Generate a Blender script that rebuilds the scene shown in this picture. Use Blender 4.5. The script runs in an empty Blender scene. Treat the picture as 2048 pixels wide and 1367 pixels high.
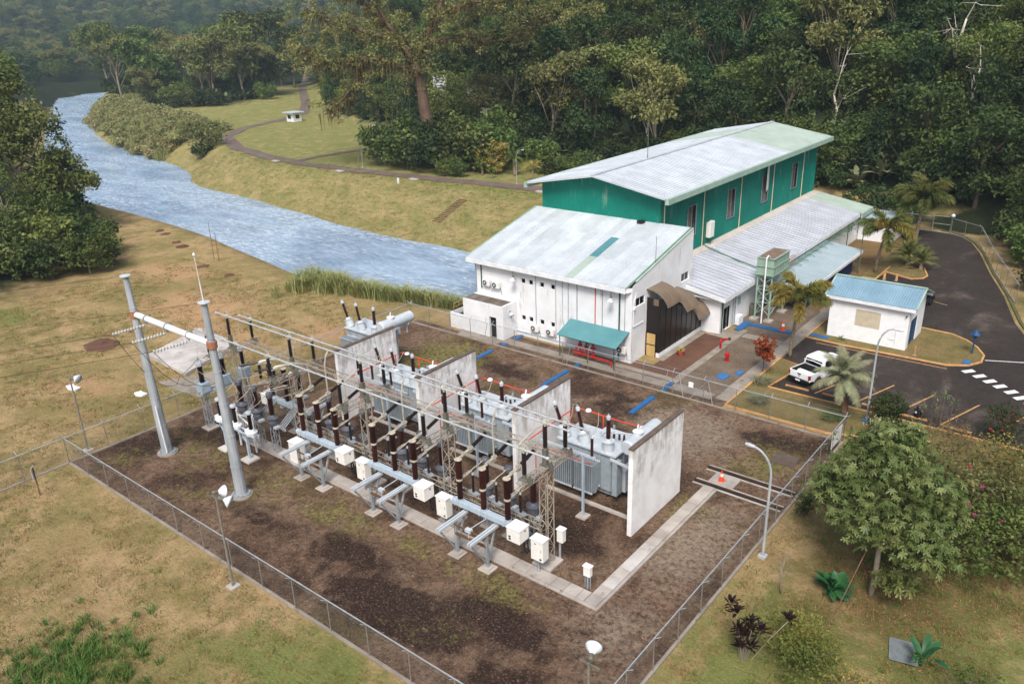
import bpy, bmesh, math, random
import numpy as np
from mathutils import Vector, Matrix
random.seed(7); RNG = np.random.default_rng(7)
R_ = math.radians
scn = bpy.context.scene
COL = scn.collection

# ------------------------------------------------------------------ camera, sky, sun, exposure
cam_d = bpy.data.cameras.new('camera'); cam = bpy.data.objects.new('camera', cam_d); COL.objects.link(cam)
cam_d.sensor_width = 36.0; cam_d.lens = 28.554; cam_d.clip_start = 0.5; cam_d.clip_end = 12000
_yaw, _pit, _rol = R_(-39.21796), R_(22.05851), R_(1.87003)
_right = Vector((math.cos(_yaw), -math.sin(_yaw), 0)); _fh = Vector((math.sin(_yaw), math.cos(_yaw), 0)); _up = Vector((0, 0, 1))
_fwd = _fh*math.cos(_pit) - _up*math.sin(_pit); _dn = -(_up*math.cos(_pit) + _fh*math.sin(_pit))
_r2 = _right*math.cos(_rol) + _dn*math.sin(_rol); _d2 = -_right*math.sin(_rol) + _dn*math.cos(_rol)
_M = Matrix((( _r2.x, -_d2.x, -_fwd.x, 0), (_r2.y, -_d2.y, -_fwd.y, 0), (_r2.z, -_d2.z, -_fwd.z, 29.0), (0, 0, 0, 1)))
cam.matrix_world = _M
scn.camera = cam
SUN_EL, SUN_AZ = 52.0, 150.0     # azimuth of the sun, degrees from +Y towards +X
w = bpy.data.worlds.new('World'); scn.world = w; w.use_nodes = True
nt = w.node_tree; nt.nodes.clear()
o_ = nt.nodes.new('ShaderNodeOutputWorld'); bg = nt.nodes.new('ShaderNodeBackground'); sk = nt.nodes.new('ShaderNodeTexSky')
sk.sky_type = 'NISHITA'; sk.sun_disc = False; sk.sun_elevation = R_(SUN_EL); sk.sun_rotation = R_(SUN_AZ)
sk.air_density = 1.0; sk.dust_density = 4.5; sk.ozone_density = 1.0
bg.inputs[1].default_value = 0.112
nt.links.new(sk.outputs[0], bg.inputs[0]); nt.links.new(bg.outputs[0], o_.inputs[0])
sd = bpy.data.lights.new('sun', 'SUN'); sun = bpy.data.objects.new('sun', sd); COL.objects.link(sun)
sd.energy = 2.4; sd.angle = R_(20); sd.color = (1.0, 0.98, 0.955)
_sv = Vector((math.sin(R_(SUN_AZ))*math.cos(R_(SUN_EL)), math.cos(R_(SUN_AZ))*math.cos(R_(SUN_EL)), math.sin(R_(SUN_EL))))
sun.rotation_euler = _sv.to_track_quat('Z', 'Y').to_euler()
vs = scn.view_settings; vs.view_transform = 'Standard'; vs.look = 'None'; vs.gamma = 1; vs.use_curve_mapping = False
vs.exposure = 0.56
scn.cycles.max_bounces = 5; scn.cycles.transparent_max_bounces = 12; scn.cycles.volume_bounces = 1
scn.cycles.diffuse_bounces = 2; scn.cycles.glossy_bounces = 2

# ------------------------------------------------------------------ helpers
def S(r, g, b):
    f = lambda c: (c/255/12.92) if c/255 <= 0.04045 else ((c/255+0.055)/1.055)**2.4
    return (f(r), f(g), f(b), 1.0)
class MB:
    "collects shapes; build() links them as one mesh object"
    def __init__(s): s.v = []; s.f = []
    def quad(s, *p):
        n = len(s.v); s.v += [tuple(q) for q in p]; s.f.append(tuple(range(n, n+len(p)))); return s
    def box(s, x0, x1, y0, y1, z0, z1):
        n = len(s.v)
        s.v += [(x0,y0,z0),(x1,y0,z0),(x1,y1,z0),(x0,y1,z0),(x0,y0,z1),(x1,y0,z1),(x1,y1,z1),(x0,y1,z1)]
        s.f += [tuple(n+i for i in q) for q in ((0,3,2,1),(4,5,6,7),(0,1,5,4),(1,2,6,5),(2,3,7,6),(3,0,4,7))]; return s
    def cbox(s, c, d): return s.box(c[0]-d[0]/2, c[0]+d[0]/2, c[1]-d[1]/2, c[1]+d[1]/2, c[2]-d[2]/2, c[2]+d[2]/2)
    def bar(s, a, b, w, h=None, up=(0,0,1)):
        "rectangular bar from a to b"
        h = h or w; a = Vector(a); b = Vector(b); d = (b-a).normalized(); u = Vector(up)
        if abs(d.dot(u)) > 0.98: u = Vector((0,1,0))
        r = d.cross(u).normalized(); u = r.cross(d).normalized(); n = len(s.v)
        for p in (a, b):
            for i, j in ((-1,-1),(1,-1),(1,1),(-1,1)): s.v.append(tuple(p + r*(i*w/2) + u*(j*h/2)))
        s.f += [tuple(n+i for i in q) for q in ((0,1,2,3),(7,6,5,4),(0,4,5,1),(1,5,6,2),(2,6,7,3),(3,7,4,0))]; return s
    def cyl(s, a, b, r0, r1=None, n=10, caps=True):
        return s.lathe(a, b, [(0, r0), (1, r0 if r1 is None else r1)], n, caps)
    def lathe(s, a, b, prof, n=10, caps=True):
        a = Vector(a); b = Vector(b); d = b-a; L = d.length; dn = d/L
        u = Vector((1,0,0)) if abs(dn.x) < 0.9 else Vector((0,1,0))
        r = dn.cross(u).normalized(); u = r.cross(dn)
        k = len(s.v)
        for t, rad in prof:
            c = a + d*t
            for i in range(n):
                q = 2*math.pi*i/n; s.v.append(tuple(c + r*(rad*math.cos(q)) + u*(rad*math.sin(q))))
        for j in range(len(prof)-1):
            for i in range(n):
                i2 = (i+1) % n; s.f.append((k+j*n+i, k+j*n+i2, k+(j+1)*n+i2, k+(j+1)*n+i))
        if caps:
            s.f.append(tuple(k+i for i in reversed(range(n)))); s.f.append(tuple(k+(len(prof)-1)*n+i for i in range(n)))
        return s
    def tube(s, pts, r, n=6, r1=None):
        pts = [Vector(p) for p in pts]; k = len(s.v); m = len(pts)
        for j, p in enumerate(pts):
            d = (pts[min(j+1, m-1)] - pts[max(j-1, 0)]).normalized()
            u = Vector((0,0,1)) if abs(d.z) < 0.9 else Vector((1,0,0))
            a = d.cross(u).normalized(); b = a.cross(d)
            rr = r if r1 is None else r + (r1-r)*j/(m-1)
            for i in range(n):
                q = 2*math.pi*i/n; s.v.append(tuple(p + a*(rr*math.cos(q)) + b*(rr*math.sin(q))))
        for j in range(m-1):
            for i in range(n):
                i2 = (i+1) % n; s.f.append((k+j*n+i, k+j*n+i2, k+(j+1)*n+i2, k+(j+1)*n+i))
        s.f.append(tuple(k+i for i in reversed(range(n)))); s.f.append(tuple(k+(m-1)*n+i for i in range(n))); return s
    def prism(s, poly, z0, z1):
        n = len(s.v); m = len(poly)
        s.v += [(p[0], p[1], z0) for p in poly] + [(p[0], p[1], z1) for p in poly]
        s.f.append(tuple(n+i for i in reversed(range(m)))); s.f.append(tuple(n+m+i for i in range(m)))
        for i in range(m): j = (i+1) % m; s.f.append((n+i, n+j, n+m+j, n+m+i))
        return s
    def mesh(s, name, mat, smooth=False):
        me = bpy.data.meshes.new(name); me.from_pydata(s.v, [], s.f); me.update()
        if mat is not None: me.materials.append(mat)
        if smooth: me.polygons.foreach_set('use_smooth', [True]*len(me.polygons))
        return me
    def build(s, name, mat, parent=None, smooth=False, bevel=0):
        return link(name, s.mesh(name, mat, smooth), parent, bevel=bevel)
ABS = {}
def link(name, me, parent=None, loc=None, rot=None, bevel=0, scale=None):
    o = bpy.data.objects.new(name, me); COL.objects.link(o)
    if parent is not None:
        o.parent = parent
        if parent.name in ABS: o.location = -ABS[parent.name]      # shapes given in world coordinates
    if loc is not None: o.location = loc
    if rot is not None: o.rotation_euler = rot
    if scale is not None: o.scale = scale
    if bevel:
        m = o.modifiers.new('bevel', 'BEVEL'); m.width = bevel; m.segments = 2; m.limit_method = 'ANGLE'
    return o
def tag(o, label=None, cat=None, group=None, kind=None):
    if label: o['label'] = label
    if cat: o['category'] = cat
    if group: o['group'] = group
    if kind: o['kind'] = kind
    return o
def thing(name, label, cat, loc=(0,0,0), rotz=0.0, group=None):
    o = bpy.data.objects.new(name, None); COL.objects.link(o); o.empty_display_size = 0.3
    o.location = loc; o.rotation_euler = (0, 0, rotz)
    return tag(o, label, cat, group)
def athing(name, label, cat, loc, group=None):
    "a thing whose parts are given in world coordinates"
    o = thing(name, label, cat, loc, 0, group); ABS[o.name] = Vector(loc); return o
def copy_tree(o, parent=None, loc=None, rotz=None, label=None):
    c = o.copy(); COL.objects.link(c)
    if parent is not None: c.parent = parent
    if loc is not None: c.location = loc
    if rotz is not None: c.rotation_euler = (c.rotation_euler[0], c.rotation_euler[1], rotz)
    if label: c['label'] = label
    for ch in list(o.children):
        if ch.name != c.name: copy_tree(ch, c)
    return c

# ------------------------------------------------------------------ materials
MATS = {}
class NT:
    def __init__(s, m): s.t = m.node_tree; s.n = s.t.nodes; s.l = s.t.links
    def new(s, typ, **kw):
        n = s.n.new(typ)
        for k, v in kw.items(): setattr(n, k, v)
        return n
    def link(s, a, b): s.l.new(a, b)
    def noise(s, vec, scale, detail=4, rough=0.55, dist=0.0):
        n = s.new('ShaderNodeTexNoise'); n.inputs['Scale'].default_value = scale; n.inputs['Detail'].default_value = detail
        n.inputs['Roughness'].default_value = rough; n.inputs['Distortion'].default_value = dist
        if vec is not None: s.link(vec, n.inputs['Vector'])
        return n.outputs['Fac']
    def ramp(s, fac, stops):
        n = s.new('ShaderNodeValToRGB'); e = n.color_ramp.elements
        while len(e) < len(stops): e.new(0.5)
        for i, (p, c) in enumerate(stops):
            e[i].position = p; e[i].color = c if not isinstance(c, (int, float)) else (c, c, c, 1)
        s.link(fac, n.inputs['Fac']); return n.outputs['Color']
    def mix(s, fac, a, b, mode='MIX'):
        n = s.new('ShaderNodeMix', data_type='RGBA', blend_type=mode)
        for sock, v in ((n.inputs[0], fac), (n.inputs[6], a), (n.inputs[7], b)):
            if isinstance(v, (int, float)): sock.default_value = v
            elif isinstance(v, tuple): sock.default_value = v
            else: s.link(v, sock)
        return n.outputs[2]
    def math(s, op, a, b=0.0, clamp=False):
        n = s.new('ShaderNodeMath', operation=op); n.use_clamp = clamp
        for sock, v in ((n.inputs[0], a), (n.inputs[1], b)):
            if isinstance(v, (int, float)): sock.default_value = v
            else: s.link(v, sock)
        return n.outputs[0]
    def mapping(s, vec, scale=(1,1,1), rot=(0,0,0)):
        n = s.new('ShaderNodeMapping'); n.inputs['Scale'].default_value = scale; n.inputs['Rotation'].default_value = rot
        s.link(vec, n.inputs['Vector']); return n.outputs[0]
    def bump(s, h, strength=0.3, dist=0.05):
        n = s.new('ShaderNodeBump'); n.inputs['Strength'].default_value = strength; n.inputs['Distance'].default_value = dist
        s.link(h, n.inputs['Height']); return n.outputs[0]
    def attr(s, name): n = s.new('ShaderNodeAttribute'); n.attribute_name = name; return n.outputs['Fac']
def newmat(name):
    m = bpy.data.materials.new(name); m.use_nodes = True; m.node_tree.nodes.clear(); k = NT(m)
    out = k.new('ShaderNodeOutputMaterial'); b = k.new('ShaderNodeBsdfPrincipled'); k.link(b.outputs[0], out.inputs[0])
    k.b = b; k.out = out; MATS[name] = m
    k.pos = k.new('ShaderNodeNewGeometry').outputs['Position']; k.obj = k.new('ShaderNodeTexCoord').outputs['Object']
    b.inputs['Specular IOR Level'].default_value = 0.3
    return m, k
def simple(name, c1, c2=None, scale=3.0, rough=0.6, metal=0.0, stretch=(1,1,1), bump=0.0, var=0.0, spots=None, lo=0.35, hi=0.65, spec=0.3):
    "two-tone noise paint; var = per-object brightness jitter; spots = (colour, amount, scale) of wear"
    m, k = newmat(name); b = k.b
    v = k.mapping(k.pos, stretch); n = k.noise(v, scale, 5)
    col = k.ramp(n, [(lo, c1), (hi, c2 or c1)])
    if spots:
        sn = k.noise(k.mapping(k.pos, spots[3] if len(spots) > 3 else (1,1,1)), spots[2], 6, 0.65)
        col = k.mix(k.ramp(sn, [(0.62-spots[1], 0.0), (0.74-spots[1], 1.0)]), col, spots[0])
    if var:
        oi = k.new('ShaderNodeObjectInfo'); hs = k.new('ShaderNodeHueSaturation')
        k.link(k.math('ADD', k.math('MULTIPLY', oi.outputs['Random'], 2*var), 1-var), hs.inputs['Value']); k.link(col, hs.inputs['Color']); col = hs.outputs[0]
    k.link(col, b.inputs['Base Color']); b.inputs['Roughness'].default_value = rough; b.inputs['Metallic'].default_value = metal
    b.inputs['Specular IOR Level'].default_value = spec
    if bump: k.link(k.bump(k.noise(v, scale*6, 4), bump, 0.03), b.inputs['Normal'])
    return m

simple('white_wall', S(228,230,232), S(216,217,218), 0.7, 0.7, bump=0.05, spots=(S(176,170,162), 0.02, 1.6, (1,1,0.14)))
simple('white_plain', S(234,235,235), S(225,226,227), 2.0, 0.55)
simple('white_fascia', S(226,230,233), S(208,211,213), 1.2, 0.6, spots=(S(165,165,160), 0.0, 2.5, (1,1,0.4)))
simple('cream_box', S(232,230,224), S(222,220,213), 4.0, 0.5)
simple('grey_paint', S(150,160,166), S(138,148,154), 2.0, 0.5, spots=(S(110,112,110), -0.08, 4))
simple('lightgrey_paint', S(188,195,200), S(174,182,188), 1.5, 0.5, spots=(S(140,142,140), -0.07, 4))
simple('beam_blue', S(170,184,194), S(156,171,182), 2.0, 0.5)
simple('galv', S(158,164,168), S(132,138,142), 3.0, 0.5, metal=0.1, var=0.08)
simple('galv_pole', S(168,172,176), S(140,146,150), 2.2, 0.6, metal=0.0, stretch=(1,1,0.25), spots=(S(95,98,100), -0.02, 5, (1,1,0.3)))
simple('lattice_steel', S(176,164,146), S(146,138,126), 4.0, 0.7, metal=0.15)
simple('busbar_alu', S(184,188,190), S(164,168,170), 2.0, 0.45, metal=0.15)
simple('dropper', S(176,172,158), S(156,152,140), 3.0, 0.6)
simple('porcelain', S(64,34,28), S(46,24,20), 3.0, 0.28, spec=0.5, var=0.25)
simple('porcelain_dark', S(44,32,27), S(32,24,22), 3.0, 0.3, spec=0.5, var=0.2)
simple('grey_cap', S(96,98,106), S(80,82,90), 3.0, 0.5)
simple('black', S(16,15,14), S(22,20,19), 3.0, 0.6)
simple('rubber', S(22,22,22), S(30,30,30), 3.0, 0.8)
simple('cable', S(60,54,48), None, 3.0, 0.6)
simple('fire_red', S(196,44,28), S(176,36,24), 2.0, 0.5)
simple('pipe_orange', S(206,78,48), S(188,66,42), 2.0, 0.55)
simple('hydrant_red', S(178,22,24), S(150,18,20), 2.0, 0.45)
simple('cover_blue', S(36,98,152), S(42,90,138), 1.5, 0.6, spots=(S(60,90,120), -0.05, 3))
simple('kerb_yellow', S(206,160,104), S(184,134,84), 1.6, 0.7, spots=(S(150,112,74), 0.04, 3.5))
simple('paint_yellow', S(196,152,96), S(174,128,80), 2.0, 0.75, spots=(S(104,82,62), 0.09, 5))
simple('paint_white', S(226,226,222), S(206,206,202), 3.0, 0.75, spots=(S(140,132,126), 0.02, 7))
simple('concrete', S(172,164,156), S(150,142,134), 0.9, 0.85, bump=0.15, var=0.12, spots=(S(108,98,88), 0.02, 2.2))
simple('concrete_path', S(150,141,130), S(128,119,108), 0.8, 0.88, bump=0.15, spots=(S(98,88,76), 0.03, 1.4))
simple('concrete_white', S(192,187,181), S(160,154,148), 0.5, 0.8, spots=(S(118,110,102), 0.05, 0.9))
simple('slab_brown', S(96,84,74), S(80,70,62), 1.2, 0.85, bump=0.1)
simple('green_cladding', S(8,120,104), S(2,106,92), 0.35, 0.55, spots=(S(104,142,126), 0.02, 1.0, (1,1,0.22)))
simple('green_trim', S(158,182,166), S(142,166,152), 1.0, 0.6, spots=(S(110,120,112), -0.03, 2))
simple('tank_green', S(146,170,152), S(132,156,140), 1.0, 0.6, spots=(S(120,128,112), -0.05, 2.5))
simple('tank_top', S(126,104,88), S(108,92,78), 1.8, 0.9, spots=(S(170,160,150), 0.02, 2))
simple('pipe_cream', S(206,196,168), S(188,178,150), 2.0, 0.6)
simple('green_pipe', S(70,120,88), S(54,104,74), 2.0, 0.6)
simple('dark_green', S(40,84,60), S(34,74,54), 2.0, 0.6)
simple('glass_dark', S(14,14,15), S(20,20,21), 1.0, 0.12, spec=0.5)
simple('glass_bay', S(34,26,21), S(20,16,14), 0.6, 0.3, spec=0.4)
simple('door_wood', S(190,160,104), S(176,146,92), 1.5, 0.6, stretch=(1,1,0.15))
simple('door_blue', S(24,62,98), S(30,70,106), 1.5, 0.5)
simple('navy_wall', S(16,48,104), S(14,40,90), 1.0, 0.6)
simple('louver', S(196,184,160), S(182,170,146), 2.0, 0.6)
simple('poly_brown', S(122,104,86), S(106,91,76), 0.8, 0.4)
simple('moss_roof', S(120,110,100), S(82,72,62), 0.9, 0.9, spots=(S(176,172,166), 0.02, 1.2))
simple('grate', S(112,120,122), S(128,136,138), 3.0, 0.6, metal=0.1)
simple('rail_steel', S(52,40,33), S(66,50,40), 2.0, 0.8)
simple('flood_glass', S(214,220,226), S(196,204,212), 2.0, 0.25, spec=0.5)
simple('lamp_body', S(192,196,198), S(176,180,182), 2.0, 0.5)
simple('wood', S(112,84,62), S(90,66,48), 1.5, 0.8)
simple('terracotta', S(176,86,56), S(158,74,48), 3.0, 0.8)
simple('skin', S(176,120,92), S(164,110,84), 3.0, 0.6)
simple('sign_white', S(226,222,214), S(206,198,186), 2.5, 0.6, spots=(S(150,110,80), -0.02, 4))
simple('sign_red', S(176,50,36), None, 2.0, 0.6)
simple('insul_grey', S(186,186,180), S(168,168,162), 3.0, 0.4)
simple('bracket', S(118,116,104), S(98,97,88), 3.0, 0.6, metal=0.2)
simple('copper', S(166,112,84), S(140,94,72), 3.0, 0.6)

def roof_mat(name, c1, c2, rough=0.55, var=0.06, stain=None, metal=0.0, rib=None):
    m, k = newmat(name)
    v = k.mapping(k.pos, (1,1,1)); n = k.noise(v, 0.5, 6, 0.6)
    col = k.ramp(n, [(0.35, c1), (0.65, c2)])
    if stain: col = k.mix(k.ramp(k.noise(k.pos, 1.6, 7, 0.7), [(0.54, 0.0), (0.75, 0.5)]), col, stain)
    oi = k.new('ShaderNodeObjectInfo'); hs = k.new('ShaderNodeHueSaturation')
    k.link(k.math('ADD', k.math('MULTIPLY', oi.outputs['Random'], 2*var), 1-var), hs.inputs['Value']); k.link(col, hs.inputs['Color'])
    k.link(hs.outputs[0], k.b.inputs['Base Color']); k.b.inputs['Roughness'].default_value = rough; k.b.inputs['Metallic'].default_value = metal
    return m
roof_mat('roof_light', S(184,190,196), S(166,173,179), 0.5, 0.06, S(150,154,152))
roof_mat('roof_sheet', S(188,194,198), S(172,180,184), 0.55, 0.09, S(156,154,148))
roof_mat('roof_greenish', S(160,174,164), S(148,162,152), 0.55, 0.03, S(150,164,154))
roof_mat('roof_annex', S(176,180,188), S(158,162,170), 0.55, 0.05, S(150,146,142))
roof_mat('roof_canopy', S(158,172,178), S(144,160,166), 0.55, 0.03, S(150,158,158))
roof_mat('roof_blue', S(126,154,170), S(112,142,158), 0.5, 0.03, S(90,120,134))
roof_mat('roof_teal', S(88,138,142), S(76,126,132), 0.5, 0.03, S(96,150,150))
roof_mat('roof_flash', S(196,188,180), S(176,168,158), 0.7, 0.02, S(150,130,104))
# ------------------------------------------------------------------ terrain
WATER_Z = -5.5
WATER = [(-51.5,88),(-81,89),(-95,88.5),(-108.6,89.6),(-125.6,92.2),(-147,96),(-172,98),(-180,100.5),(-184,104),(-196,109.2),(-246.4,121),(-260.8,122.2),(-297.5,135.5),(-391.7,180.5),(-428,204),(-440,222),(-438,250),(-436,275),
         (-462,276),(-470,240),(-474,218),(-462,197),(-376,155),(-255,102),(-205,83),(-170,75.5),(-160,76.5),(-144,74),(-127,72),(-112,70.5),(-99,68.5),(-86,66.5),(-72,66.5),(-62,67.5),(-51.5,68)]
BASIN = [(-51.5,106),(-86,109),(-100,108),(-118,107),(-131,106),(-147,105.5),(-166,108.5),(-180,113),(-200,121),(-250,129),(-300,144),(-395,190),(-422,210),(-430,225),(-428,250),(-426,285),
         (-474,286),(-482,240),(-486,214),(-460,187),(-375,146),(-255,93),(-205,74),(-166,65.5),(-143.5,64.5),(-126,64),(-110.5,63),(-97,60.5),(-84,58),(-75,56.8),(-68.5,56.2),(-60,58.5),(-51.5,59.5)]
VALLEY = [(300,-400),(90,0),(40,60),(4,84),(-3,95),(-7,105),(-11,115),(-19,124),(-33,128),(-60,131),(-90,131),(-108,131),(-128,142),(-172,157),(-195,166),(-218,175),(-252,204),(-312,247),(-430,350),(-560,430),(-700,470),
          (-760,380),(-700,250),(-640,100),(-620,-100),(-500,-350),(-200,-600)]
def pdist(px, py, poly):
    "distance to polygon outline and inside mask"
    P = np.array(poly, float); d = np.full(px.shape, 1e18); ins = np.zeros(px.shape, bool)
    for i in range(len(P)):
        a = P[i]; b = P[(i+1) % len(P)]; e = b-a; L = (e**2).sum()
        t = np.clip(((px-a[0])*e[0] + (py-a[1])*e[1])/L, 0, 1)
        d = np.minimum(d, (px-a[0]-t*e[0])**2 + (py-a[1]-t*e[1])**2)
        c = ((a[1] > py) != (b[1] > py))
        with np.errstate(divide='ignore', invalid='ignore'):
            xi = (b[0]-a[0])*(py-a[1])/(b[1]-a[1]+1e-12) + a[0]
        ins ^= c & (px < xi)
    return np.sqrt(d), ins
def sstep(a, b, x): t = np.clip((x-a)/(b-a), 0, 1); return t*t*(3-2*t)
def vnoise(x, y, s, seed):
    "smooth value noise"
    x = x/s; y = y/s; xi = np.floor(x).astype(int); yi = np.floor(y).astype(int); fx = x-xi; fy = y-yi
    def h(i, j):
        n = (i*374761393 + j*668265263 + seed*982451653) & 0x7fffffff; n = ((n ^ (n >> 13))*1274126177) & 0x7fffffff
        return ((n ^ (n >> 16)) & 0xffff)/65535.0
    fx = fx*fx*(3-2*fx); fy = fy*fy*(3-2*fy)
    return (h(xi,yi)*(1-fx)+h(xi+1,yi)*fx)*(1-fy) + (h(xi,yi+1)*(1-fx)+h(xi+1,yi+1)*fx)*fy
def terrain(x, y):
    x = np.asarray(x, float); y = np.asarray(y, float)
    dw, iw = pdist(x, y, WATER); db, ib = pdist(x, y, BASIN); dv, iv = pdist(x, y, VALLEY)
    t = np.where(iw, 0, np.where(ib, dw/(dw+db+1e-6), 1.0))
    z = WATER_Z - 0.7 + (-WATER_Z + 0.7)*(0.75*t + 0.25*sstep(0, 1, t))
    z = np.where(iw, WATER_Z - 0.7 - np.minimum(1.5, dw*0.3), z)
    dh = np.where(iv, 0, dv)
    east = sstep(-620, -260, x)*sstep(-40, 60, y)         # the steep wooded hillside
    sl = 0.22 + 0.46*east
    hh = dh*sl; H = 130.0
    hh = H*(1-np.exp(-hh/H)) + sstep(20, 200, dh)*(vnoise(x, y, 160, 3)-0.5)*36 + sstep(6, 60, dh)*(vnoise(x, y, 40, 5)-0.5)*10
    far = sstep(60, 220, np.hypot(x+40, y-45))*np.where(ib, 0, 1)
    rough = (vnoise(x, y, 9, 1)-0.5)*0.30*sstep(4, 14, np.maximum(-57-x, np.maximum(x+9, 18-y)))*np.where(iw, 0, 1)
    return z + hh + rough + far*(vnoise(x, y, 60, 9)-0.5)*1.2*sstep(8, 40, np.minimum(db, 60))
def tz(x, y): return float(terrain(np.array([x]), np.array([y]))[0])
def lines(segs):
    out = []
    for a, b, st in segs: out += list(np.arange(a, b, st))
    return np.array(sorted(set(np.round(out, 3))))
gx = lines([(-2600,-700,60),(-700,-320,12),(-320,-80,3),(-80,10,1.6),(10,110,6),(110,900,60)])
gy = lines([(-900,-60,60),(-60,0,6),(0,70,1.6),(70,200,3),(200,460,9),(460,800,30),(800,2400,70)])
GX, GY = np.meshgrid(gx, gy); GZ = terrain(GX, GY)
nx, ny = len(gx), len(gy)
me = bpy.data.meshes.new('ground')
vv = np.stack([GX, GY, GZ], -1).reshape(-1, 3)
ii = np.arange(nx*ny).reshape(ny, nx); fq = np.stack([ii[:-1,:-1], ii[:-1,1:], ii[1:,1:], ii[1:,:-1]], -1).reshape(-1, 4)
me.from_pydata(vv.tolist(), [], fq.tolist()); me.update()
me.polygons.foreach_set('use_smooth', [True]*len(me.polygons))
def add_attr(me, name, arr):
    a = me.attributes.new(name, 'FLOAT', 'POINT'); a.data.foreach_set('value', np.asarray(arr, np.float32).ravel())
def blobs(x, y, lst):
    m = np.zeros(x.shape)
    for bx, by, rx, ry, a in lst: m = np.maximum(m, a*np.exp(-(((x-bx)/rx)**2 + ((y-by)/ry)**2)))
    return m
fx, fy = GX.ravel(), GY.ravel()
dv, iv = pdist(fx, fy, VALLEY); db, ib = pdist(fx, fy, BASIN); dw, iw = pdist(fx, fy, WATER)
forest = np.maximum(np.where(iv, 0, sstep(0, 5, dv)), blobs(fx, fy, [(-150,35,40,16,1.6),(-230,50,70,26,1.6),(-330,180,45,22,1.6),(-420,260,80,60,1.6),(-500,150,100,60,1.6)]))
forest = np.maximum(forest, sstep(-420, -520, fx))
forest = np.maximum(forest, blobs(fx, fy, [(1,90,5.5,12,1.3),(-4,104,5,8,1.3),(-9,114,5,6,1.2),(-18,123,8,3.5,1.2),(-32,125,8,4,1.2),(4,78,5,6,1.0)]))  # road verge: its shade painted in with the dark forest-floor colour
green = blobs(fx, fy, [(-27,16,5,3,1.0),(-26,13.5,6,2.5,.7),(-33,13,5,3,.5),(-10,30,5,9,.85),(-5,42,8,8,.6),(-3,36,7,10,.75),(-90,23,6,4,.75),(-95,30,7,3,.6),(-60,70,20,10,.6),(-6,31,6,6,.6)])
green = np.maximum(green, 0.55*sstep(-66, -80, fx)*sstep(70, 90, fy))
bare = blobs(fx, fy, [(-70,40,9,4,.8),(-80,44,10,5,.9),(-95,50,9,4,.8),(-62,47,5,3,.8),(-30,14,3,2,.5),(-36,12.5,6,2.5,.55),(-45,15,8,3,.4),(-13.2,33,1.0,12,.6),(-70,26,10,4,.55),(-100,37,10,5,.5)])
shade = blobs(fx, fy, [(-7,39,6,6,1.0),(-4,45,7,8,.9),(-9,36,4,4,.7),(-5,34,6,4,.5)])  # brown leaf-litter tone that also paints garden shade into the lawn
add_attr(me, 'forest', np.clip(forest, 0, 1)); add_attr(me, 'green', green); add_attr(me, 'bare', bare); add_attr(me, 'litter_shade', shade)
add_attr(me, 'bank', np.where(ib, 1.0, 0.0)*np.where(fy > 80, 1, 0.5))

m, k = newmat('lawn')
p = k.pos
n1 = k.noise(k.mapping(p, (1,1,0.2)), 0.085, 7, 0.66, 0.4); n2 = k.noise(p, 0.45, 7, 0.7); n3 = k.noise(k.mapping(p, (1.0,2.0,1), (0,0,0.6)), 2.6, 6, 0.8); n4 = k.noise(p, 7.0, 5, 0.8); n5 = k.noise(k.mapping(p, (2.6,1.0,1), (0,0,-.35)), 1.1, 6, .75)
col = k.ramp(n1, [(0.38, S(132,122,76)), (0.46, S(158,138,94)), (0.54, S(180,152,112)), (0.64, S(146,134,84))])
col = k.mix(k.ramp(n2, [(0.44, 0.0), (0.60, 0.65)]), col, S(122,110,68))
g = k.math('ADD', k.attr('green'), k.math('MULTIPLY', k.math('SUBTRACT', n2, 0.5), 1.6))
col = k.mix(k.ramp(g, [(0.22, 0.0), (0.62, 0.85)]), col, S(112,124,64))
bb = k.math('ADD', k.attr('bare'), k.math('MULTIPLY', k.math('SUBTRACT', n2, 0.5), 1.6))
col = k.mix(k.ramp(bb, [(0.3, 0.0), (0.75, 0.8)]), col, S(190,150,114))
col = k.mix(k.math('MULTIPLY', k.attr('bank'), 0.6), col, k.ramp(k.noise(k.mapping(p, (1,1,3)), 0.25, 7, 0.7), [(0.38, S(112,112,66)), (0.5, S(146,132,88)), (0.62, S(168,148,108))]))
lt = k.math('ADD', k.attr('litter_shade'), k.math('MULTIPLY', k.math('SUBTRACT', n2, 0.5), 1.0))
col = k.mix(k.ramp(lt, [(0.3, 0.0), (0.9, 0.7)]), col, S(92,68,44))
col = k.mix(k.ramp(n5, [(0.36, 0.4), (0.50, 0.0)]), col, S(112,102,62))
col = k.mix(k.ramp(n3, [(0.38, 0.45), (0.50, 0.0)]), col, S(100,90,54))
col = k.mix(k.ramp(n4, [(0.53, 0.0), (0.68, 0.4)]), col, S(204,182,138))
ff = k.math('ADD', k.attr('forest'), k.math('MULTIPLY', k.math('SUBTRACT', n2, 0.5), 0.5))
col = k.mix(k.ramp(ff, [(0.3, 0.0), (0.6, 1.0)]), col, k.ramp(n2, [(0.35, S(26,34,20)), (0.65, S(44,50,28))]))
k.link(col, k.b.inputs['Base Color']); k.b.inputs['Roughness'].default_value = 0.95; k.b.inputs['Specular IOR Level'].default_value = 0.1
hgt = k.math('ADD', n3, k.math('MULTIPLY', n4, 0.6)); k.link(k.bump(hgt, 0.8, 0.22), k.b.inputs['Normal'])
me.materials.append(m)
ground = link('ground', me); tag(ground, kind='structure')

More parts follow.
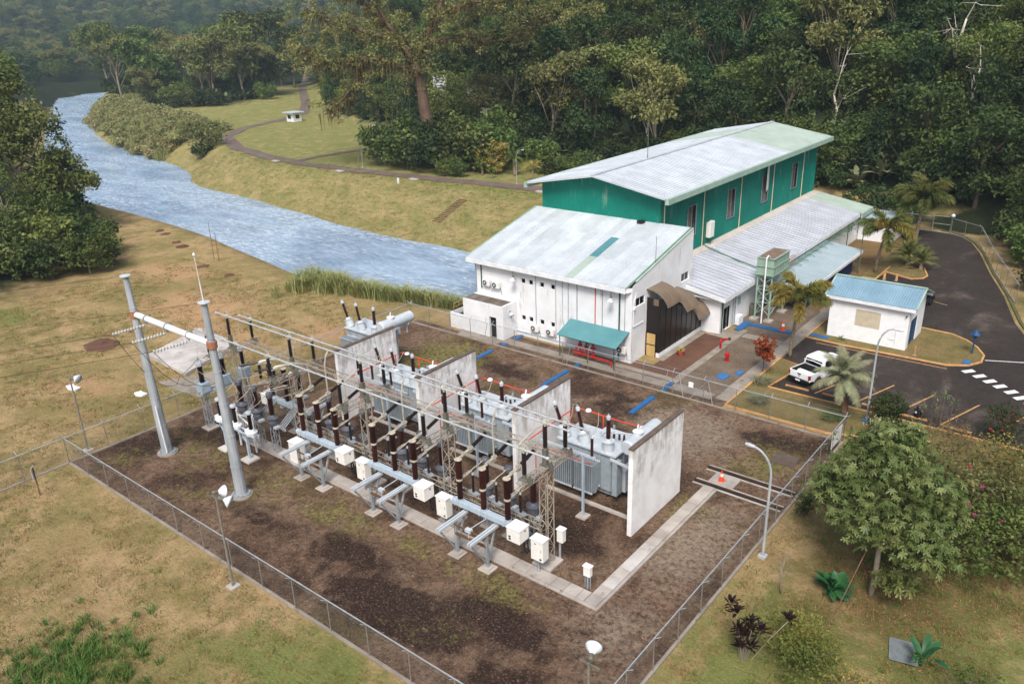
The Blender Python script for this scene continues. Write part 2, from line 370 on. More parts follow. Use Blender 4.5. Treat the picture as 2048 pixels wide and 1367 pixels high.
# river
m, k = newmat('water')
v = k.mapping(k.pos, (0.28,1,1), (0,0,R_(12)))
w1 = k.noise(v, 0.55, 6, 0.65, 0.6); w2 = k.noise(k.mapping(k.pos, (0.32,1,1), (0,0,R_(-10))), 2.3, 6, 0.72, 0.5); w3 = k.noise(k.mapping(k.pos, (.4,1,1), (0,0,R_(15))), 0.06, 5, 0.65)
col = k.ramp(w3, [(0.38, S(122,146,172)), (0.50, S(158,182,206)), (0.62, S(134,156,174))])  # pale sky reflection painted into the water colour
sky_glint = k.math('MULTIPLY', k.ramp(w2, [(0.50, 0.0), (0.64, 0.8)]), k.ramp(k.noise(k.mapping(k.pos, (0.3,1,1), (0,0,.2)), 0.13, 4), [(0.38, 0.25), (0.56, 0.95)]))  # white sky reflections on the ripples, painted as colour
col = k.mix(sky_glint, col, S(226,234,242)); col = k.mix(k.ramp(w2, [(0.36, 0.45), (0.46, 0.0)]), col, S(92,116,140))
k.link(col, k.b.inputs['Base Color']); k.b.inputs['Roughness'].default_value = 0.14; k.b.inputs['IOR'].default_value = 1.33; k.b.inputs['Specular IOR Level'].default_value = 0.6
k.link(k.bump(k.math('ADD', w1, k.math('MULTIPLY', w2, 0.6)), 0.7, 0.5), k.b.inputs['Normal'])
wm = MB(); wm.quad(*[(x, y, WATER_Z) for x, y in [(-51.2,60),(-51.2,96),(-90,97),(-150,104),(-200,118),(-300,148),(-420,215),(-424,290),(-480,290),(-492,230),(-492,205),(-460,180),(-370,140),(-255,90),(-200,70),(-150,62),(-100,60)]])
river = wm.build('river', m); tag(river, kind='structure')

# ------------------------------------------------------------------ roads, paths, yard
def strip(pts, wid, zoff=0.03, samp=True):
    "flat ribbon along a polyline"
    P = [Vector((p[0], p[1], 0)) for p in pts]; mb = MB(); L = []; Rr = []
    for i, p in enumerate(P):
        d = (P[min(i+1, len(P)-1)]-P[max(i-1, 0)]).normalized(); nrm = Vector((-d.y, d.x, 0)); wv = wid if not isinstance(wid, (list, tuple)) else wid[i]
        for lst, s in ((L, 1), (Rr, -1)):
            q = p + nrm*(s*wv/2); lst.append((q.x, q.y, (tz(q.x, q.y) if samp else 0) + zoff))
    for i in range(len(P)-1): mb.quad(Rr[i], Rr[i+1], L[i+1], L[i])
    return mb
def dens(pts, step):
    out = []
    for a, b in zip(pts[:-1], pts[1:]):
        n = max(1, int(math.hypot(b[0]-a[0], b[1]-a[1])/step))
        out += [(a[0]+(b[0]-a[0])*i/n, a[1]+(b[1]-a[1])*i/n) for i in range(n)]
    return out + [pts[-1]]
m, k = newmat('track')
n = k.noise(k.pos, 0.35, 6, 0.65); n2 = k.noise(k.pos, 5, 4, 0.7)
col = k.ramp(n, [(0.35, S(112,98,90)), (0.65, S(88,74,66))]); col = k.mix(k.ramp(n2, [(0.45, 0.0), (0.75, 0.45)]), col, S(138,122,108))
k.link(col, k.b.inputs['Base Color']); k.b.inputs['Roughness'].default_value = 0.9
far_road = dens([(-54,114.8),(-86.6,113.9),(-99.6,112.7),(-118,111.4),(-131.4,110.2),(-147,109.7),(-166,112.9),(-182,117.4),(-203,128),(-214,141.7),(-219,158),(-228,174),(-250.7,193),(-308,236),(-427,334)], 5)
tag(strip(far_road, [3.6]*len(far_road), 0.09).build('road', m), kind='structure')
tag(strip(dens([(-150,111.6),(-151,117),(-149.8,126),(-148,136),(-140,141)], 3), 1.8, 0.11).build('path', m), kind='structure')
# white cover slabs lying beside the far road
for i, (x, y) in enumerate(((-131.5,107.6),(-112,109.2),(-84,112.2),(-154,108.4))):
    mb = MB(); mb.cbox((x, y, tz(x, y)+0.16), (1.8, 0.9, 0.22))
    tag(mb.build('drain_slab', MATS['concrete_white']), 'white concrete drain slab beside the far track', 'slab', 'drain slabs along the far track')

# substation yard
m, k = newmat('yard')
p = k.pos
n1 = k.noise(p, 0.16, 7, 0.68, 0.3); n2 = k.noise(p, 0.8, 7, 0.74); n3 = k.noise(p, 3.2, 6, 0.82); n4 = k.noise(p, 8.0, 5, 0.8)
vo = k.new('ShaderNodeTexVoronoi'); vo.inputs['Scale'].default_value = 5.5; k.link(p, vo.inputs['Vector'])
col = k.ramp(n1, [(0.39, S(66,50,40)), (0.46, S(97,76,60)), (0.54, S(122,100,82)), (0.62, S(88,74,50))])
col = k.mix(k.ramp(k.math('ADD', k.attr('grey'), k.math('MULTIPLY', k.math('SUBTRACT', n2, 0.5), 1.3)), [(0.25, 0.0), (0.65, 0.85)]), col, S(142,127,110))
col = k.mix(k.ramp(k.math('ADD', k.math('MULTIPLY', k.attr('wet'), 1.25), k.math('MULTIPLY', k.math('SUBTRACT', n2, 0.5), 1.9)), [(0.25, 0.0), (0.55, 0.95)]), col, S(48,35,30))
col = k.mix(k.ramp(k.math('ADD', k.attr('moss'), k.math('MULTIPLY', k.math('SUBTRACT', n2, 0.5), 2.0)), [(0.32, 0.0), (0.75, 0.85)]), col, k.ramp(n3, [(0.42, S(88,86,44)), (0.58, S(124,118,66))]))
col = k.mix(k.ramp(n3, [(0.40, 0.65), (0.50, 0.0)]), col, S(50,39,33))
col = k.mix(k.ramp(n4, [(0.54, 0.0), (0.66, 0.55)]), col, S(160,138,120))
hs = k.new('ShaderNodeHueSaturation'); k.link(k.math('ADD', 0.72, k.math('MULTIPLY', vo.outputs['Color'], 0.56)), hs.inputs['Value']); k.link(col, hs.inputs['Color'])
k.link(hs.outputs[0], k.b.inputs['Base Color']); k.b.inputs['Roughness'].default_value = 0.95; k.b.inputs['Specular IOR Level'].default_value = 0.1
k.link(k.bump(k.math('ADD', n3, k.math('MULTIPLY', n4, 0.6)), 0.9, 0.14), k.b.inputs['Normal'])
yx = np.arange(-57.1, -13.9, 0.72); yy = np.arange(19.45, 57.4, 0.72)
YX, YY = np.meshgrid(yx, yy); keep = lambda x, y: True
vv = np.stack([YX, YY, np.full_like(YX, 0.02)], -1).reshape(-1, 3)
edge = (vnoise(YX, YY, 3.0, 11)-0.5)*0.8
ii = np.arange(YX.size).reshape(YX.shape); fq = np.stack([ii[:-1,:-1], ii[:-1,1:], ii[1:,1:], ii[1:,:-1]], -1).reshape(-1, 4)
cx = (YX[:-1,:-1]+0.36).ravel(); cy = (YY[:-1,:-1]+0.36).ravel()
ok = ~((cy > 53.9) & (cx > -23.6)) & ~((cy > 54.5) & (cx < -50.5))
me = bpy.data.meshes.new('yard'); me.from_pydata(vv.tolist(), [], fq[ok].tolist()); me.update(); me.materials.append(m)
X, Y = YX.ravel(), YY.ravel()
add_attr(me, 'moss', blobs(X, Y, [(-48,48,4.5,6,1.0),(-52,33,3,3,.45),(-43,26,3,3,.6),(-36,26.5,4,1.6,.65),(-24,27,4,1.2,.7),(-30,27,3,1.2,.6),(-17,48,2.5,4,.7),(-19,40,2,3,.5),(-50,26,4,3,.5),(-24,23,3,2.2,.35),(-22,50,5,2,.3),(-25.5,41,2,1.5,.8),(-33.5,41,2,1.5,.7),(-41,42,2.5,2,.8),(-54.5,22,2,3,.5),(-46,22,4,1.5,.5)]))
add_attr(me, 'grey', blobs(X, Y, [(-24,49,5,4,.8),(-17,37,2.5,6,.7),(-34,48,5,2,.4),(-17,28,3,4,.5),(-29,25,3,2,.3),(-22,55.5,3,1.2,.5)]))
add_attr(me, 'wet', blobs(X, Y, [(-27,22.5,6,2,.75),(-22,25,4,1.5,.65),(-33,24.5,4,1.5,.6),(-40,23.5,5,1.5,.4),(-18,51,3,1.3,.7),(-42,50,4,1.4,.6),(-52,28,4,2,.6),(-55,24,2.5,3,.6),(-30,49,2.5,2,.5),(-19,22,2.5,1.5,.5),(-40,36,8,4,.5),(-24,33,4,2,.5),(-37,31,6,1,.4),(-31,51,3,1,.5)]))
yard = link('yard', me); tag(yard, kind='structure')

def poly_sheet(name, poly, z, mat):
    mb = MB(); mb.quad(*[(x, y, z) for x, y in poly]); return tag(mb.build(name, mat), kind='structure')
# asphalt
m, k = newmat('asphalt')
p = k.pos
n1 = k.noise(k.mapping(p, (1,.6,1)), 0.16, 7, 0.7, 0.5); n2 = k.noise(p, 1.1, 6, 0.7); n3 = k.noise(p, 6.0, 5, 0.8)
col = k.ramp(n1, [(0.40, S(44,38,34)), (0.54, S(56,48,43)), (0.66, S(92,82,74))])
col = k.mix(k.ramp(n2, [(0.45, 0.0), (0.60, 0.5)]), col, S(38,33,30)); col = k.mix(k.ramp(n3, [(0.52, 0.0), (0.66, 0.4)]), col, S(92,82,74))
k.link(col, k.b.inputs['Base Color']); k.b.inputs['Roughness'].default_value = 0.85; k.link(k.bump(n3, 0.3, 0.03), k.b.inputs['Normal'])
ASPH = [(-23.1,71.6),(-23.1,66.2),(-21.8,59.6),(30,59.6),(40,66),(10,73),(-2.5,74),(-7.1,83.4),(-8.3,86.4),(-10.6,94.5),(-13.2,102),(-15.8,110.4),(-17.6,115),(-19.6,117.8),(-24.3,118.6),(-26.2,115.5),(-24.8,111.2),(-22.4,105),(-19.6,100.4),(-18.5,97.2),(-19.7,95),(-22.7,96.2),(-23,93.8),(-23,80.2),(-15,80.2),(-15,76),(-23.1,74)]
road2 = poly_sheet('parking_road', ASPH, 0.03, m)
# soil and gravel in front of the powerhouse
simple('soil', S(104,74,58), S(84,60,48), 0.5, 0.95, bump=0.4, spots=(S(128,98,78), 0.03, 9))
m, k = newmat('gravel')
n = k.noise(k.pos, 0.5, 5); n3 = k.noise(k.pos, 9.0, 5, 0.75)
col = k.ramp(n, [(0.35, S(122,108,94)), (0.65, S(100,86,70))]); col = k.mix(k.ramp(n3, [(0.36, 0.6), (0.56, 0.0)]), col, S(70,58,48)); col = k.mix(k.ramp(n3, [(0.56, 0.0), (0.75, 0.5)]), col, S(160,146,130))
k.link(col, k.b.inputs['Base Color']); k.b.inputs['Roughness'].default_value = 0.95; k.link(k.bump(n3, 0.8, 0.06), k.b.inputs['Normal'])
poly_sheet('soil_bed', [(-31.6,58.2),(-28.9,58.2),(-28.9,67.3),(-31.6,67.6)], 0.034, MATS['soil'])
poly_sheet('soil_bed', [(-37.5,56.6),(-28.9,56.6),(-28.9,58.2),(-33.3,58.2),(-33.3,57.3),(-37.5,57.3)], 0.034, MATS['soil'])
poly_sheet('gravel_bed', [(-28.2,55.3),(-24.4,55.3),(-24.4,79.5),(-30.0,79.5),(-30.0,71.0),(-28.2,70.5)], 0.034, m)
poly_sheet('gravel_bed', [(-23.0,72.0),(-21.8,72.0),(-21.8,79.0),(-23.0,79.0)], 0.034, m)
simple('dead_lawn', S(120,94,60), S(98,82,50), 0.6, 0.95, bump=0.5, spots=(S(70,58,34), 0.05, 4))
poly_sheet('lawn_bed', [(-30.0,79.5),(-24.6,79.5),(-24.6,116),(-28,122),(-36,122),(-30,112)], 0.030, MATS['dead_lawn'])
# concrete walkways, cut in slabs
def slab_run(parent, x0, x1, y0, y1, n, along, z0, z1, mat, jit=0.0):
    "n paving slabs side by side, each its own object, joints left open"
    for i in range(n):
        a = i/n; b = (i+1)/n
        if along == 'x': s = (x0+(x1-x0)*a+0.012, x0+(x1-x0)*b-0.012, y0, y1)
        else: s = (x0, x1, y0+(y1-y0)*a+0.012, y0+(y1-y0)*b-0.012)
        dz = random.uniform(-jit, jit); cxx = (s[0]+s[1])/2; cyy = (s[2]+s[3])/2
        mb = MB(); mb.box(s[0]-cxx, s[1]-cxx, s[2]-cyy, s[3]-cyy, z0, z1)
        o = mb.build('paving_slab', mat, parent, bevel=0.012); o.location = (cxx, cyy, dz); o.rotation_euler = (random.uniform(-1,1)*jit*0.5, random.uniform(-1,1)*jit*0.5, random.uniform(-1,1)*jit*0.3)
walk = thing('path', None, None); walk['kind'] = 'structure'
slab_run(walk, -51.5, -24.6, 54.75, 55.85, 24, 'x', -0.1, 0.06, MATS['concrete_path'], 0.004)
slab_run(walk, -34.5, -28.6, 56.1, 56.75, 5, 'x', -0.1, 0.055, MATS['concrete_path'], 0.004)
slab_run(walk, -28.85, -28.2, 55.9, 70.4, 16, 'y', -0.1, 0.06, MATS['concrete_path'], 0.006)
slab_run(walk, -31.9, -31.3, 59.4, 68.0, 8, 'y', -0.1, 0.07, MATS['concrete_path'], 0.006)
slab_run(walk, -30.9, -28.9, 67.5, 69.4, 2, 'y', -0.1, 0.06, MATS['concrete_path'], 0.004)
slab_run(walk, -24.35, -23.2, 55.2, 86.0, 20, 'y', -0.1, 0.065, MATS['concrete_path'], 0.004)
slab_run(walk, -28.1, -24.4, 68.6, 69.7, 4, 'x', -0.1, 0.05, MATS['concrete_path'], 0.004)
slab_run(walk, -51.0, -46.1, 54.1, 55.0, 5, 'x', -0.1, 0.05, MATS['concrete_path'], 0.003)
# cable trench with its cover slabs
tr = athing('cable_trench', 'long L-shaped concrete cable trench with cover slabs in front of the breakers', 'trench', (-18.9,29.3,0))
MB().box(-49.5,-18.35,28.72,28.88,-0.1,0.10).build('side_wall', MATS['concrete'], tr)
MB().box(-18.5,-18.33,28.88,43.0,-0.1,0.10).build('side_wall', MATS['concrete'], tr)
def cover(x0, x1, y0, y1, z=0.12, mat='concrete', rz=0):
    mb = MB(); mb.box(-(x1-x0)/2+0.012, (x1-x0)/2-0.012, -(y1-y0)/2+0.012, (y1-y0)/2-0.012, -0.12, 0)
    o = mb.build('cover_slab', MATS[mat], tr, bevel=0.012); o.location = ((x0+x1)/2+18.9, (y0+y1)/2-29.3, z+random.uniform(-.006,.006)); o.rotation_euler = (random.uniform(-.01,.01), random.uniform(-.01,.01), rz+random.uniform(-.008,.008))
x = -49.5
while x < -19.4:
    l = random.choice((0.85, 0.95, 1.7)); cover(x, min(x+l, -19.3), 28.9, 29.75); x += l
y = 28.9
while y < 42.6:
    l = random.choice((0.85, 0.9, 1.0)); cover(-19.28, -18.52, y, min(y+l, 43.0), 0.12, 'concrete_white' if random.random() < .18 else 'concrete'); y += l
for i, (x, y0, y1) in enumerate(((-45.4,50.5,52.7),(-45.4,54.15,54.7),(-45.4,55.9,57.2),(-37.05,49.2,52.9),(-37.0,53.95,54.7),(-28.45,49.1,52.6),(-28.4,53.95,54.72),(-28.45,55.0,55.85))):
    mb = MB(); mb.cbox((x, (y0+y1)/2, 0.07), (0.36, y1-y0, 0.1)); mb.box(x-0.23, x-0.18, y0, y1, 0, 0.08); mb.box(x+0.18, x+0.23, y0, y1, 0, 0.08)
    tag(mb.build('trench_cover', MATS['cover_blue']), ['long blue cover strip ending at the second white wall','short blue cover strip under the far fence by the annex','short blue cover strip beside the annex wall','long blue cover strip behind the third white wall','short blue cover strip under the far fence by the red pipes','longest blue cover strip standing alone on open gravel','short blue cover strip under the far fence near the soil bed','short blue cover strip crossing the concrete walkway'][i], 'cover', 'blue trench covers')
tb = athing('blue_walk', 'bent blue painted walkway strip by the water tank', 'walkway', (-27,72,0))
for x0, x1, y0, y1 in ((-29.4,-28.7,69.9,72.5),(-28.69,-24.4,71.7,72.3),(-23.1,-21.3,72.3,72.9)): MB().box(x0,x1,y0,y1,0.0,0.125).build('strip', MATS['cover_blue'], tb)
for nm, (x, y, a, b), lab in (('manhole_cover', (-25.6,59.3,0.85,1.1), 'larger square blue manhole cover on the gravel'), ('manhole_cover', (-24.75,60.75,0.5,0.9), 'smaller blue manhole cover beside the walkway'), ('manhole_cover', (-9.9,73.5,0.6,0.8), 'blue manhole cover on the rounded grass island tip')):
    mb = MB(); mb.cbox((x, y, 0.08 if x < -20 else 0.16), (a, b, 0.08)); tag(mb.build(nm, simple('cover_dull', S(48,104,160), S(62,110,156), 2, 0.6) if 'cover_dull' not in MATS else MATS['cover_dull'], bevel=0.01), lab, 'cover')

# kerbs
def kerb(pts, name='kerb', wid=0.16, h=0.14, mat='kerb_yellow', closed=False):
    P = [Vector((p[0], p[1], 0)) for p in pts]; mb = MB(); L = []; Rr = []; n = len(P)
    for i, p in enumerate(P):
        d = ((P[(i+1) % n] if (closed or i < n-1) else P[i]) - (P[i-1] if (closed or i > 0) else P[i])).normalized(); q = Vector((-d.y, d.x, 0))*(wid/2)
        L.append(p+q); Rr.append(p-q)
    rng = range(n if closed else n-1)
    for i in rng:
        j = (i+1) % n; a, b, c, d = Rr[i], Rr[j], L[j], L[i]; z0, z1 = -0.05, h
        mb.quad((a.x,a.y,z1),(b.x,b.y,z1),(c.x,c.y,z1),(d.x,d.y,z1)); mb.quad((a.x,a.y,z0),(b.x,b.y,z0),(b.x,b.y,z1),(a.x,a.y,z1)); mb.quad((c.x,c.y,z0),(d.x,d.y,z0),(d.x,d.y,z1),(c.x,c.y,z1))
    if not closed:
        for i, f in ((0, 1), (n-1, -1)):
            a, b = Rr[i], L[i]; q = [(a.x,a.y,-0.05),(a.x,a.y,h),(b.x,b.y,h),(b.x,b.y,-0.05)]; mb.quad(*(q if f > 0 else q[::-1]))
    return tag(mb.build(name, MATS[mat]), kind='structure')
LAWN1 = [(-23.15,54.5),(-15.4,54.5),(-14.2,52.6),(8,52.6),(8,59.45),(-21.75,59.45),(-22.2,61.5),(-20.5,65.0),(-23.1,65.7)]
kerb([(-15.4,54.45),(-23.15,54.5),(-23.15,65.7),(-20.9,64.95),(-21.75,59.5),(-13.6,59.55),(8,59.6)])
kerb([(-15.4,54.45),(-12.4,55.6),(-9,57.3)], wid=0.22, h=0.1)
ISL = [(-23.1,71.85),(-19.5,71.7),(-13.8,72.0),(-11.2,72.1),(-9.7,73.0),(-8.95,74.4),(-9.05,76.0),(-9.9,77.7),(-11.0,79.0),(-12.4,79.9),(-14.8,80.1),(-23.1,80.1)]
kerb(ISL, closed=True)
kerb([(-23.0,85),(-23.0,98.6)]); kerb([(-22.9,96.4),(-19.8,95.2),(-18.8,96),(-18.6,97.2),(-19.7,100.3),(-22.4,105),(-24.7,111.3)]); 
m, k = newmat('island_lawn')
n = k.noise(k.pos, 0.5, 6, 0.65); n3 = k.noise(k.pos, 6.0, 5, 0.75)
col = k.ramp(n, [(0.35, S(104,96,54)), (0.5, S(122,108,66)), (0.68, S(138,114,78))]); col = k.mix(k.ramp(n3, [(0.3, 0.7), (0.6, 0.0)]), col, S(62,58,30)); col = k.mix(k.ramp(n3, [(0.6, 0.0), (0.8, 0.4)]), col, S(168,146,100))
k.link(col, k.b.inputs['Base Color']); k.b.inputs['Roughness'].default_value = 0.95; k.link(k.bump(n3, 0.8, 0.1), k.b.inputs['Normal'])
poly_sheet('lawn', [(-23.1,54.55),(-15.4,54.55),(8,54.5),(8,59.5),(-21.75,59.45),(-20.9,64.9),(-23.1,65.65)], 0.07, m)
poly_sheet('lawn', ISL, 0.09, m)
poly_sheet('lawn', [(-23.0,93.8),(-22.8,96.4),(-19.8,95.3),(-18.7,97.2),(-19.7,100.3),(-22.4,105),(-24.7,111.3),(-24.7,94)], 0.07, m)
kerb([(-4,77),(-6.6,83.5),(-7.8,86.5),(-10.2,94.6),(-12.8,102.1),(-15.4,110.5),(-17.3,115.2),(-19.4,118.2),(-22.0,119.2)], mat='moss_kerb' if simple('moss_kerb', S(96,92,58), S(78,76,50), 0.8, 0.9) else '', wid=0.3, h=0.12)
# painted markings: each line, bar and stop a piece of the road
def mark(a, b, wid, mat='paint_yellow', name='marking', z=0.036):
    A = Vector((a[0],a[1],0)); B = Vector((b[0],b[1],0)); d = (B-A).normalized(); q = Vector((-d.y,d.x,0))*(wid/2)
    MB().quad(*[(p.x,p.y,z) for p in (A-q,B-q,B+q,A+q)]).build(name, MATS[mat], road2)
for x in (-18.3,-15.25,-12.2,-9.05,-5.9): mark((x,60.5),(x+1.62,65.6),0.13)
mark((-21.9,71.1),(-11.0,71.4),0.12); mark((-8.8,75.1),(6,82),0.13,'paint_white'); mark((-20.6,82.5),(-17.8,84.3),0.1); mark((-16.2,88.8),(-14.6,88.2),0.1)
for x, y in ((-9.41,71.87),(-8.48,71.31),(-7.61,70.68),(-6.78,70.08),(-5.89,69.42),(-5.13,68.65),(-4.3,68.0)):
    MB().quad((x-0.56,y-.24,0.036),(x-.18,y-0.57,0.036),(x+0.50,y+0.22,0.036),(x+.12,y+0.60,0.036)).build('crosswalk_bar', MATS['paint_white'], road2)
for i, (x, y) in enumerate(((-19.75,60.62),(-16.8,60.72),(-13.75,60.65),(-10.9,60.5),(-7.9,60.3))):
    mb = MB(); mb.prism([(-0.95,-0.09),(0.95,-0.09),(0.95,0.09),(-0.95,0.09)], 0, 0.13)
    o = mb.build('wheel_stop', MATS['paint_yellow'], bevel=0.03); o.location = (x, y, 0.03)
    tag(o, ['yellow concrete wheel stop under the pickup tailgate','yellow wheel stop in the empty bay behind the silver palm','yellow wheel stop in the bay beside the lamp post','yellow wheel stop the two people sit on','yellow wheel stop among the thin bare plants'][i], 'wheel stop', 'yellow wheel stops')
# ------------------------------------------------------------------ buildings
def wall_panel(mb, O, u, L, z0, z1, holes=(), depth=0.15):
    "vertical wall face from O along u; outward normal is u x z; holes get reveals"
    O = Vector(O); u = Vector(u).normalized(); n = u.cross(Vector((0,0,1)))
    us = sorted({0.0, L, *[h[0] for h in holes], *[h[1] for h in holes]}); zs = sorted({z0, z1, *[h[2] for h in holes], *[h[3] for h in holes]})
    pt = lambda a, z, d=0: tuple(O + u*a - n*d + Vector((0,0,z-O.z)))
    for i in range(len(us)-1):
        for j in range(len(zs)-1):
            a, b, c, d = us[i], us[i+1], zs[j], zs[j+1]; mx, mz = (a+b)/2, (c+d)/2
            if any(h[0] < mx < h[1] and h[2] < mz < h[3] for h in holes): continue
            mb.quad(pt(a,c), pt(b,c), pt(b,d), pt(a,d))
    for a, b, c, d in holes:
        mb.quad(pt(a,c), pt(a,d), pt(a,d,depth), pt(a,c,depth)); mb.quad(pt(b,d), pt(b,c), pt(b,c,depth), pt(b,d,depth))
        mb.quad(pt(b,c), pt(a,c), pt(a,c,depth), pt(b,c,depth)); mb.quad(pt(a,d), pt(b,d), pt(b,d,depth), pt(a,d,depth))
def sheet_mesh(name, wdt, L, ribs, h, mat, wave=False):
    "one profiled roofing sheet: x across, y up the slope, z out"
    mb = MB(); pr = []; st = wdt/ribs
    if wave:
        n = ribs*4
        for i in range(n+1): pr.append((wdt*i/n, h*0.5*(1+math.cos(2*math.pi*i/4))))
    else:
        for i in range(ribs):
            x = st*i; pr += [(x, 0), (x+st*0.40, 0), (x+st*0.46, h), (x+st*0.56, h), (x+st*0.62, 0)]
        pr.append((wdt, 0))
    t = 0.02
    for (a, za), (b, zb) in zip(pr[:-1], pr[1:]):
        mb.quad((a,0,za),(b,0,zb),(b,L,zb),(a,L,za))
        mb.quad((a,0,za-t),(a,L,za-t),(b,L,zb-t),(b,0,zb-t)); mb.quad((a,0,za-t),(b,0,zb-t),(b,0,zb),(a,0,za)); mb.quad((b,L,zb-t),(a,L,za-t),(a,L,za),(b,L,zb))
    return mb.mesh(name, mat)
def lay(parent, O, u, v, W, n, L, ribs, h, mats, wave=False, name='roof_sheet', rows=1, over=0.12):
    "n sheets side by side (and rows up the slope), each an object sharing one mesh"
    O = Vector(O); u = Vector(u).normalized(); v = Vector(v).normalized(); nn = u.cross(v); wd = W/n
    cache = {}
    for r in range(rows):
        for i in range(n):
            mt = mats(i, r) if callable(mats) else mats
            if mt not in cache: cache[mt] = sheet_mesh(name, wd, L/rows + (over if r < rows-1 else 0), ribs, h, MATS[mt], wave)
            o = link(name, cache[mt], parent)
            p = O + u*(wd*i) + v*(L/rows*r) + nn*(-0.012*r + 0.006*((i+r) % 2))
            if parent.name in ABS: p = p - ABS[parent.name]
            o.matrix_local = Matrix(((u.x, v.x, nn.x, p.x), (u.y, v.y, nn.y, p.y), (u.z, v.z, nn.z, p.z), (0,0,0,1)))
def corr_wall(mb, O, u, L, ztop, zbot, pitch=0.25, amp=0.035):
    "vertical trapezoid cladding; ztop/zbot are functions of the run"
    O = Vector(O); u = Vector(u).normalized(); n = u.cross(Vector((0,0,1))); N = int(L/pitch); pr = []
    for i in range(N):
        a = L*i/N; st = L/N; pr += [(a, 0), (a+st*.45, 0), (a+st*.55, amp), (a+st*.9, amp)]
    pr.append((L, 0))
    for (a, da), (b, db) in zip(pr[:-1], pr[1:]):
        A = O+u*a+n*da; B = O+u*b+n*db
        mb.quad((A.x,A.y,zbot(a)),(B.x,B.y,zbot(b)),(B.x,B.y,ztop(b)),(A.x,A.y,ztop(a)))
def window(parent, O, u, L, z0, z1, depth=0.12, slats=0, mat='glass_dark', frame='white_plain', name='window', fr=0.04, bars=0):
    O = Vector(O); u = Vector(u).normalized(); n = u.cross(Vector((0,0,1)))
    loc = lambda a, z, d: tuple(O + u*a - n*d + Vector((0,0,z)))
    mb = MB()
    mb.quad(loc(0,z0,depth), loc(L,z0,depth), loc(L,z1,depth), loc(0,z1,depth))
    w_ = mb.build(name, MATS[mat], parent)
    f = MB()
    for a, b, c, d in ((0,L,z0,z0+fr),(0,L,z1-fr,z1),(0,fr,z0+fr,z1-fr),(L-fr,L,z0+fr,z1-fr)):
        f.bar(loc((a+b)/2 if b-a < fr*1.5 else a, (c+d)/2 if b-a > fr*1.5 else c, depth-0.03), loc((a+b)/2 if b-a < fr*1.5 else b, (c+d)/2 if b-a > fr*1.5 else d, depth-0.03), fr, 0.05 if b-a > fr*1.5 else 0.05)
    for i in range(bars): f.bar(loc(L*(i+1)/(bars+1), z0, depth-0.03), loc(L*(i+1)/(bars+1), z1, depth-0.03), 0.03)
    f.build('frame', MATS[frame], w_)
    if slats:
        s_ = MB()
        for i in range(slats):
            z = z0 + (z1-z0)*(i+0.5)/slats; s_.bar(loc(0.03, z, depth-0.05), loc(L-0.03, z, depth-0.05), 0.09, 0.012, up=tuple(n + Vector((0,0,0.8))))
        sm = s_.mesh('slat', MATS['louver']); nf = 6
        # each louver slat its own piece
        sm_v = s_.v; bpy.data.meshes.remove(sm)
        for i in range(slats):
            q = MB(); q.v = sm_v[i*8:(i+1)*8]; q.f = [(0,1,2,3),(7,6,5,4),(0,4,5,1),(1,5,6,2),(2,6,7,3),(3,7,4,0)]; q.build('slat', MATS['louver'], w_)
    return w_

PH = athing('powerhouse', 'large powerhouse with green upper hall, grey metal roofs and white lower blocks', 'building', (-42,85,0))
# -- front two-storey block
zr = lambda y: 7.05 + (y-56.75)*0.2405
X0, X1, Y0, Y1 = -51.0, -33.4, 57.35, 68.3
fw = MB()
ups = [(-45.48,-44.97),(-44.57,-44.07),(-43.28,-42.78),(-42.03,-41.54)]
holes = [(a-X0, b-X0, 5.31, 5.81) for a, b in ups] + [(a-X0-0.04, b-X0-0.04, 1.62, 2.12) for a, b in ups]
wall_panel(fw, (X0,Y0,0), (1,0,0), X1-X0, -0.3, 6.95, holes)
wall_panel(fw, (X1,Y0,0), (0,1,0), Y1-Y0, -0.3, 6.95, [(0.62,2.2,5.05,5.84),(8.9,10.45,5.05,5.87)])
fw.quad((X1,Y0,6.95),(X1,Y1,6.95),(X1,Y1,zr(Y1)-0.05),(X1,Y0,zr(Y0)-0.05))
fw.quad((X0,Y1,-7),(X0,Y0,-7),(X0,Y0,zr(Y0)-0.05),(X0,Y1,zr(Y1)-0.05)); fw.quad((X1,Y1+0.05,-0.3),(X0,Y1+0.05,-0.3),(X0,Y1+0.05,zr(Y1)-.1),(X1,Y1+0.05,zr(Y1)-.1))
fw.quad((X0,Y0-.01,-7),(X0+4,Y0-.01,-7),(X0+4,Y0-.01,-.3),(X0,Y0-.01,-.3))
fw.build('front_block_wall', MATS['white_wall'], PH)
for a, b in ups:
    window(PH, (a,Y0,0), (1,0,0), b-a, 5.31, 5.81); window(PH, (a-0.04,Y0,0), (1,0,0), b-a, 1.62, 2.12)
window(PH, (X1,Y0+0.62,0), (0,1,0), 1.58, 5.05, 5.84, bars=1); window(PH, (X1,Y0+8.9,0), (0,1,0), 1.55, 5.05, 5.87, bars=1, mat='glass_bay')
sl = Vector((0,1,0.2405)).normalized(); Lr = (Y1-56.75)*math.hypot(1,0.2405)
def fmat(i, r):
    if i == 13 and r == 1: return 'roof_teal'
    if i == 13 and r == 0: return 'roof_greenish'
    return 'roof_sheet'
lay(PH, (-51.75,56.75,7.05), (1,0,0), sl, 18.0, 20, Lr, 4, 0.022, fmat, rows=3)
MB().box(-51.78,-33.72,56.68,56.80,6.58,7.02).build('fascia', MATS['white_fascia'], PH)
rk = MB(); rk.bar((-33.74,56.75,7.02),(-33.74,Y1,zr(Y1)-.03),0.1,0.2); rk.bar((-51.8,56.75,6.98),(-51.8,Y1,zr(Y1)-.07),0.1,0.25); rk.build('barge_trim', MATS['green_trim'], PH)
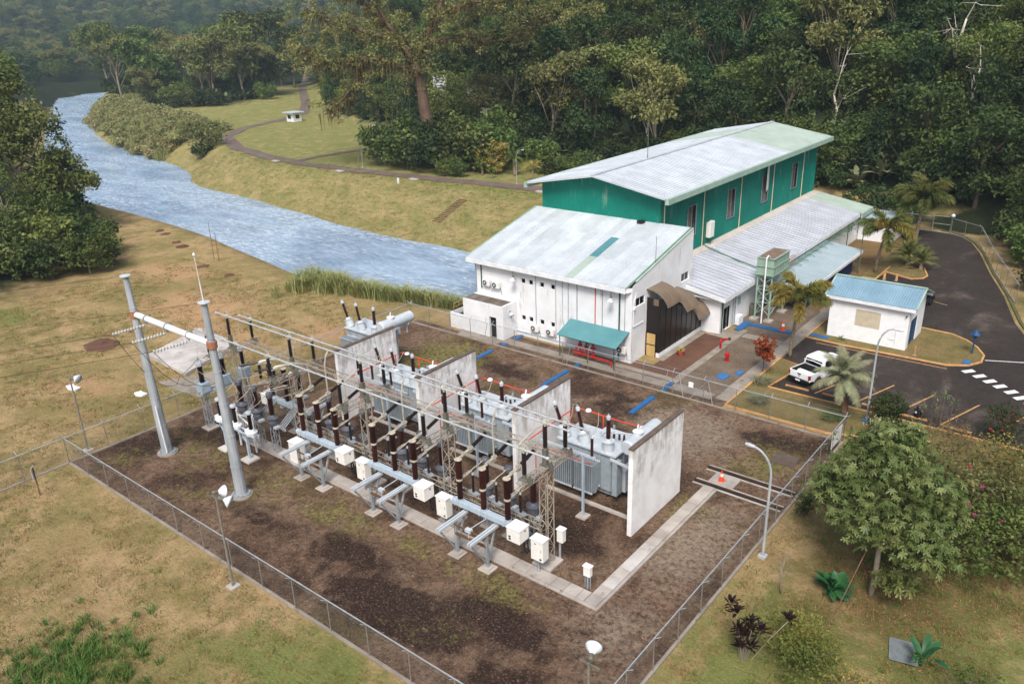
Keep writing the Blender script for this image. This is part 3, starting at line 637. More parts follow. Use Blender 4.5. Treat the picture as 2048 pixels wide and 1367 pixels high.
MB().quad((-33.75,56.76,6.6),(-33.42,Y0,6.62),(-33.42,Y0,7.0),(-33.75,56.76,7.0)).box(-51.7,-33.8,56.82,57.34,6.58,6.62).build('soffit', MATS['white_plain'], PH)
MB().bar((X1-.05,58.0,zr(58)+0.0),(X1-.05,Y1,zr(Y1)+.0),0.16,0.1).build('coping', MATS['green_trim'], PH)
# pipes and conduits on the front wall
for x, r, m_, z0, z1 in ((-50.35,0.06,'dark_green',4.0,6.6),(-43.7,0.03,'galv',1.3,6.6),(-41.4,0.025,'galv',0.6,6.6),(-40.65,0.03,'beam_blue',2.6,6.6),(-40.0,0.045,'beam_blue',2.0,6.6),(-39.05,0.04,'galv',2.7,6.6),(-37.1,0.04,'fire_red',2.7,6.6),(-36.35,0.03,'galv',2.9,6.6),(-34.6,0.07,'dark_green',0.2,6.6),(-34.05,0.025,'galv',1.4,6.6),(-51.05,0.05,'galv',0.3,6.6)):
    MB().cyl((x,Y0-0.07,z0),(x,Y0-0.07,z1),r,n=8).build('wall_pipe', MATS[m_], PH)
MB().tube([(-40.65,57.28,2.6),(-40.5,57.28,2.2),(-40.2,57.28,2.0),(-40.0,57.28,2.1)],0.045).build('wall_pipe', MATS['beam_blue'], PH)
MB().tube([(-46.0,57.27,0.45),(-40,57.27,0.42),(-34,57.27,0.4)],0.05).build('wall_pipe', MATS['lightgrey_paint'], PH)
cd = MB(); cd.tube([(X1+.05,57.55,3.4),(X1+.05,57.6,5.6),(X1+.05,57.9,6.2),(X1+.05,57.9,6.4)],0.04); cd.tube([(X1+.05,57.6,3.4),(X1+.05,59.3,3.4)],0.04); cd.build('conduit', MATS['white_fascia'], PH)
MB().box(X1+.01,X1+.2,57.5,57.75,5.0,5.25).build('junction_box', MATS['white_plain'], PH)
# staircase enclosure with three stepped barrel canopies
by0, by1, bx = 59.9, 68.04, -32.0
MB().prism([(X1+.02,by0),(bx,by0),(bx,by1),(X1+.02,by1)],0.0,0.42).build('plinth', MATS['white_wall'], PH)
g = MB(); zt = lambda y: 5.55 - (y-by0)*0.44
nseg = 8
for i in range(nseg):
    a = by0+(by1-by0)*i/nseg+0.01; b = by0+(by1-by0)*(i+1)/nseg-0.01
    MB().quad((bx-.02,a,.42),(bx-.02,b,.42),(bx-.02,b,zt(b)),(bx-.02,a,zt(a))).quad((bx-.06,b,.42),(bx-.06,a,.42),(bx-.06,a,zt(a)),(bx-.06,b,zt(b))).build('glazing_pane', MATS['glass_bay'], PH)
    g.bar((bx-.02,b+.01,.42),(bx-.02,b+.01,zt(b)),0.05)
g.bar((bx-.02,by0,zt(by0)),(bx-.02,by1,zt(by1)),0.07); g.build('glazing_frame', MATS['black'], PH)
MB().quad((X1+.02,by0,2.25),(bx,by0,2.25),(bx,by0,5.5),(X1+.02,by0,5.5)).quad((bx-.55,by0,.42),(bx,by0,.42),(bx,by0,2.25),(bx-.55,by0,2.25)).build('glazing_pane', MATS['glass_bay'], PH)
MB().quad((-32.72,by0-.02,4.85),(-32.2,by0-.02,4.85),(-32.2,by0-.02,5.45),(-32.72,by0-.02,5.45)).build('glazing_pane', MATS['poly_brown'], PH)
d_ = MB().box(-33.28,-32.40,by0-.05,by0-.01,0.02,2.2).build('door', MATS['door_wood'], PH)
fr_ = MB(); fr_.bar((-33.33,by0-.04,0),(-33.33,by0-.04,2.25),.08); fr_.bar((-32.37,by0-.04,0),(-32.37,by0-.04,2.25),.06); fr_.bar((-33.3,by0-.04,1.1),(-32.4,by0-.04,1.1),.05,.08); fr_.bar((-33.3,by0-.04,2.22),(-32.4,by0-.04,2.22),.06); fr_.build('door_frame', MATS['black'], d_)
MB().cyl((-32.5,by0-.08,1.0),(-32.5,by0-.03,1.0),.03,n=6).build('handle', MATS['galv'], d_)
for y0_, y1_, zc, xo in ((59.75,62.3,6.25,2.15),(62.9,65.3,4.95,2.4),(65.7,68.0,3.3,2.3)):
    mb = MB(); n = 10
    pts = [(X1+.02+xo*math.sin(t*1.35)/math.sin(1.35), zc-1.35*(1-math.cos(t*1.35))/(1-math.cos(1.35))) for t in [i/n for i in range(n+1)]]
    for (xa, za), (xb, zb) in zip(pts[:-1], pts[1:]):
        mb.quad((xa,y0_,za),(xb,y0_,zb),(xb,y1_,zb),(xa,y1_,za)); mb.quad((xa,y0_,za-.03),(xa,y1_,za-.03),(xb,y1_,zb-.03),(xb,y0_,zb-.03)); mb.quad((xa,y0_,za-.03),(xb,y0_,zb-.03),(xb,y0_,zb),(xa,y0_,za)); mb.quad((xb,y1_,zb-.03),(xa,y1_,za-.03),(xa,y1_,za),(xb,y1_,zb))
    mb.quad((pts[-1][0],y0_,pts[-1][1]-.03),(pts[-1][0],y1_,pts[-1][1]-.03),(pts[-1][0],y1_,pts[-1][1]),(pts[-1][0],y0_,pts[-1][1]))
    c_ = mb.build('canopy', MATS['poly_brown'], PH, smooth=False)
    rb = MB()
    for yy in (y0_, (y0_+y1_)/2, y1_): rb.tube([(x, yy, z+.015) for x, z in pts], 0.025, 5)
    rb.build('rib', MATS['bracket'], c_)
# teal awning over the red valves
aw = MB(); aw.quad((-39.72,55.05,2.1),(-33.55,55.05,2.1),(-33.55,57.3,2.92),(-39.72,57.3,2.92))
av = Vector((0,2.25,.82)).normalized()
lay(PH, (-39.75,55.05,2.12), (1,0,0), av, 6.2, 7, 2.4, 8, 0.03, 'roof_teal', wave=True, name='awning_sheet')
ps = MB()
for x in (-39.5,-36.5,-33.8): ps.bar((x,55.2,0),(x,55.2,2.1),.06); ps.bar((x,55.2,2.1),(x,57.3,2.85),.05)
ps.bar((-39.6,55.2,2.05),(-33.7,55.2,2.05),.06); ps.build('awning_frame', MATS['dark_green'], PH)
# -- tall hall
hx0, hx1, hy0, hy1, hxm = -51.0, -37.0, 68.36, 111.0, -44.0
rz = lambda x: 13.95 - abs(x-hxm)*(1.45/8.2)
hw = MB()
corr_wall(hw, (hx0,hy0,0), (1,0,0), hx1-hx0, lambda a: rz(hx0+a)-.06, lambda a: 9.0)
corr_wall(hw, (hx1,hy0,0), (0,1,0), hy1-hy0, lambda a: rz(hx1)-.06, lambda a: 5.0)
corr_wall(hw, (hx1,hy1,0), (-1,0,0), hx1-hx0, lambda a: rz(hx1-a)-.06, lambda a: 0.0, 0.5)
corr_wall(hw, (hx0,hy1,0), (0,-1,0), hy1-hy0, lambda a: rz(hx0)-.06, lambda a: -1.0, 0.5)
hw.build('hall_cladding', MATS['green_cladding'], PH)
MB().quad((hx0,hy1,-7),(hx0,hy0,-7),(hx0,hy0,-1),(hx0,hy1,-1)).build('hall_base', MATS['concrete'], PH)
sv = 8.2*math.hypot(1, 1.45/8.2)
lay(PH, (-35.8,67.2,12.5), (0,1,0), (-1,0,1.45/8.2), 45.2, 44, sv, 2, 0.05, lambda i, r: 'roof_greenish' if i > 29 else 'roof_light')
lay(PH, (-52.2,112.4,12.5), (0,-1,0), (1,0,1.45/8.2), 45.2, 44, sv, 2, 0.05, lambda i, r: 'roof_greenish' if i < 14 and i > 5 else 'roof_light')
MB().bar((hxm,67.18,14.0),(hxm,112.42,14.0),.5,.06).build('ridge_cap', MATS['roof_light'], PH)
MB().box(-35.86,-35.50,67.15,112.45,11.95,12.5).build('gutter', MATS['green_trim'], PH)
MB().box(-52.5,-52.14,67.15,112.45,11.95,12.5).build('gutter', MATS['green_trim'], PH)
bt = MB()
for yy in (67.18, 112.42): bt.bar((-35.8,yy,12.42),(hxm,yy,13.87),.06,.16); bt.bar((-52.2,yy,12.42),(hxm,yy,13.87),.06,.16)
bt.build('barge_trim', MATS['roof_light'], PH)
MB().quad((-52.2,67.25,12.38),(hxm,67.25,13.83),(hxm,68.3,13.83),(-52.2,68.3,12.38)).quad((hxm,67.25,13.83),(-35.8,67.25,12.38),(-35.8,68.3,12.38),(hxm,68.3,13.83)).quad((-35.85,68.3,12.3),(-37.0,68.3,12.5),(-37.0,111,12.5),(-35.85,111,12.3)).build('soffit', MATS['white_plain'], PH)
for y in (73.9, 83.3, 92.7, 102.1):
    w_ = window(PH, (hx1+.06,y,0), (0,1,0), 1.95, 7.1, 10.35, depth=-0.02, mat='glass_dark', frame='galv', fr=.07, bars=1)
    for i in range(22):
        z = 7.2+3.1*i/22; q = MB(); q.bar((hx1+.10,y+.08,z),(hx1+.10,y+.95,z),.07,.01,up=(1,0,.7)); q.build('slat', MATS['bracket'], w_)
MB().quad((hx1+.5,93.0,8.5),(hx1+.12,94.6,8.5),(hx1+.12,94.6,11.4),(hx1+.5,93.0,11.4)).build('shutter', MATS['cream_box'], PH)
for y in (69.0,77.5,86.75,96.1,105.95): MB().cyl((hx1+.12,y,5.3),(hx1+.12,y,12.0),.06,n=8).build('downpipe', MATS['pipe_cream'], PH)
MB().quad((hx1+.01,hy0,5.45),(-36.2,hy0,5.22),(-36.2,hy1,5.22),(hx1+.01,hy1,5.45)).quad((-36.2,hy0,5.22),(-36.2,hy0,5.08),(-36.2,hy1,5.08),(-36.2,hy1,5.22)).build('flashing', MATS['roof_flash'], PH)
MB().box(hx1+.1,hx1+.6,78.35,79.35,6.2,7.9).build('wall_tank', MATS['cream_box'], PH, bevel=.04)
wp = MB(); wp.tube([(hx1+.15,78.0,8.1),(hx1+.15,77.9,5.6),(hx1+.6,77.9,5.35),(-33,77.2,4.75),(-29.5,76.8,4.15)],.05); wp.tube([(hx1+.2,78.0,7.95),(hx1+.3,78.6,7.95)],.04); wp.tube([(hx1+.4,79,6.1),(hx1+.4,79,5.4)],.04); wp.build('roof_pipe', MATS['green_pipe'], PH)
MB().cyl((hxm,78,13.9),(hxm,78,19.5),.04,.015,n=6).build('lightning_rod', MATS['bracket'], PH)
MB().cyl((X1-.1,61.4,7.0),(X1-.1,61.4,10.6),.03,.02,n=6).build('lightning_rod', MATS['bracket'], PH)
MB().lathe((-38.8,67.9,9.85),(-38.8,67.9,9.95),[(0,.2),(.0,.42),(1,.42),(1,.2)],14).build('tyre', MATS['rubber'], PH)
# -- east annex
ax1, ay0, ay1 = -30.1, 68.07, 111.0
za = lambda x: 3.97 + (-29.42-x)*0.176
aw_ = MB()
wall_panel(aw_, (X1,ay0,0), (1,0,0), ax1-X1, -0.2, 3.55)
aw_.quad((X1,ay0,3.55),(ax1,ay0,3.55),(ax1,ay0,za(ax1)-.03),(X1,ay0,za(X1)-.03))
wall_panel(aw_, (ax1,ay0,0), (0,1,0), ay1-ay0, -0.2, 3.9, [(0.75,2.3,0.05,2.35),(37.2,39.2,1.5,2.85)], .2)
wall_panel(aw_, (ax1,ay1,0), (-1,0,0), 7.0, -0.2, 4.0)
aw_.build('annex_wall', MATS['white_wall'], PH)
lay(PH, (-29.42,67.4,3.97), (0,1,0), (-1,0,.176), 39.6, 50, (37-29.42)*math.hypot(1,.176), 1, 0.06, 'roof_annex')
lay(PH, (-29.2,107.0,3.95), (0,1,0), (-1,0,.176), 4.6, 6, (37-29.42)*math.hypot(1,.176), 3, 0.04, 'roof_greenish')
MB().box(-29.5,-29.36,67.36,107.0,3.48,3.93).build('fascia', MATS['white_fascia'], PH); MB().box(-29.26,-29.1,107.0,111.6,3.3,3.92).build('fascia', MATS['green_trim'], PH)
MB().quad((X1,67.38,4.1),(-29.4,67.38,3.45),(-29.4,67.38,3.93),(X1,67.38,4.63)).quad((X1+.1,67.42,3.6),(-29.5,67.42,3.5),(-29.5,68.05,3.5),(X1+.1,68.05,3.6)).build('fascia', MATS['white_fascia'], PH)
d_ = MB().quad((ax1-.18,68.82,.05),(ax1-.18,70.37,.05),(ax1-.18,70.37,2.35),(ax1-.18,68.82,2.35)).build('door', MATS['glass_dark'], PH)
q = MB()
for yy in (68.85,69.6,70.34): q.bar((ax1-.14,yy,.05),(ax1-.14,yy,2.35),.06)
q.build('door_frame', MATS['black'], d_)
window(PH, (ax1,ay0+37.2,0), (0,1,0), 2.0, 1.5, 2.85, bars=2, depth=.15)
for y, m_, r in ((68.4,'dark_green',.06),(70.8,'galv',.04),(71.3,'galv',.05),(105.0,'green_pipe',.06)): MB().cyl((ax1+.08,y,.1),(ax1+.08,y,3.5),r,n=8).build('downpipe', MATS[m_], PH)
MB().box(ax1+.02,ax1+.12,71.9,72.4,1.9,2.6).build('notice_board', MATS['green_trim'], PH)
MB().box(ax1+.02,ax1+.55,71.3,72.3,.0,.85).build('sink', MATS['white_wall'], PH)
MB().lathe((ax1+.6,74.8,0),(ax1+.6,74.8,1.2),[(0,.38),(1,.42),(1,.34),(.8,.34)],14,caps=True).build('barrel', MATS['bracket'], PH)
# lean-to canopy on the far side, navy wall under it
MB().box(-28.0,-26.0,79.5,94.2,0.0,2.35).build('navy_wall', MATS['navy_wall'], PH)
lay(PH, (-25.3,77.0,2.62), (0,1,0), (-1,0,.13), 18.0, 18, 4.9, 2, 0.03, 'roof_canopy')
MB().box(-25.4,-25.22,77.0,95.0,2.25,2.6).build('fascia', MATS['white_fascia'], PH); MB().box(-30.0,-25.3,76.9,77.0,2.3,2.62).build('fascia', MATS['white_fascia'], PH)
q = MB()
for y in np.arange(79.5,106,2.0): q.tube([(-29.3,y,3.35),(-28.2,y,3.3),(-28.2,y,3.15)],.03,5)
q.tube([(-29.0,78.5,3.42),(-29.0,106,3.42)],.05,6); q.tube([(-28.8,78.5,3.36),(-28.8,106,3.36)],.04,6); q.build('roof_pipe', MATS['green_pipe'], PH)
for y in (78.0,94.6): MB().bar((-25.5,y,0),(-25.5,y,2.5),.1).build('post', MATS['green_pipe'], PH)
MB().cyl((-25.2,94.0,0),(-25.2,94.0,5.0),.05,n=8).build('mast', MATS['bracket'], PH)
# low far extension
MB().box(-30.0,-25.8,109.2,114.0,0,2.75).build('extension_wall', MATS['white_wall'], PH)
lay(PH, (-25.2,108.6,2.8), (0,1,0), (-1,0,.06), 5.6, 6, 4.9, 2, 0.03, 'roof_canopy')
MB().box(-25.3,-25.12,108.6,114.2,2.6,2.8).build('fascia', MATS['white_fascia'], PH)
# -- small flat-roofed annex at the front
FA = athing('annex', 'small flat-roofed white annex with a dark doorway beside the front wall', 'building', (-48.5,56,0))
q = MB(); wall_panel(q, (-51.06,55.2,0), (1,0,0), 5.0, -.2, 3.4, [(3.3,4.15,.02,2.15)], .25); wall_panel(q, (-46.06,55.2,0), (0,1,0), 2.14, -.2, 3.4); wall_panel(q, (-51.06,57.34,0), (0,-1,0), 2.14, -7, 3.4); q.build('wall', MATS['white_wall'], FA)
MB().quad((-51.06,55.2,3.4),(-46.06,55.2,3.4),(-46.06,55.3,3.4),(-51.06,55.3,3.4)).quad((-46.3,55.3,3.4),(-46.06,55.3,3.4),(-46.06,57.34,3.4),(-46.3,57.34,3.4)).quad((-51.06,56.9,3.4),(-46.3,56.9,3.4),(-46.3,57.34,3.4),(-51.06,57.34,3.4)).build('parapet', MATS['white_fascia'], FA)
MB().quad((-51.06,55.3,3.39),(-46.3,55.3,3.39),(-46.3,56.9,3.39),(-51.06,56.9,3.39)).build('roof', MATS['moss_roof'], FA)
MB().quad((-47.76,55.44,0),(-46.9,55.44,0),(-46.9,55.44,2.2),(-47.76,55.44,2.2)).build('doorway', MATS['black'], FA)
LW = athing('pit_wall', 'low white walled pit with yellow handrail beside the flat-roofed annex', 'wall', (-52,56,0))
q = MB(); q.box(-52.9,-51.1,55.25,55.4,-1,1.55); q.box(-52.9,-52.75,55.4,58.2,-4,1.55); q.build('wall', MATS['white_wall'], LW)
MB().box(-52.75,-51.1,55.4,58.0,-3,1.1).build('floor', MATS['black'], LW)
q = MB(); q.tube([(-52.7,55.6,1.55),(-52.7,55.6,2.4),(-52.7,57.6,2.4),(-52.7,57.6,1.5)],.03); q.tube([(-52.7,55.6,2.0),(-52.7,57.6,2.0)],.025); q.build('handrail', MATS['paint_yellow'], LW)
# -- outbuilding
OB = athing('outbuilding', 'small white outbuilding with blue corrugated gable roof beside the parking', 'building', (-18.3,76.2,0))
ox0, ox1, oy0, oy1 = -21.75, -14.88, 73.4, 78.95
q = MB(); wall_panel(q, (ox0,oy0,0), (1,0,0), ox1-ox0, 0, 3.85, [(2.33,4.5,1.52,3.1)], .12); wall_panel(q, (ox1,oy0,0), (0,1,0), oy1-oy0, 0, 3.85, [(0.85,3.3,.05,2.6)], .15)
wall_panel(q, (ox1,oy1,0), (-1,0,0), ox1-ox0, 0, 3.85); wall_panel(q, (ox0,oy1,0), (0,-1,0), oy1-oy0, 0, 3.85)
ry = 75.75
for x in (ox0, ox1): q.quad(*([(x,oy0,3.85),(x,oy1,3.85),(x,ry,5.15)] if x == ox1 else [(x,oy1,3.85),(x,oy0,3.85),(x,ry,5.15)]))
q.build('wall', MATS['white_plain'], OB)
window(OB, (ox0+2.33,oy0,0), (1,0,0), 2.17, 1.52, 3.1, depth=.1, slats=18, frame='louver')
d_ = MB().quad((ox1-.12,oy0+.85,.05),(ox1-.12,oy0+3.3,.05),(ox1-.12,oy0+3.3,2.6),(ox1-.12,oy0+.85,2.6)).build('door', MATS['door_blue'], OB)
q = MB()
for i in range(3): q.bar((ox1-.1,oy0+.9+1.17*i,.05),(ox1-.1,oy0+.9+1.17*i,2.6),.06)
q.build('door_frame', MATS['door_blue'], d_)
fs = Vector((0,2.73,1.16))
lay(OB, (-22.15,73.02,4.12), (1,0,0), fs, 7.8, 9, fs.length, 4, 0.05, 'roof_blue', wave=True)
bs = Vector((0,-2.73-.55,1.16+.1)); lay(OB, (-14.35,79.03,4.02), (-1,0,0), bs, 7.8, 9, bs.length, 4, 0.05, 'roof_blue', wave=True)
q = MB(); q.bar((-22.2,ry,5.34),(-14.3,ry,5.34),.32,.05)
for x in (-22.17,-14.33): q.bar((x,73.0,4.14),(x,ry,5.3),.14,.07); q.bar((x,79.0,4.06),(x,ry,5.3),.14,.07)
q.build('ridge_cap', MATS['green_trim'], OB)
MB().box(-22.1,-14.4,72.98,73.06,3.8,4.1).build('fascia', MATS['white_fascia'], OB); MB().box(-22.1,-14.4,78.95,79.03,3.75,4.0).build('fascia', MATS['white_fascia'], OB)
MB().quad((-22.1,73.05,3.82),(-14.4,73.05,3.82),(-14.4,73.42,3.84),(-22.1,73.42,3.84)).build('soffit', MATS['white_plain'], OB)
q = MB(); q.tube([(-15.8,73.36,.1),(-15.8,73.36,2.1)],.02,5); q.tube([(-16.4,73.36,.9),(-15.8,73.36,.9)],.02,5); q.build('wall_pipe', MATS['white_fascia'], OB)
for x in (-15.1,): MB().cyl((x,73.3,3.3),(x,73.15,3.25),.07,.05,n=8).build('lamp', MATS['black'], OB)
MB().box(ox0-.15,ox1+.15,oy0-.15,oy1+.15,-.1,.07).build('footing', MATS['concrete'], OB)
# -- guard hut far away
GH = athing('guard_hut', 'tiny white guard hut beside the bend of the far track', 'hut', (-212,158.5,0))
h0 = tz(-212,158.5)
q = MB(); q.box(-214.6,-211.2,157.2,160.2,h0-.5,h0+2.6); q.build('wall', MATS['white_wall'], GH)
MB().box(-215.3,-210.5,156.3,160.9,h0+2.6,h0+2.85).build('roof', MATS['roof_sheet'], GH)
MB().quad((-213.9,157.17,h0+.9),(-212.4,157.17,h0+.9),(-212.4,157.17,h0+2.0),(-213.9,157.17,h0+2.0)).build('window', MATS['glass_dark'], GH)
MB().quad((-211.17,158,h0+.9),(-211.17,159.4,h0+.9),(-211.17,159.4,h0+2.0),(-211.17,158,h0+2.0)).build('window', MATS['glass_dark'], GH)
# half-hidden white structures among the far plants
for i, (x, y, w_, d_, z0, h, lab) in enumerate(((-148,156,4.5,.5,0,10.5,'tall white signboard half hidden behind the giant tree'),(-118,141,4.2,3.0,0,7.0,'pale grey concrete block half hidden by yellow shrubs'),(-133,152,4.0,3.0,0,9.0,'small grey concrete block showing above the dark bushes'))):
    b_ = athing('concrete_block' if i else 'signboard', lab, 'block' if i else 'sign', (x,y,tz(x,y)))
    q = MB(); q.box(x-w_/2,x+w_/2,y-d_/2,y+d_/2,tz(x,y)-1,tz(x,y)+h); q.build('wall' if i else 'panel', MATS['concrete_white' if i else 'white_plain'], b_)
    if i: MB().box(x-w_/2-.2,x+w_/2+.2,y-d_/2-.2,y+d_/2+.2,tz(x,y)+h,tz(x,y)+h+.25).build('slab', MATS['concrete'], b_)
    else:
        for dz in (1.0,1.7,2.4): MB().quad((x-1.6,y-.27,tz(x,y)+h-dz-.18),(x+1.4,y-.27,tz(x,y)+h-dz-.18),(x+1.4,y-.27,tz(x,y)+h-dz),(x-1.6,y-.27,tz(x,y)+h-dz)).build('text_line', MATS['cover_blue'], b_)
# water tank on its steel tower
WT = athing('water_tank', 'pale green square water tank on a steel tower', 'water tank', (-28.3,75.5,0))
MB().box(-29.15,-27.45,73.6,77.5,4.75,6.45).build('tank', MATS['tank_green'], WT, bevel=.03)
MB().quad((-29.05,73.7,6.46),(-27.55,73.7,6.46),(-27.55,77.4,6.46),(-29.05,77.4,6.46)).build('lid', MATS['tank_top'], WT)
q = MB()
for z in (4.75,5.6,6.42): q.bar((-29.2,73.55,z),(-27.4,73.55,z),.07); q.bar((-27.4,73.55,z),(-27.4,77.55,z),.07); q.bar((-29.2,77.55,z),(-27.4,77.55,z),.07)
for y in np.arange(73.6,77.6,.65): q.bar((-27.4,y,4.75),(-27.4,y,5.6),.05)
q.build('tank_frame', MATS['tank_green'], WT)
for x in (-29.0,-27.58):
    for y in (73.8,77.3):
        MB().bar((x,y,.2),(x,y,4.75),.14).build('leg', MATS['tank_green'], WT); MB().box(x-.4,x+.4,y-.4,y+.4,0,.2).build('footing', MATS['concrete'], WT)
q = MB()
for z in (.6,1.9,3.2):
    for (a, b) in (((-29.0,73.8),(-27.58,73.8)),((-27.58,73.8),(-27.58,77.3)),((-29.0,73.8),(-29.0,77.3)),((-29.0,77.3),(-27.58,77.3))): q.bar((*a,z),(*b,z+1.3),.06); q.bar((*b,z),(*a,z+1.3),.06); q.bar((*a,z+1.3),(*b,z+1.3),.07)
q.build('brace', MATS['tank_green'], WT)
MB().tube([(-28.0,73.0,0),(-28.0,73.05,6.6),(-27.95,73.3,6.8),(-27.95,73.7,6.6)],.07,8).build('pipe', MATS['white_plain'], WT)
q = MB(); q.tube([(-27.2,77.0,4.9),(-27.2,77.9,4.9),(-27.2,77.9,5.9),(-27.2,77.0,5.9)],.025,5)
for y in np.arange(77,78.2,.3): q.tube([(-27.1,y,4.9),(-27.1,y,5.9)],.02,5)
q.build('guard_rail', MATS['copper'], WT)
# ------------------------------------------------------------------ switchyard
_ins = {}
def insul_mesh(r, h, mat='porcelain'):
    key = (r, h, mat)
    if key not in _ins:
        n = max(6, int(h/0.075)); prof = [(0, r*.62)]
        for i in range(n):
            t = (i+.2)/n; prof += [(t, r*.62), (t+.35/n, r), (t+.55/n, r*.62)]
        prof.append((1, r*.62)); _ins[key] = MB().lathe((0,0,0),(0,0,h),prof,10).mesh('insulator', MATS[mat])
    return _ins[key]
def insul(parent, p, h, r=.14, mat='porcelain', d=None, name='insulator'):
    o = link(name, insul_mesh(r, h, mat), parent); pp = Vector(p)
    if parent is not None and parent.name in ABS: pp = pp - ABS[parent.name]
    o.location = pp
    if d is not None: o.rotation_euler = Vector(d).to_track_quat('Z', 'Y').to_euler()
    return o
def lattice(mb, a, b, w, h=None, step=.5, r=.022, ch=.035):
    "square trussed girder from a to b"
    a = Vector(a); b = Vector(b); d = b-a; L = d.length; dn = d/L; h = h or w
    u = Vector((0,0,1)) if abs(dn.z) < .9 else Vector((0,1,0)); s = dn.cross(u).normalized()*(w/2); u = s.normalized().cross(dn)*(h/2)
    cs = [s+u, -s+u, -s-u, s-u]
    for c in cs: mb.bar(a+c, b+c, ch)
    n = max(1, round(L/step))
    for i in range(n):
        p = a+dn*(L*i/n); q = a+dn*(L*(i+1)/n)
        for j in range(4):
            c0, c1 = cs[j], cs[(j+1) % 4]
            mb.bar(p+c0, q+c1, r) if (i+j) % 2 else mb.bar(p+c1, q+c0, r)
# -- blast walls between the transformers
m, k = newmat('blast_wall')
tc = k.obj; z = k.new('ShaderNodeSeparateXYZ'); k.link(k.pos, z.inputs[0])
st = k.noise(k.mapping(k.pos, (1,1,.16)), 3.2, 6, .7); sp = k.noise(k.pos, 1.1, 6, .65)
base = k.ramp(sp, [(.40, S(236,236,235)), (.60, S(222,221,219))])
f = k.math('ADD', k.math('MULTIPLY', k.math('SUBTRACT', z.outputs[2], 3.0), .11), k.math('MULTIPLY', k.math('SUBTRACT', st, .5), 1.7))
f = k.math('ADD', f, k.math('MULTIPLY', k.math('SUBTRACT', sp, .5), .9))
k.link(k.mix(k.ramp(f, [(.12, 0.0), (.50, .75)]), base, k.ramp(st, [(.42, S(112,100,92)), (.58, S(160,150,140))])), k.b.inputs['Base Color']); k.b.inputs['Roughness'].default_value = .85
k.link(k.bump(k.noise(k.pos, 9, 5), .15, .02), k.b.inputs['Normal'])
simple('wall_cap', S(104,90,80), S(84,72,64), 1.5, .9)
wl = ['stained white blast wall standing beyond the first transformer, by the grass','stained white blast wall second from the lawn, between two transformers','stained white blast wall third from the lawn, blue strip behind it','cleanest white blast wall, last one, open gravel and rails beside it']
for i, x in enumerate((-46.05,-37.5,-28.95,-20.4)):
    W = thing('blast_wall', wl[i], 'wall', (x,38.4,0), 0, 'blast walls between the transformers')
    MB().box(-.15,.15,-3.05,3.05,-.2,5.8).build('panel', MATS['blast_wall'], W, bevel=.02)
    MB().box(-.17,.17,-3.08,3.08,5.8,5.9).build('cap', MATS['wall_cap'], W, bevel=.015)
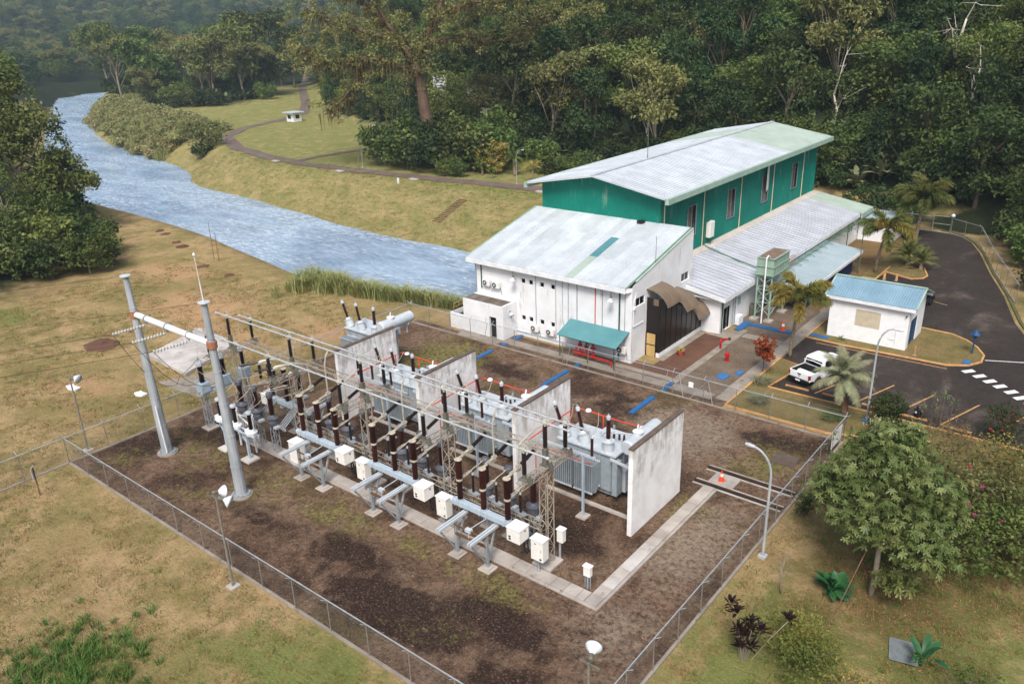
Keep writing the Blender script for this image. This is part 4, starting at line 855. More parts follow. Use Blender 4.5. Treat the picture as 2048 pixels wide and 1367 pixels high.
# -- transformers
def make_transformer():
    T = thing('transformer', '', 'transformer', (0,0,0), 0, 'oil transformers between the blast walls')
    G, LG = MATS['grey_paint'], MATS['lightgrey_paint']
    # local origin = (-25, 38.5) on the ground
    q = MB(); q.box(-2.2,1.95,-.55,1.75,.62,3.25); t = q.build('tank', G, T, bevel=.03)
    q = MB()
    for x in (-1.8,-.9,0,.9,1.7): q.box(x-.05,x+.05,-.62,-.5,.7,3.1)
    for y in (-.3,.5,1.3): q.box(1.95,2.05,y-.05,y+.05,.7,3.1)
    q.build('stiffener', G, t)
    MB().box(-2.35,2.1,-.7,1.9,3.25,3.38).build('cover', LG, T, bevel=.015)
    q = MB()
    for x in np.arange(-2.2,2.1,.35): q.cyl((x,-.66,3.38),(x,-.66,3.43),.03,n=6)
    q.build('cover_bolts', LG, T)['kind'] = 'stuff'
    MB().box(-2.2,1.95,-.4,1.6,.3,.62).build('base_frame', MATS['galv'], T)
    for x in (-1.5,1.3):
        for y in (-.2,1.4): MB().cyl((x-.08,y,.2),(x+.08,y,.2),.2,n=12).build('wheel', MATS['rail_steel'], T)
    # radiator banks: every plate a piece
    pm_ = MB().box(-.03,.03,-.52,.52,.85,2.75).mesh('radiator_plate', G)
    for bx in (-1.25,.32):
        for i in range(9):
            o = link('radiator_plate', pm_, T); o.location = (bx-.62+i*.155,-1.12,0)
        q = MB(); q.cyl((bx-.7,-.75,2.7),(bx+.7,-.75,2.7),.06,n=8); q.cyl((bx-.7,-.75,.95),(bx+.7,-.75,.95),.06,n=8); q.cyl((bx,-.75,2.7),(bx,-.5,2.7),.08,n=8); q.cyl((bx,-.75,.95),(bx,-.5,.95),.08,n=8); q.build('radiator_header', LG, T)
        q = MB(); q.bar((bx-.72,-1.66,.8),(bx+.72,-1.66,.8),.06,.1); q.bar((bx-.72,-1.66,2.78),(bx+.72,-1.66,2.78),.04,.05); q.build('radiator_frame', LG, T)
        # fan guards underneath
        for fx in (-.36,.36): MB().lathe((bx+fx,-1.1,.62),(bx+fx,-1.1,.8),[(0,.3),(1,.33)],14).build('fan', MATS['galv'], T)
    # cabinet on the side
    MB().box(2.1,2.55,-.2,1.1,.7,2.3).build('control_cabinet', LG, T, bevel=.02); MB().box(2.05,2.4,-1.0,-.35,.75,3.1).build('cable_duct', G, T, bevel=.02)
    # high voltage bushings on turrets
    for x, y, dx, dy in ((-2.0,-.2,-.42,.02),(-.5,-.2,-.26,.02),(1.25,-.2,.0,0)):
        d = Vector((dx,dy,1)).normalized(); b0 = Vector((x,y,3.36))
        tq = MB(); tq.cyl(b0-d*.05,b0+d*.62,.38,.36,14); tq.cyl(b0+d*.62,b0+d*.68,.42,n=14); tq.build('turret', LG, T, smooth=False)
        bs_ = MB(); bs_.lathe(b0+d*.68,b0+d*.84,[(0,.26),(1,.18)],12); bs_.build('bushing_flange', LG, T)
        o = insul(T, b0+d*.84, 1.3, .15, 'porcelain', d, 'bushing')
        hd = MB(); hd.lathe(b0+d*2.14,b0+d*2.42,[(0,.12),(.2,.14),(.8,.14),(1,.11)],12); hd.cyl(b0+d*2.42,b0+d*2.56,.025,n=6); hd.build('bushing_cap', MATS['lightgrey_paint'], T)
    for x in (.35,.75,1.15,1.5):
        insul(T, (x,1.3,3.38), .45, .085, 'porcelain', None, 'low_voltage_bushing')
    # conservator along the blast wall
    q = MB(); q.lathe((3.35,-1.5,4.75),(3.35,2.2,4.75),[(0,.1),(0.0,.4),(.03,.48),(.97,.48),(1,.4),(1,.1)],18); q.build('conservator', LG, T, smooth=False)
    q = MB(); q.cyl((3.35,-.2,5.2),(3.35,-.2,5.32),.3,n=12); q.cyl((3.35,-.2,5.32),(3.35,-.2,5.36),.34,n=12); q.cyl((3.3,-.2,5.36),(3.3,-.1,5.75),.05,n=6); q.build('relief_valve', MATS['white_fascia'], T)
    q = MB(); q.bar((1.9,-1.0,3.3),(3.8,-1.0,3.1),.1,.16); q.bar((1.9,1.5,3.4),(3.7,1.5,4.3),.1,.14); q.bar((3.35,-1.0,3.15),(3.35,-1.0,4.3),.1); q.bar((3.35,1.6,3.4),(3.35,1.6,4.3),.1); q.bar((2.0,.3,3.35),(3.35,.3,4.35),.12); q.build('conservator_bracket', LG, T)
    MB().tube([(.4,.6,3.38),(.4,.6,4.0),(2.0,.6,4.4),(3.0,.6,4.6)],.06,8).build('oil_pipe', LG, T)
    q = MB()
    for x, y in ((-1.3,.9),(-.3,1.1),(-1.9,1.3)): q.box(x-.18,x+.18,y-.12,y+.12,3.38,3.62)
    q.cyl((-.9,.5,3.38),(-.9,.5,3.75),.1,n=8); q.box(-1.2,0.0,.9,1.5,3.38,3.5); q.build('fittings', LG, T)
    # low voltage bus duct at the back
    MB().box(-.6,1.5,1.75,2.5,2.5,3.3).build('bus_duct', LG, T, bevel=.02)
    MB().box(-2.6,3.9,-1.75,-1.45,-.05,.12).build('kerb_stone', MATS['concrete'], T)
    # red sprinkler ring
    q = MB(); R1 = .045
    q.tube([(-3.35,2.3,0),(-3.35,2.3,3.7),(-2.6,2.3,4.15),(.5,2.3,4.12),(3.2,2.2,4.3)],R1); q.tube([(-3.35,-2.4,3.6),(-3.35,2.3,3.75)],R1); q.tube([(-.7,2.3,4.12),(-.7,2.3,0)],R1); q.tube([(3.2,2.2,4.3),(3.9,-.6,4.4),(3.9,-1.4,4.2),(3.9,-1.4,1.4)],R1)
    q.tube([(-2.6,-1.75,3.0),(1.0,-1.75,3.0)],.035); q.tube([(-3.3,-1.75,.1),(-3.3,-1.75,3.0),(-2.6,-1.75,3.0)],.035)
    q.build('sprinkler_pipe', MATS['pipe_orange'], T)
    for x, y in ((-1.75,2.1),(2.4,2.0)): MB().lathe((x,y,4.28),(x,y,4.4),[(0,.22),(1,.16)],8).build('sprinkler_head', MATS['white_fascia'], T)
    MB().bar((.05,2.45,0),(.05,2.45,3.6),.12).build('support_post', MATS['galv'], T)
    return T
T0 = make_transformer()
tl = ['spare grey oil transformer behind the first blast wall, next to the grass','grey oil transformer between the first and second blast walls','grey oil transformer between the second and third blast walls','grey oil transformer closest to the open gravel and rails']
for i, x in enumerate((-52.35,-42.1,-33.55,-25.0)):
    if i == 3: T0.location = (x,38.5,0); T0['label'] = tl[i]
    else:
        t_ = copy_tree(T0, loc=(x,38.5 if i else 44.0,0), label=tl[i])
        if i == 0:
            for ch in list(t_.children):
                if ch.name.split('.')[0] in ('sprinkler_pipe','sprinkler_head','support_post','kerb_stone'): bpy.data.objects.remove(ch)
# -- post insulators on T-stands in front of the transformers
def make_stand():
    s = thing('bus_stand', '', 'insulator stand', (0,0,0), 0, 'insulator stands in front of the transformers')
    MB().bar((0,0,.12),(0,0,4.35),.13).build('post', MATS['beam_blue'], s); MB().box(-.35,.35,-.35,.35,0,.12).build('footing', MATS['concrete'], s, bevel=.02)
    MB().bar((-3.2,0,4.4),(.85,0,4.4),.1,.14).build('crossbar', MATS['lightgrey_paint'], s)
    for x in (-2.9,-1.35,.62):
        insul(s, (x,0,4.5), 1.2, .1); MB().cyl((x,0,5.7),(x,0,5.85),.08,n=8).build('cap', MATS['white_fascia'], s)
    q = MB()
    for x, bx in ((-2.9,-3.0),(-1.35,-1.9),(.62,.0)): q.tube([(x,0,5.85),((x+bx-.2)/2,1.3,5.9),(bx-.6,2.6,5.95)],.02,5); q.tube([(x,0,5.85),(x-.2,-1.5,7.2),(x-.4,-3.15,8.15)],.022,5)
    q.build('jumper', MATS['dropper'], s); return s
S0 = make_stand()
for i, x in ((1,-40.82),(2,-32.27),(3,-23.72)):
    lb = 'slim grey T-stand with three insulators before the ' + ('first','second','third','fourth')[i] + ' transformer from the lawn'
    if i == 3: S0.location = (x,35.45,0); S0['label'] = lb
    else: copy_tree(S0, loc=(x,35.45,0), label=lb)
# -- busbars
for nm, y, z in (('the breaker side',28.6,8.2),('the middle and highest',30.45,8.95),('the transformer side',32.3,8.15)):
    B = athing('busbar', 'long aluminium busbar tube, ' + ('one on ' if 'side' in nm else '') + nm + ' of three', 'busbar', (-37.3,y,z), 'three parallel busbar tubes')
    MB().cyl((-53.25,y,z),(-21.3,y,z),.056,n=10).build('tube', MATS['busbar_alu'], B)
    for x in (-53.25,-21.3): MB().lathe((x-.1,y,z),(x+.1,y,z),[(0,.05),(.3,.09),(.7,.09),(1,.05)],10).build('end_cap', MATS['busbar_alu'], B)
    for x in (-51.9,-44.55,-37.3,-30.05,-22.8):
        MB().lathe((x-.12,y,z),(x+.12,y,z),[(0,.07),(.2,.12),(.8,.12),(1,.07)],10).build('clamp', MATS['dropper'], B)
        q = MB(); q.tube([(x-.3,y,z+.05),(x-.15,y,z+.3),(x+.1,y,z+.32),(x+.3,y,z+.06)],.035,6); q.build('expansion_loop', MATS['dropper'], B)
# -- lattice towers carrying them
def make_tower():
    t = thing('bus_tower', '', 'lattice tower', (0,0,0), 0, 'lattice towers under the busbars')
    q = MB(); lattice(q, (0,0,.15), (0,0,6.1), .55, .55, .5, .026, .05); c = q.build('column', MATS['lattice_steel'], t); c['kind'] = 'stuff'
    q = MB(); lattice(q, (0,-2.4,6.2), (0,2.3,6.2), .4, .35, .42, .022, .04); c = q.build('crossbeam', MATS['lattice_steel'], t); c['kind'] = 'stuff'
    MB().box(-.65,.65,-.65,.65,0,.15).build('footing', MATS['concrete'], t, bevel=.02)
    for y, z in ((-1.9,6.4),(-.05,6.4),(1.8,6.4)):
        q = MB(); q.quad((-.28,y-.2,z),(.28,y-.2,z),(.28,y+.2,z+.02),(-.28,y+.2,z+.02)); q.box(-.28,.28,y-.2,y+.2,z,z+.05); q.bar((.3,y,z+.25),(.42,y,z-.2),.34,.03); q.build('bracket', MATS['bracket'], t)
    MB().box(-.13,.13,-.18,.08,6.45,7.42).build('riser', MATS['bracket'], t, bevel=.01)
    for y, z0, z1 in ((-1.9,6.45,8.13),(-.05,7.42,8.88),(1.8,6.45,8.08)):
        h = 1.3; zz = z1-.1-h; MB().cyl((0,y,z0),(0,y,zz),.09,n=8).build('pedestal', MATS['bracket'], t)
        insul(t, (0,y,zz), h, .13, 'porcelain_dark'); MB().cyl((0,y,zz+h),(0,y,z1),.08,n=8).build('cap', MATS['lightgrey_paint'], t)
    return t
K0 = make_tower()
for i, x in enumerate((-51.9,-44.55,-37.3,-30.05,-22.8)):
    lb = 'lattice tower carrying three busbar insulators, ' + ('beside the far steel pole','behind the near steel pole','between first and second breaker beams','between second and third breaker beams','at the gravel end of the busbars')[i]
    if i == 4: K0.location = (x,30.5,0); K0['label'] = lb
    else: copy_tree(K0, loc=(x,30.5,0), label=lb)
# long girder with the horizontal insulators, droppers to the breakers
GD = athing('girder', 'long thin lattice girder with slanted insulators under the busbars', 'girder', (-37.3,31.65,6.4))
q = MB(); lattice(q, (-52.0,31.65,6.4), (-22.6,31.65,6.4), .45, .4, .5, .022, .04); q.build('truss', MATS['lattice_steel'], GD)['kind'] = 'stuff'
PH3 = [-27.85,-26.08,-24.33]; BAYS = [0,-7.15,-14.3]
for b in BAYS:
    for j, x in enumerate(PH3):
        x += b
        p0 = Vector((x,30.15,5.98)); p1 = Vector((x,31.42,6.36)); insul(GD, p1, (p0-p1).length-.1, .12, 'porcelain_dark', p0-p1)
        q = MB(); q.cyl((x,29.95,5.9),(x,30.2,6.0),.11,n=8); q.box(x-.07,x+.07,29.85,30.15,5.72,6.1); q.build('clamp', MATS['dropper'], GD)
        q = MB()
        if j == 0: q.tube([(x-1.5,28.6,8.2),(x-.35,28.75,8.12),(x-.05,29.3,7.95),(x,29.95,7.6),(x,30.02,6.1)],.05,7)
        elif j == 1: q.tube([(x,30.45,8.95),(x,30.2,8.6),(x,30.02,8.0),(x,30.02,6.1)],.055,7)
        else: q.tube([(x+.6,32.3,8.15),(x+.2,30.9,7.75),(x,30.1,7.3),(x,30.02,6.1)],.05,7)
        q.build('dropper', MATS['dropper'], GD)
# -- circuit breakers
simple('terminal', S(188,180,162), S(158,150,134), 4.0, .6)
def make_breaker():
    c = thing('circuit_breaker', '', 'circuit breaker', (0,0,0), 0, 'circuit breakers in the front row')
    bb = MATS['beam_blue']
    MB().box(-2.3,1.9,-.19,.19,2.72,3.06).build('beam', bb, c, bevel=.02)
    q = MB()
    for x in (-1.85,-.0,1.75): q.box(x-.25,x-.2,-.21,.21,2.7,3.075); q.box(x+.2,x+.25,-.21,.21,2.7,3.075)
    q.cyl((-2.45,0,2.88),(-2.3,0,2.88),.2,n=12); q.build('beam_band', MATS['lightgrey_paint'], c)
    for x in (-1.42,.88):
        MB().bar((x,-.9,.12),(x,-.9,2.3),.16).build('leg', MATS['galv'], c)
        MB().box(x-.42,x+.42,-1.32,-.48,-.05,.08).box(x-.26,x+.26,-1.16,-.64,.08,.16).build('footing', MATS['concrete'], c, bevel=.02)
        MB().bar((x-.09,-2.35,2.40),(x-.09,.05,2.42),.11,.16).bar((x+.09,-2.35,2.40),(x+.09,.05,2.42),.11,.16).build('rail', MATS['lightgrey_paint'], c)
        MB().bar((x,-2.2,2.3),(x,-.93,.35),.09).build('strut', MATS['galv'], c); MB().bar((x,-.87,.35),(x,.0,2.7),.1).build('strut', MATS['galv'], c)
    MB().bar((-1.42,-.95,1.5),(.88,-.95,1.5),.1,.14).bar((-1.42,-.95,2.05),(.88,-.95,2.05),.07).build('crosspiece', MATS['wood'], c)
    q = MB(); q.box(-.6,-.2,-1.05,-.8,1.95,2.15); q.bar((-.4,-.95,1.0),(-.4,-.95,2.0),.05); q.bar((-.4,-.9,2.1),(.3,-.1,2.7),.035); q.build('linkage', MATS['lightgrey_paint'], c)
    for x in (-1.77,0.0,1.75):
        p = MB().cyl((x,0,3.06),(x,0,3.16),.19,n=12).build('pole_base', bb, c)
        insul(c, (x,0,3.16), 1.2, .17); MB().lathe((x,0,4.36),(x,0,4.5),[(0,.16),(.2,.20),(.8,.20),(1,.17)],12).build('mid_flange', MATS['terminal'], c)
        insul(c, (x,0,4.5), 1.2, .20); q = MB(); q.lathe((x,0,5.7),(x,0,5.80),[(0,.18),(.3,.23),(.7,.23),(1,.12)],12); q.bar((x,0,5.80),(x,.45,5.82),.15,.05); q.build('pole_head', MATS['terminal'], c)
        q = MB(); q.tube([(x,.2,5.86),(x,.55,5.83),(x,.9,5.95),(x,1.05,5.95)],.032,6); q.bar((x-.06,.35,5.88),(x-.06,1.0,5.95),.05); q.bar((x+.07,.35,5.88),(x+.07,1.0,5.95),.05); q.build('top_terminal', MATS['terminal'], c)
        q = MB(); q.bar((x,.15,4.42),(x,.5,4.46),.16,.05); q.bar((x-.07,.4,4.48),(x-.07,1.0,4.5),.06,.05); q.bar((x+.07,.4,4.46),(x+.07,1.0,4.54),.06,.05); q.tube([(x,.9,4.5),(x,1.3,4.58),(x,1.7,4.6),(x,2.3,4.72)],.032,6); q.build('mid_terminal', MATS['terminal'], c)
    bx = MB().box(2.05,2.95,-.55,.3,2.25,3.1).build('mechanism_box', MATS['cream_box'], c, bevel=.03)
    MB().box(2.02,2.98,-.58,.33,3.1,3.13).build('lid', MATS['white_plain'], bx)
    MB().box(2.2,2.34,-.565,-.55,2.38,2.48).box(2.2,2.34,-.565,-.55,2.53,2.63).build('label_plate', MATS['black'], bx)
    MB().cyl((2.95,-.05,2.92),(2.97,-.05,2.92),.07,n=12).build('gauge', MATS['copper'], bx)
    MB().tube([(2.75,.1,2.25),(2.78,.1,1.5),(2.9,.12,1.3),(3.02,.12,1.5),(3.0,.1,2.1),(2.9,.1,2.25)],.045,7).build('cable_loop', MATS['rubber'], c)
    return c
C0 = make_breaker()
cl = ['three-pole circuit breaker on blue beam, next to the gravel corner','three-pole circuit breaker on blue beam, middle of the front row','three-pole circuit breaker on blue beam, next to the near steel pole']
for i, b in enumerate(BAYS):
    if i == 0: C0.location = (-26.08,28.97,0); C0['label'] = cl[0]
    else: copy_tree(C0, loc=(-26.08+b,28.97,0), label=cl[i])
LB = copy_tree(C0, loc=(-46.8,31.15,0), rotz=math.pi, label='three-pole circuit breaker on blue beam set back behind the row, facing away')
# -- earthing switches on low girders: posts on plates
def make_switch():
    s = thing('earthing_switch', '', 'switch', (0,0,0), 0, 'low girders with thin post insulators')
    q = MB(); lattice(q, (-3.6,0,2.7), (3.2,0,2.7), .4, .35, .5, .022, .04); q.build('truss', MATS['lattice_steel'], s)['kind'] = 'stuff'
    for x in (-1.77,0,1.75):
        MB().bar((x-.42,.12,2.92),(x+.42,-.12,3.0),.34,.07).build('base_plate', MATS['galv'], s)
        insul(s, (x,0,3.02), 1.15, .09, 'porcelain_dark'); MB().cyl((x,0,4.17),(x,0,4.3),.07,n=8).build('cap', MATS['lightgrey_paint'], s)
    return s
W0 = make_switch()
sw = ['low lattice girder with three thin brown posts behind the gravel-end breaker','low lattice girder with three thin brown posts behind the middle breaker','low lattice girder with three thin brown posts behind the breaker nearest the pole']
for i, b in enumerate(BAYS):
    if i == 0: W0.location = (-26.08,30.1,0); W0['label'] = sw[0]
    else: copy_tree(W0, loc=(-26.08+b,30.1,0), label=sw[i])
# -- current transformers
def make_ct():
    c = thing('current_transformer', '', 'current transformer', (0,0,0), 0, 'domed current transformers')
    q = MB(); lattice(q, (0,0,.12), (0,0,2.1), .4, .4, .45, .022, .04); q.build('stand', MATS['galv'], c)['kind'] = 'stuff'
    MB().box(-.4,.4,-.4,.4,0,.12).build('footing', MATS['concrete'], c, bevel=.02)
    MB().lathe((0,0,2.12),(0,0,3.05),[(0,.2),(.1,.3),(.35,.36),(.6,.36),(.72,.44),(.78,.44),(.84,.3),(1,.2)],14).build('base_tank', MATS['grey_cap'], c)
    insul(c, (0,0,3.05), 1.3, .19); MB().lathe((0,0,4.35),(0,0,4.82),[(0,.19),(.25,.25),(.75,.26),(.9,.2),(1,.12)],14).build('dome', MATS['grey_cap'], c)
    MB().box(-.3,.3,-.12,.12,2.15,2.35).box(.2,.5,-.2,.2,2.05,2.2).build('terminal_box', MATS['lightgrey_paint'], c)
    return c
M0 = make_ct(); first = True
for bi, b in enumerate(BAYS + ['line']):
    for j, x in enumerate(PH3):
        px, py = (x+b, 31.28) if b != 'line' else ((-49.8,-47.95,-46.1)[j], 29.25)
        lb = 'domed current transformer, ' + ('pole side','middle','gravel side')[j] + ' of three behind the ' + (('gravel-end breaker','middle breaker','breaker nearest the pole')[bi] if b != 'line' else 'three small arresters')
        if first: M0.location = (px,py,0); M0['label'] = lb; first = False
        else: copy_tree(M0, loc=(px,py,0), label=lb)
# -- cabinets
def cabinet(loc, size, legs, lab, name='control_cabinet', sub=True):
    c = thing(name, lab, 'cabinet', loc, 0, 'white control cabinets'); w_, d_, z0, z1 = size
    b_ = MB().box(-w_/2,w_/2,-d_/2,d_/2,z0,z1).build('body', MATS['cream_box'], c, bevel=.02); MB().box(-w_/2-.04,w_/2+.04,-d_/2-.04,d_/2+.04,z1,z1+.05).build('lid', MATS['white_plain'], c)
    if sub: MB().box(w_*.22,w_*.38,-d_/2-.012,-d_/2,z0+.12,z0+.22).build('label_plate', MATS['black'], b_); MB().bar((w_*.36,-d_/2-.02,(z0+z1)/2),(w_*.36,-d_/2-.02,(z0+z1)/2+.16),.025).build('handle', MATS['galv'], b_); MB().box(-w_*.2,-w_*.05,-d_/2-.01,-d_/2,z1-.25,z1-.19).build('name_plate', MATS['grey_cap'], b_)
    if legs == 1: MB().cyl((-.1,0,0),(-.1,0,z0),.07,n=8).build('leg', MATS['galv'], c)
    elif legs: 
        for x in (-w_*.4,0,w_*.4): MB().bar((x,0,0),(x,0,z0),.05 if x else .09).build('leg', MATS['galv'], c)
    else: MB().box(-w_/2-.1,w_/2+.1,-d_/2-.1,d_/2+.1,0,z0).build('plinth', MATS['concrete'], c)
for i, b in enumerate(BAYS):
    cabinet((-22.55+b,29.45,0), (.82,.55,1.05,2.35), 1, ['white control cabinet at the gravel corner of the trench','white control cabinet beside the middle breaker','white control cabinet between the pole-side and middle breakers'][i])
cabinet((-43.75,29.3,0), (.85,.75,.12,1.65), 0, 'white cabinet standing on a plinth at the trench near the poles', sub=False)
cabinet((-19.75,30.0,0), (.42,.28,.85,1.45), 3, 'small white box on thin legs in the trench corner', 'junction_box', sub=False)
cabinet((-22.3,31.15,0), (.4,.35,1.3,2.1), 1, 'small grey white box strapped behind the last lattice tower', 'junction_box', sub=False)
# -- voltage transformers on the line side
VT = athing('support_frame', 'steel frame with two lattice legs beside the far steel pole', 'frame', (-53.6,30.3,0))
for y in (28.55,32.1):
    q = MB(); lattice(q, (-53.6,y,.12), (-53.6,y,3.0), .42, .42, .5, .03, .06); q.build('leg', MATS['galv'], VT)['kind'] = 'stuff'
    MB().box(-54.1,-53.1,y-.5,y+.5,-.02,.12).build('footing', MATS['concrete'], VT)
q = MB(); q.bar((-53.85,28.1,3.02),(-53.85,32.6,3.02),.1,.12); q.build('rail', MATS['beam_blue'], VT); q = MB(); q.bar((-53.35,28.1,3.02),(-53.35,32.6,3.02),.1,.12); q.build('rail', MATS['beam_blue'], VT)
for i, y in enumerate((28.55,30.4,32.1)):
    v_ = thing('voltage_transformer', ('blue-grey boxed voltage transformer at the fence-side end of its frame','blue-grey boxed voltage transformer in the middle of its frame','blue-grey boxed voltage transformer at the river-side end of its frame')[i], 'voltage transformer', (-53.6,y,3.08), 0, 'voltage transformers on the steel frame')
    MB().box(-.42,.42,-.38,.38,0,.78).build('tank', MATS['beam_blue'], v_, bevel=.03); insul(v_, (0,0,.8), 1.3, .2, 'porcelain_dark')
    MB().lathe((0,0,2.1),(0,0,2.55),[(0,.2),(.1,.25),(.6,.25),(1,.16)],12).build('head', MATS['lightgrey_paint'], v_); MB().bar((0,0,2.55),(0,.0,2.75),.04).bar((-.15,0,2.75),(.15,0,2.75),.03).build('terminal', MATS['bracket'], v_)
# -- line arresters
AF = athing('support_frame', 'low steel frame under the three arresters by the near pole', 'frame', (-47.9,27.4,0))
for x in (-49.6,-46.8):
    MB().bar((x,27.4,.12),(x,27.4,2.2),.17).build('leg', MATS['beam_blue'], AF); MB().box(x-.5,x+.5,26.9,27.9,-.02,.14).build('footing', MATS['concrete_white'], AF, bevel=.02); MB().bar((x,27.4,1.2),(x-.7,27.4,2.2),.08).build('strut', MATS['beam_blue'], AF)
MB().bar((-50.3,27.2,2.25),(-45.5,27.2,2.25),.1).build('rail', MATS['beam_blue'], AF); MB().bar((-50.3,27.6,2.25),(-45.5,27.6,2.25),.1).build('rail', MATS['beam_blue'], AF)
for i, x in enumerate((-49.75,-47.9,-46.05)):
    a_ = thing('surge_arrester', ('dark surge arrester farthest from the near steel pole','dark surge arrester half hidden by the near steel pole','dark surge arrester with white base beside the trench end')[i], 'arrester', (x,27.4,2.3), 0, 'surge arresters on the low frame')
    MB().lathe((0,0,0),(0,0,.4),[(0,.4),(.5,.42),(.6,.3),(1,.2)],10).box(-.55,-.1,-.2,.2,.05,.3).build('base', MATS['white_fascia'], a_); insul(a_, (0,0,.4), 1.15, .15, 'porcelain_dark'); MB().lathe((0,0,1.55),(0,0,1.78),[(0,.16),(.2,.22),(.8,.22),(1,.18)],12).build('head', MATS['lightgrey_paint'], a_)
# line disconnector: horizontal insulators on tilted frames
LD = athing('disconnector', 'line disconnector with horizontal brown insulators and white blades behind the poles', 'disconnector', (-49,30.5,0))
for j, x in enumerate((-50.9,-49.1,-47.3)):
    p0 = Vector((x,30.2,5.3)); d = Vector((.62,.78,.05)); insul(LD, p0, 1.35, .13, 'porcelain_dark', d); insul(LD, p0+d.normalized()*1.4-Vector((0,0,1.3)), 1.2, .13, 'porcelain_dark')
    q = MB(); q.tube([p0+d*1.4,p0+d*2.2+Vector((0,0,.1)),p0+d*3.0],.05,6); q.bar(p0+d*1.5+Vector((0,0,.1)),p0+d*2.4+Vector((0,0,.12)),.1,.07); q.build('blade', MATS['cream_box'], LD)
for x in (-48.2,-45.6):
    q = MB()
    for i in range(4): q.bar((x-.3+i*.2,29.6,2.1),(x-.3+i*.2,31.0,3.0),.1,.04)
    q.bar((x-.5,29.6,2.0),(x+.6,29.4,2.05),.14,.2); q.bar((x-.4,31.0,2.95),(x+.4,31.0,2.95),.1); q.build('tilted_frame', MATS['galv'], LD)
for x in (-49.2,-47.3):
    q = MB(); q.cyl((x,28.3,1.0),(x,28.3,2.9),.12,n=10); q.tube([(x-.2,28.3,2.95),(x-.25,28.3,3.1),(x,28.3,3.2),(x+.25,28.3,3.1),(x+.2,28.3,2.95)],.035,5); q.bar((x,28.3,0),(x,28.3,1.0),.1); q.build('operating_column', MATS['white_fascia'], LD)
q = MB(); q.tube([(-48.6,28.2,2.6),(-46.5,28.0,2.2),(-45.6,27.6,2.1)],.05,6); q.tube([(-49.5,28.2,2.6),(-47.8,28.8,2.4)],.04,6); q.build('operating_rod', MATS['white_fascia'], LD)
# small conductor rods between line apparatus
JR = athing('jumper_cables', 'thin jumper cables linking the line apparatus to the busbars', 'cable', (-48,29.5,4))
q = MB()
for i, (x, y) in enumerate(zip((-49.75,-47.9,-46.05),(28.55,30.4,32.1))):
    ct = (-49.8,-47.95,-46.1)[i]
    q = MB(); q.tube([(x,27.4,4.1),(x-.05,28.3,4.3),(ct,29.25,4.85)],.025,5); q.tube([(ct,29.25,4.85),(ct+.1,30.0,4.7),(ct+.3,31.2,4.6)],.035,5); q.tube([(-53.6,y,5.85),(-53.0,y-.6,5.2),(x-.2,28.2,4.6),(x,27.4,4.1)],.015,4)
    q.tube([(-53.6,y,5.85),(-53.5,y+.1,7.0),(-53.2,(28.6,30.45,32.3)[i],(8.2,8.95,8.15)[i])],.012,4); q.build('cable', MATS['dropper'], JR)
# -- steel poles, crossarm, strings, line conductors
def pole(x, y, lean, lab):
    p = athing('steel_pole', lab, 'pole', (x,y,0), 'tall tapered steel line poles')
    top = Vector((x+lean[0],y+lean[1],13.45)); b0 = Vector((x,y,0)); n = 6
    for i in range(n):
        a = b0.lerp(top, i/n); b = b0.lerp(top, (i+1)/n); r0 = .38-.19*i/n; MB().cyl(a,b,r0,r0-.19/n,12).build('section', MATS['galv_pole'], p)
        if i: MB().cyl(a-Vector((0,0,.05)),a+Vector((0,0,.05)),r0+.02,n=12).build('joint_ring', MATS['galv_pole'], p)
    MB().cyl(top,top+Vector((0,0,.05)),.36,n=16).build('cap', MATS['lightgrey_paint'], p)
    MB().cyl((x,y,.12),(x,y,.2),.6,n=16).build('base_plate', MATS['galv'], p); MB().cyl((x,y,-.05),(x,y,.12),.72,n=18).build('footing', MATS['concrete_path'], p)
    q = MB()
    for i in range(12): a = i*math.pi/6; q.cyl((x+.52*math.cos(a),y+.52*math.sin(a),.2),(x+.52*math.cos(a),y+.52*math.sin(a),.32),.035,n=6)
    q.build('anchor_bolts', MATS['galv'], p)['kind'] = 'stuff'
    z = 10.75; c = b0.lerp(top, z/13.45); MB().cyl(c-Vector((0,0,.22)),c+Vector((0,0,.22)),.32,n=12).build('clamp_band', MATS['copper'], p)
    return p, top
P1, t1 = pole(-52.68,24.43,(-.35,-.15),'tall tapered steel pole farther from the fence corner, crossarm reaching out')
MB().tube([(-52.2,24.15,.3),(-52.35,24.1,4.0)],.05,6).build('conduit', MATS['white_fascia'], P1)
P2, t2 = pole(-43.26,24.28,(-.22,-.1),'tall tapered steel pole with lightning rod on top')
MB().cyl(t2,t2+Vector((-.05,0,1.2)),.035,n=6).cyl(t2+Vector((-.05,0,1.2)),t2+Vector((-.12,0,2.9)),.02,n=6).lathe(t2+Vector((-.12,0,2.85)),t2+Vector((-.12,0,3.1)),[(0,.03),(.4,.09),(1,.02)],8).build('lightning_rod', MATS['white_fascia'], P2)
CA = athing('crossarm', 'thick white steel crossarm tube between the two tall poles', 'crossarm', (-48.1,24.3,10.75))
MB().cyl((-52.7,24.33,10.75),(-43.7,24.22,10.75),.2,n=14).build('tube', MATS['white_fascia'], CA)
SX = (-51.35,-48.75,-46.15)
for x in SX: MB().cyl((x-.05,24.3,10.75),(x+.05,24.3,10.75),.27,n=14).build('collar', MATS['galv'], CA); MB().bar((x,24.28,10.5),(x,24.2,10.35),.06).build('eye', MATS['galv'], CA)
ends = []
sd_ = MB(); nd = 11; prof = [(0,.03)]
for i in range(nd): t = (i+.25)/nd; prof += [(t,.03),(t+.02,.13),(t+.045,.12),(t+.05,.05)]
prof.append((1,.03)); sm_ = sd_.lathe((0,0,0),(0,0,2.15),prof,10).mesh('disc_string', MATS['insul_grey'])
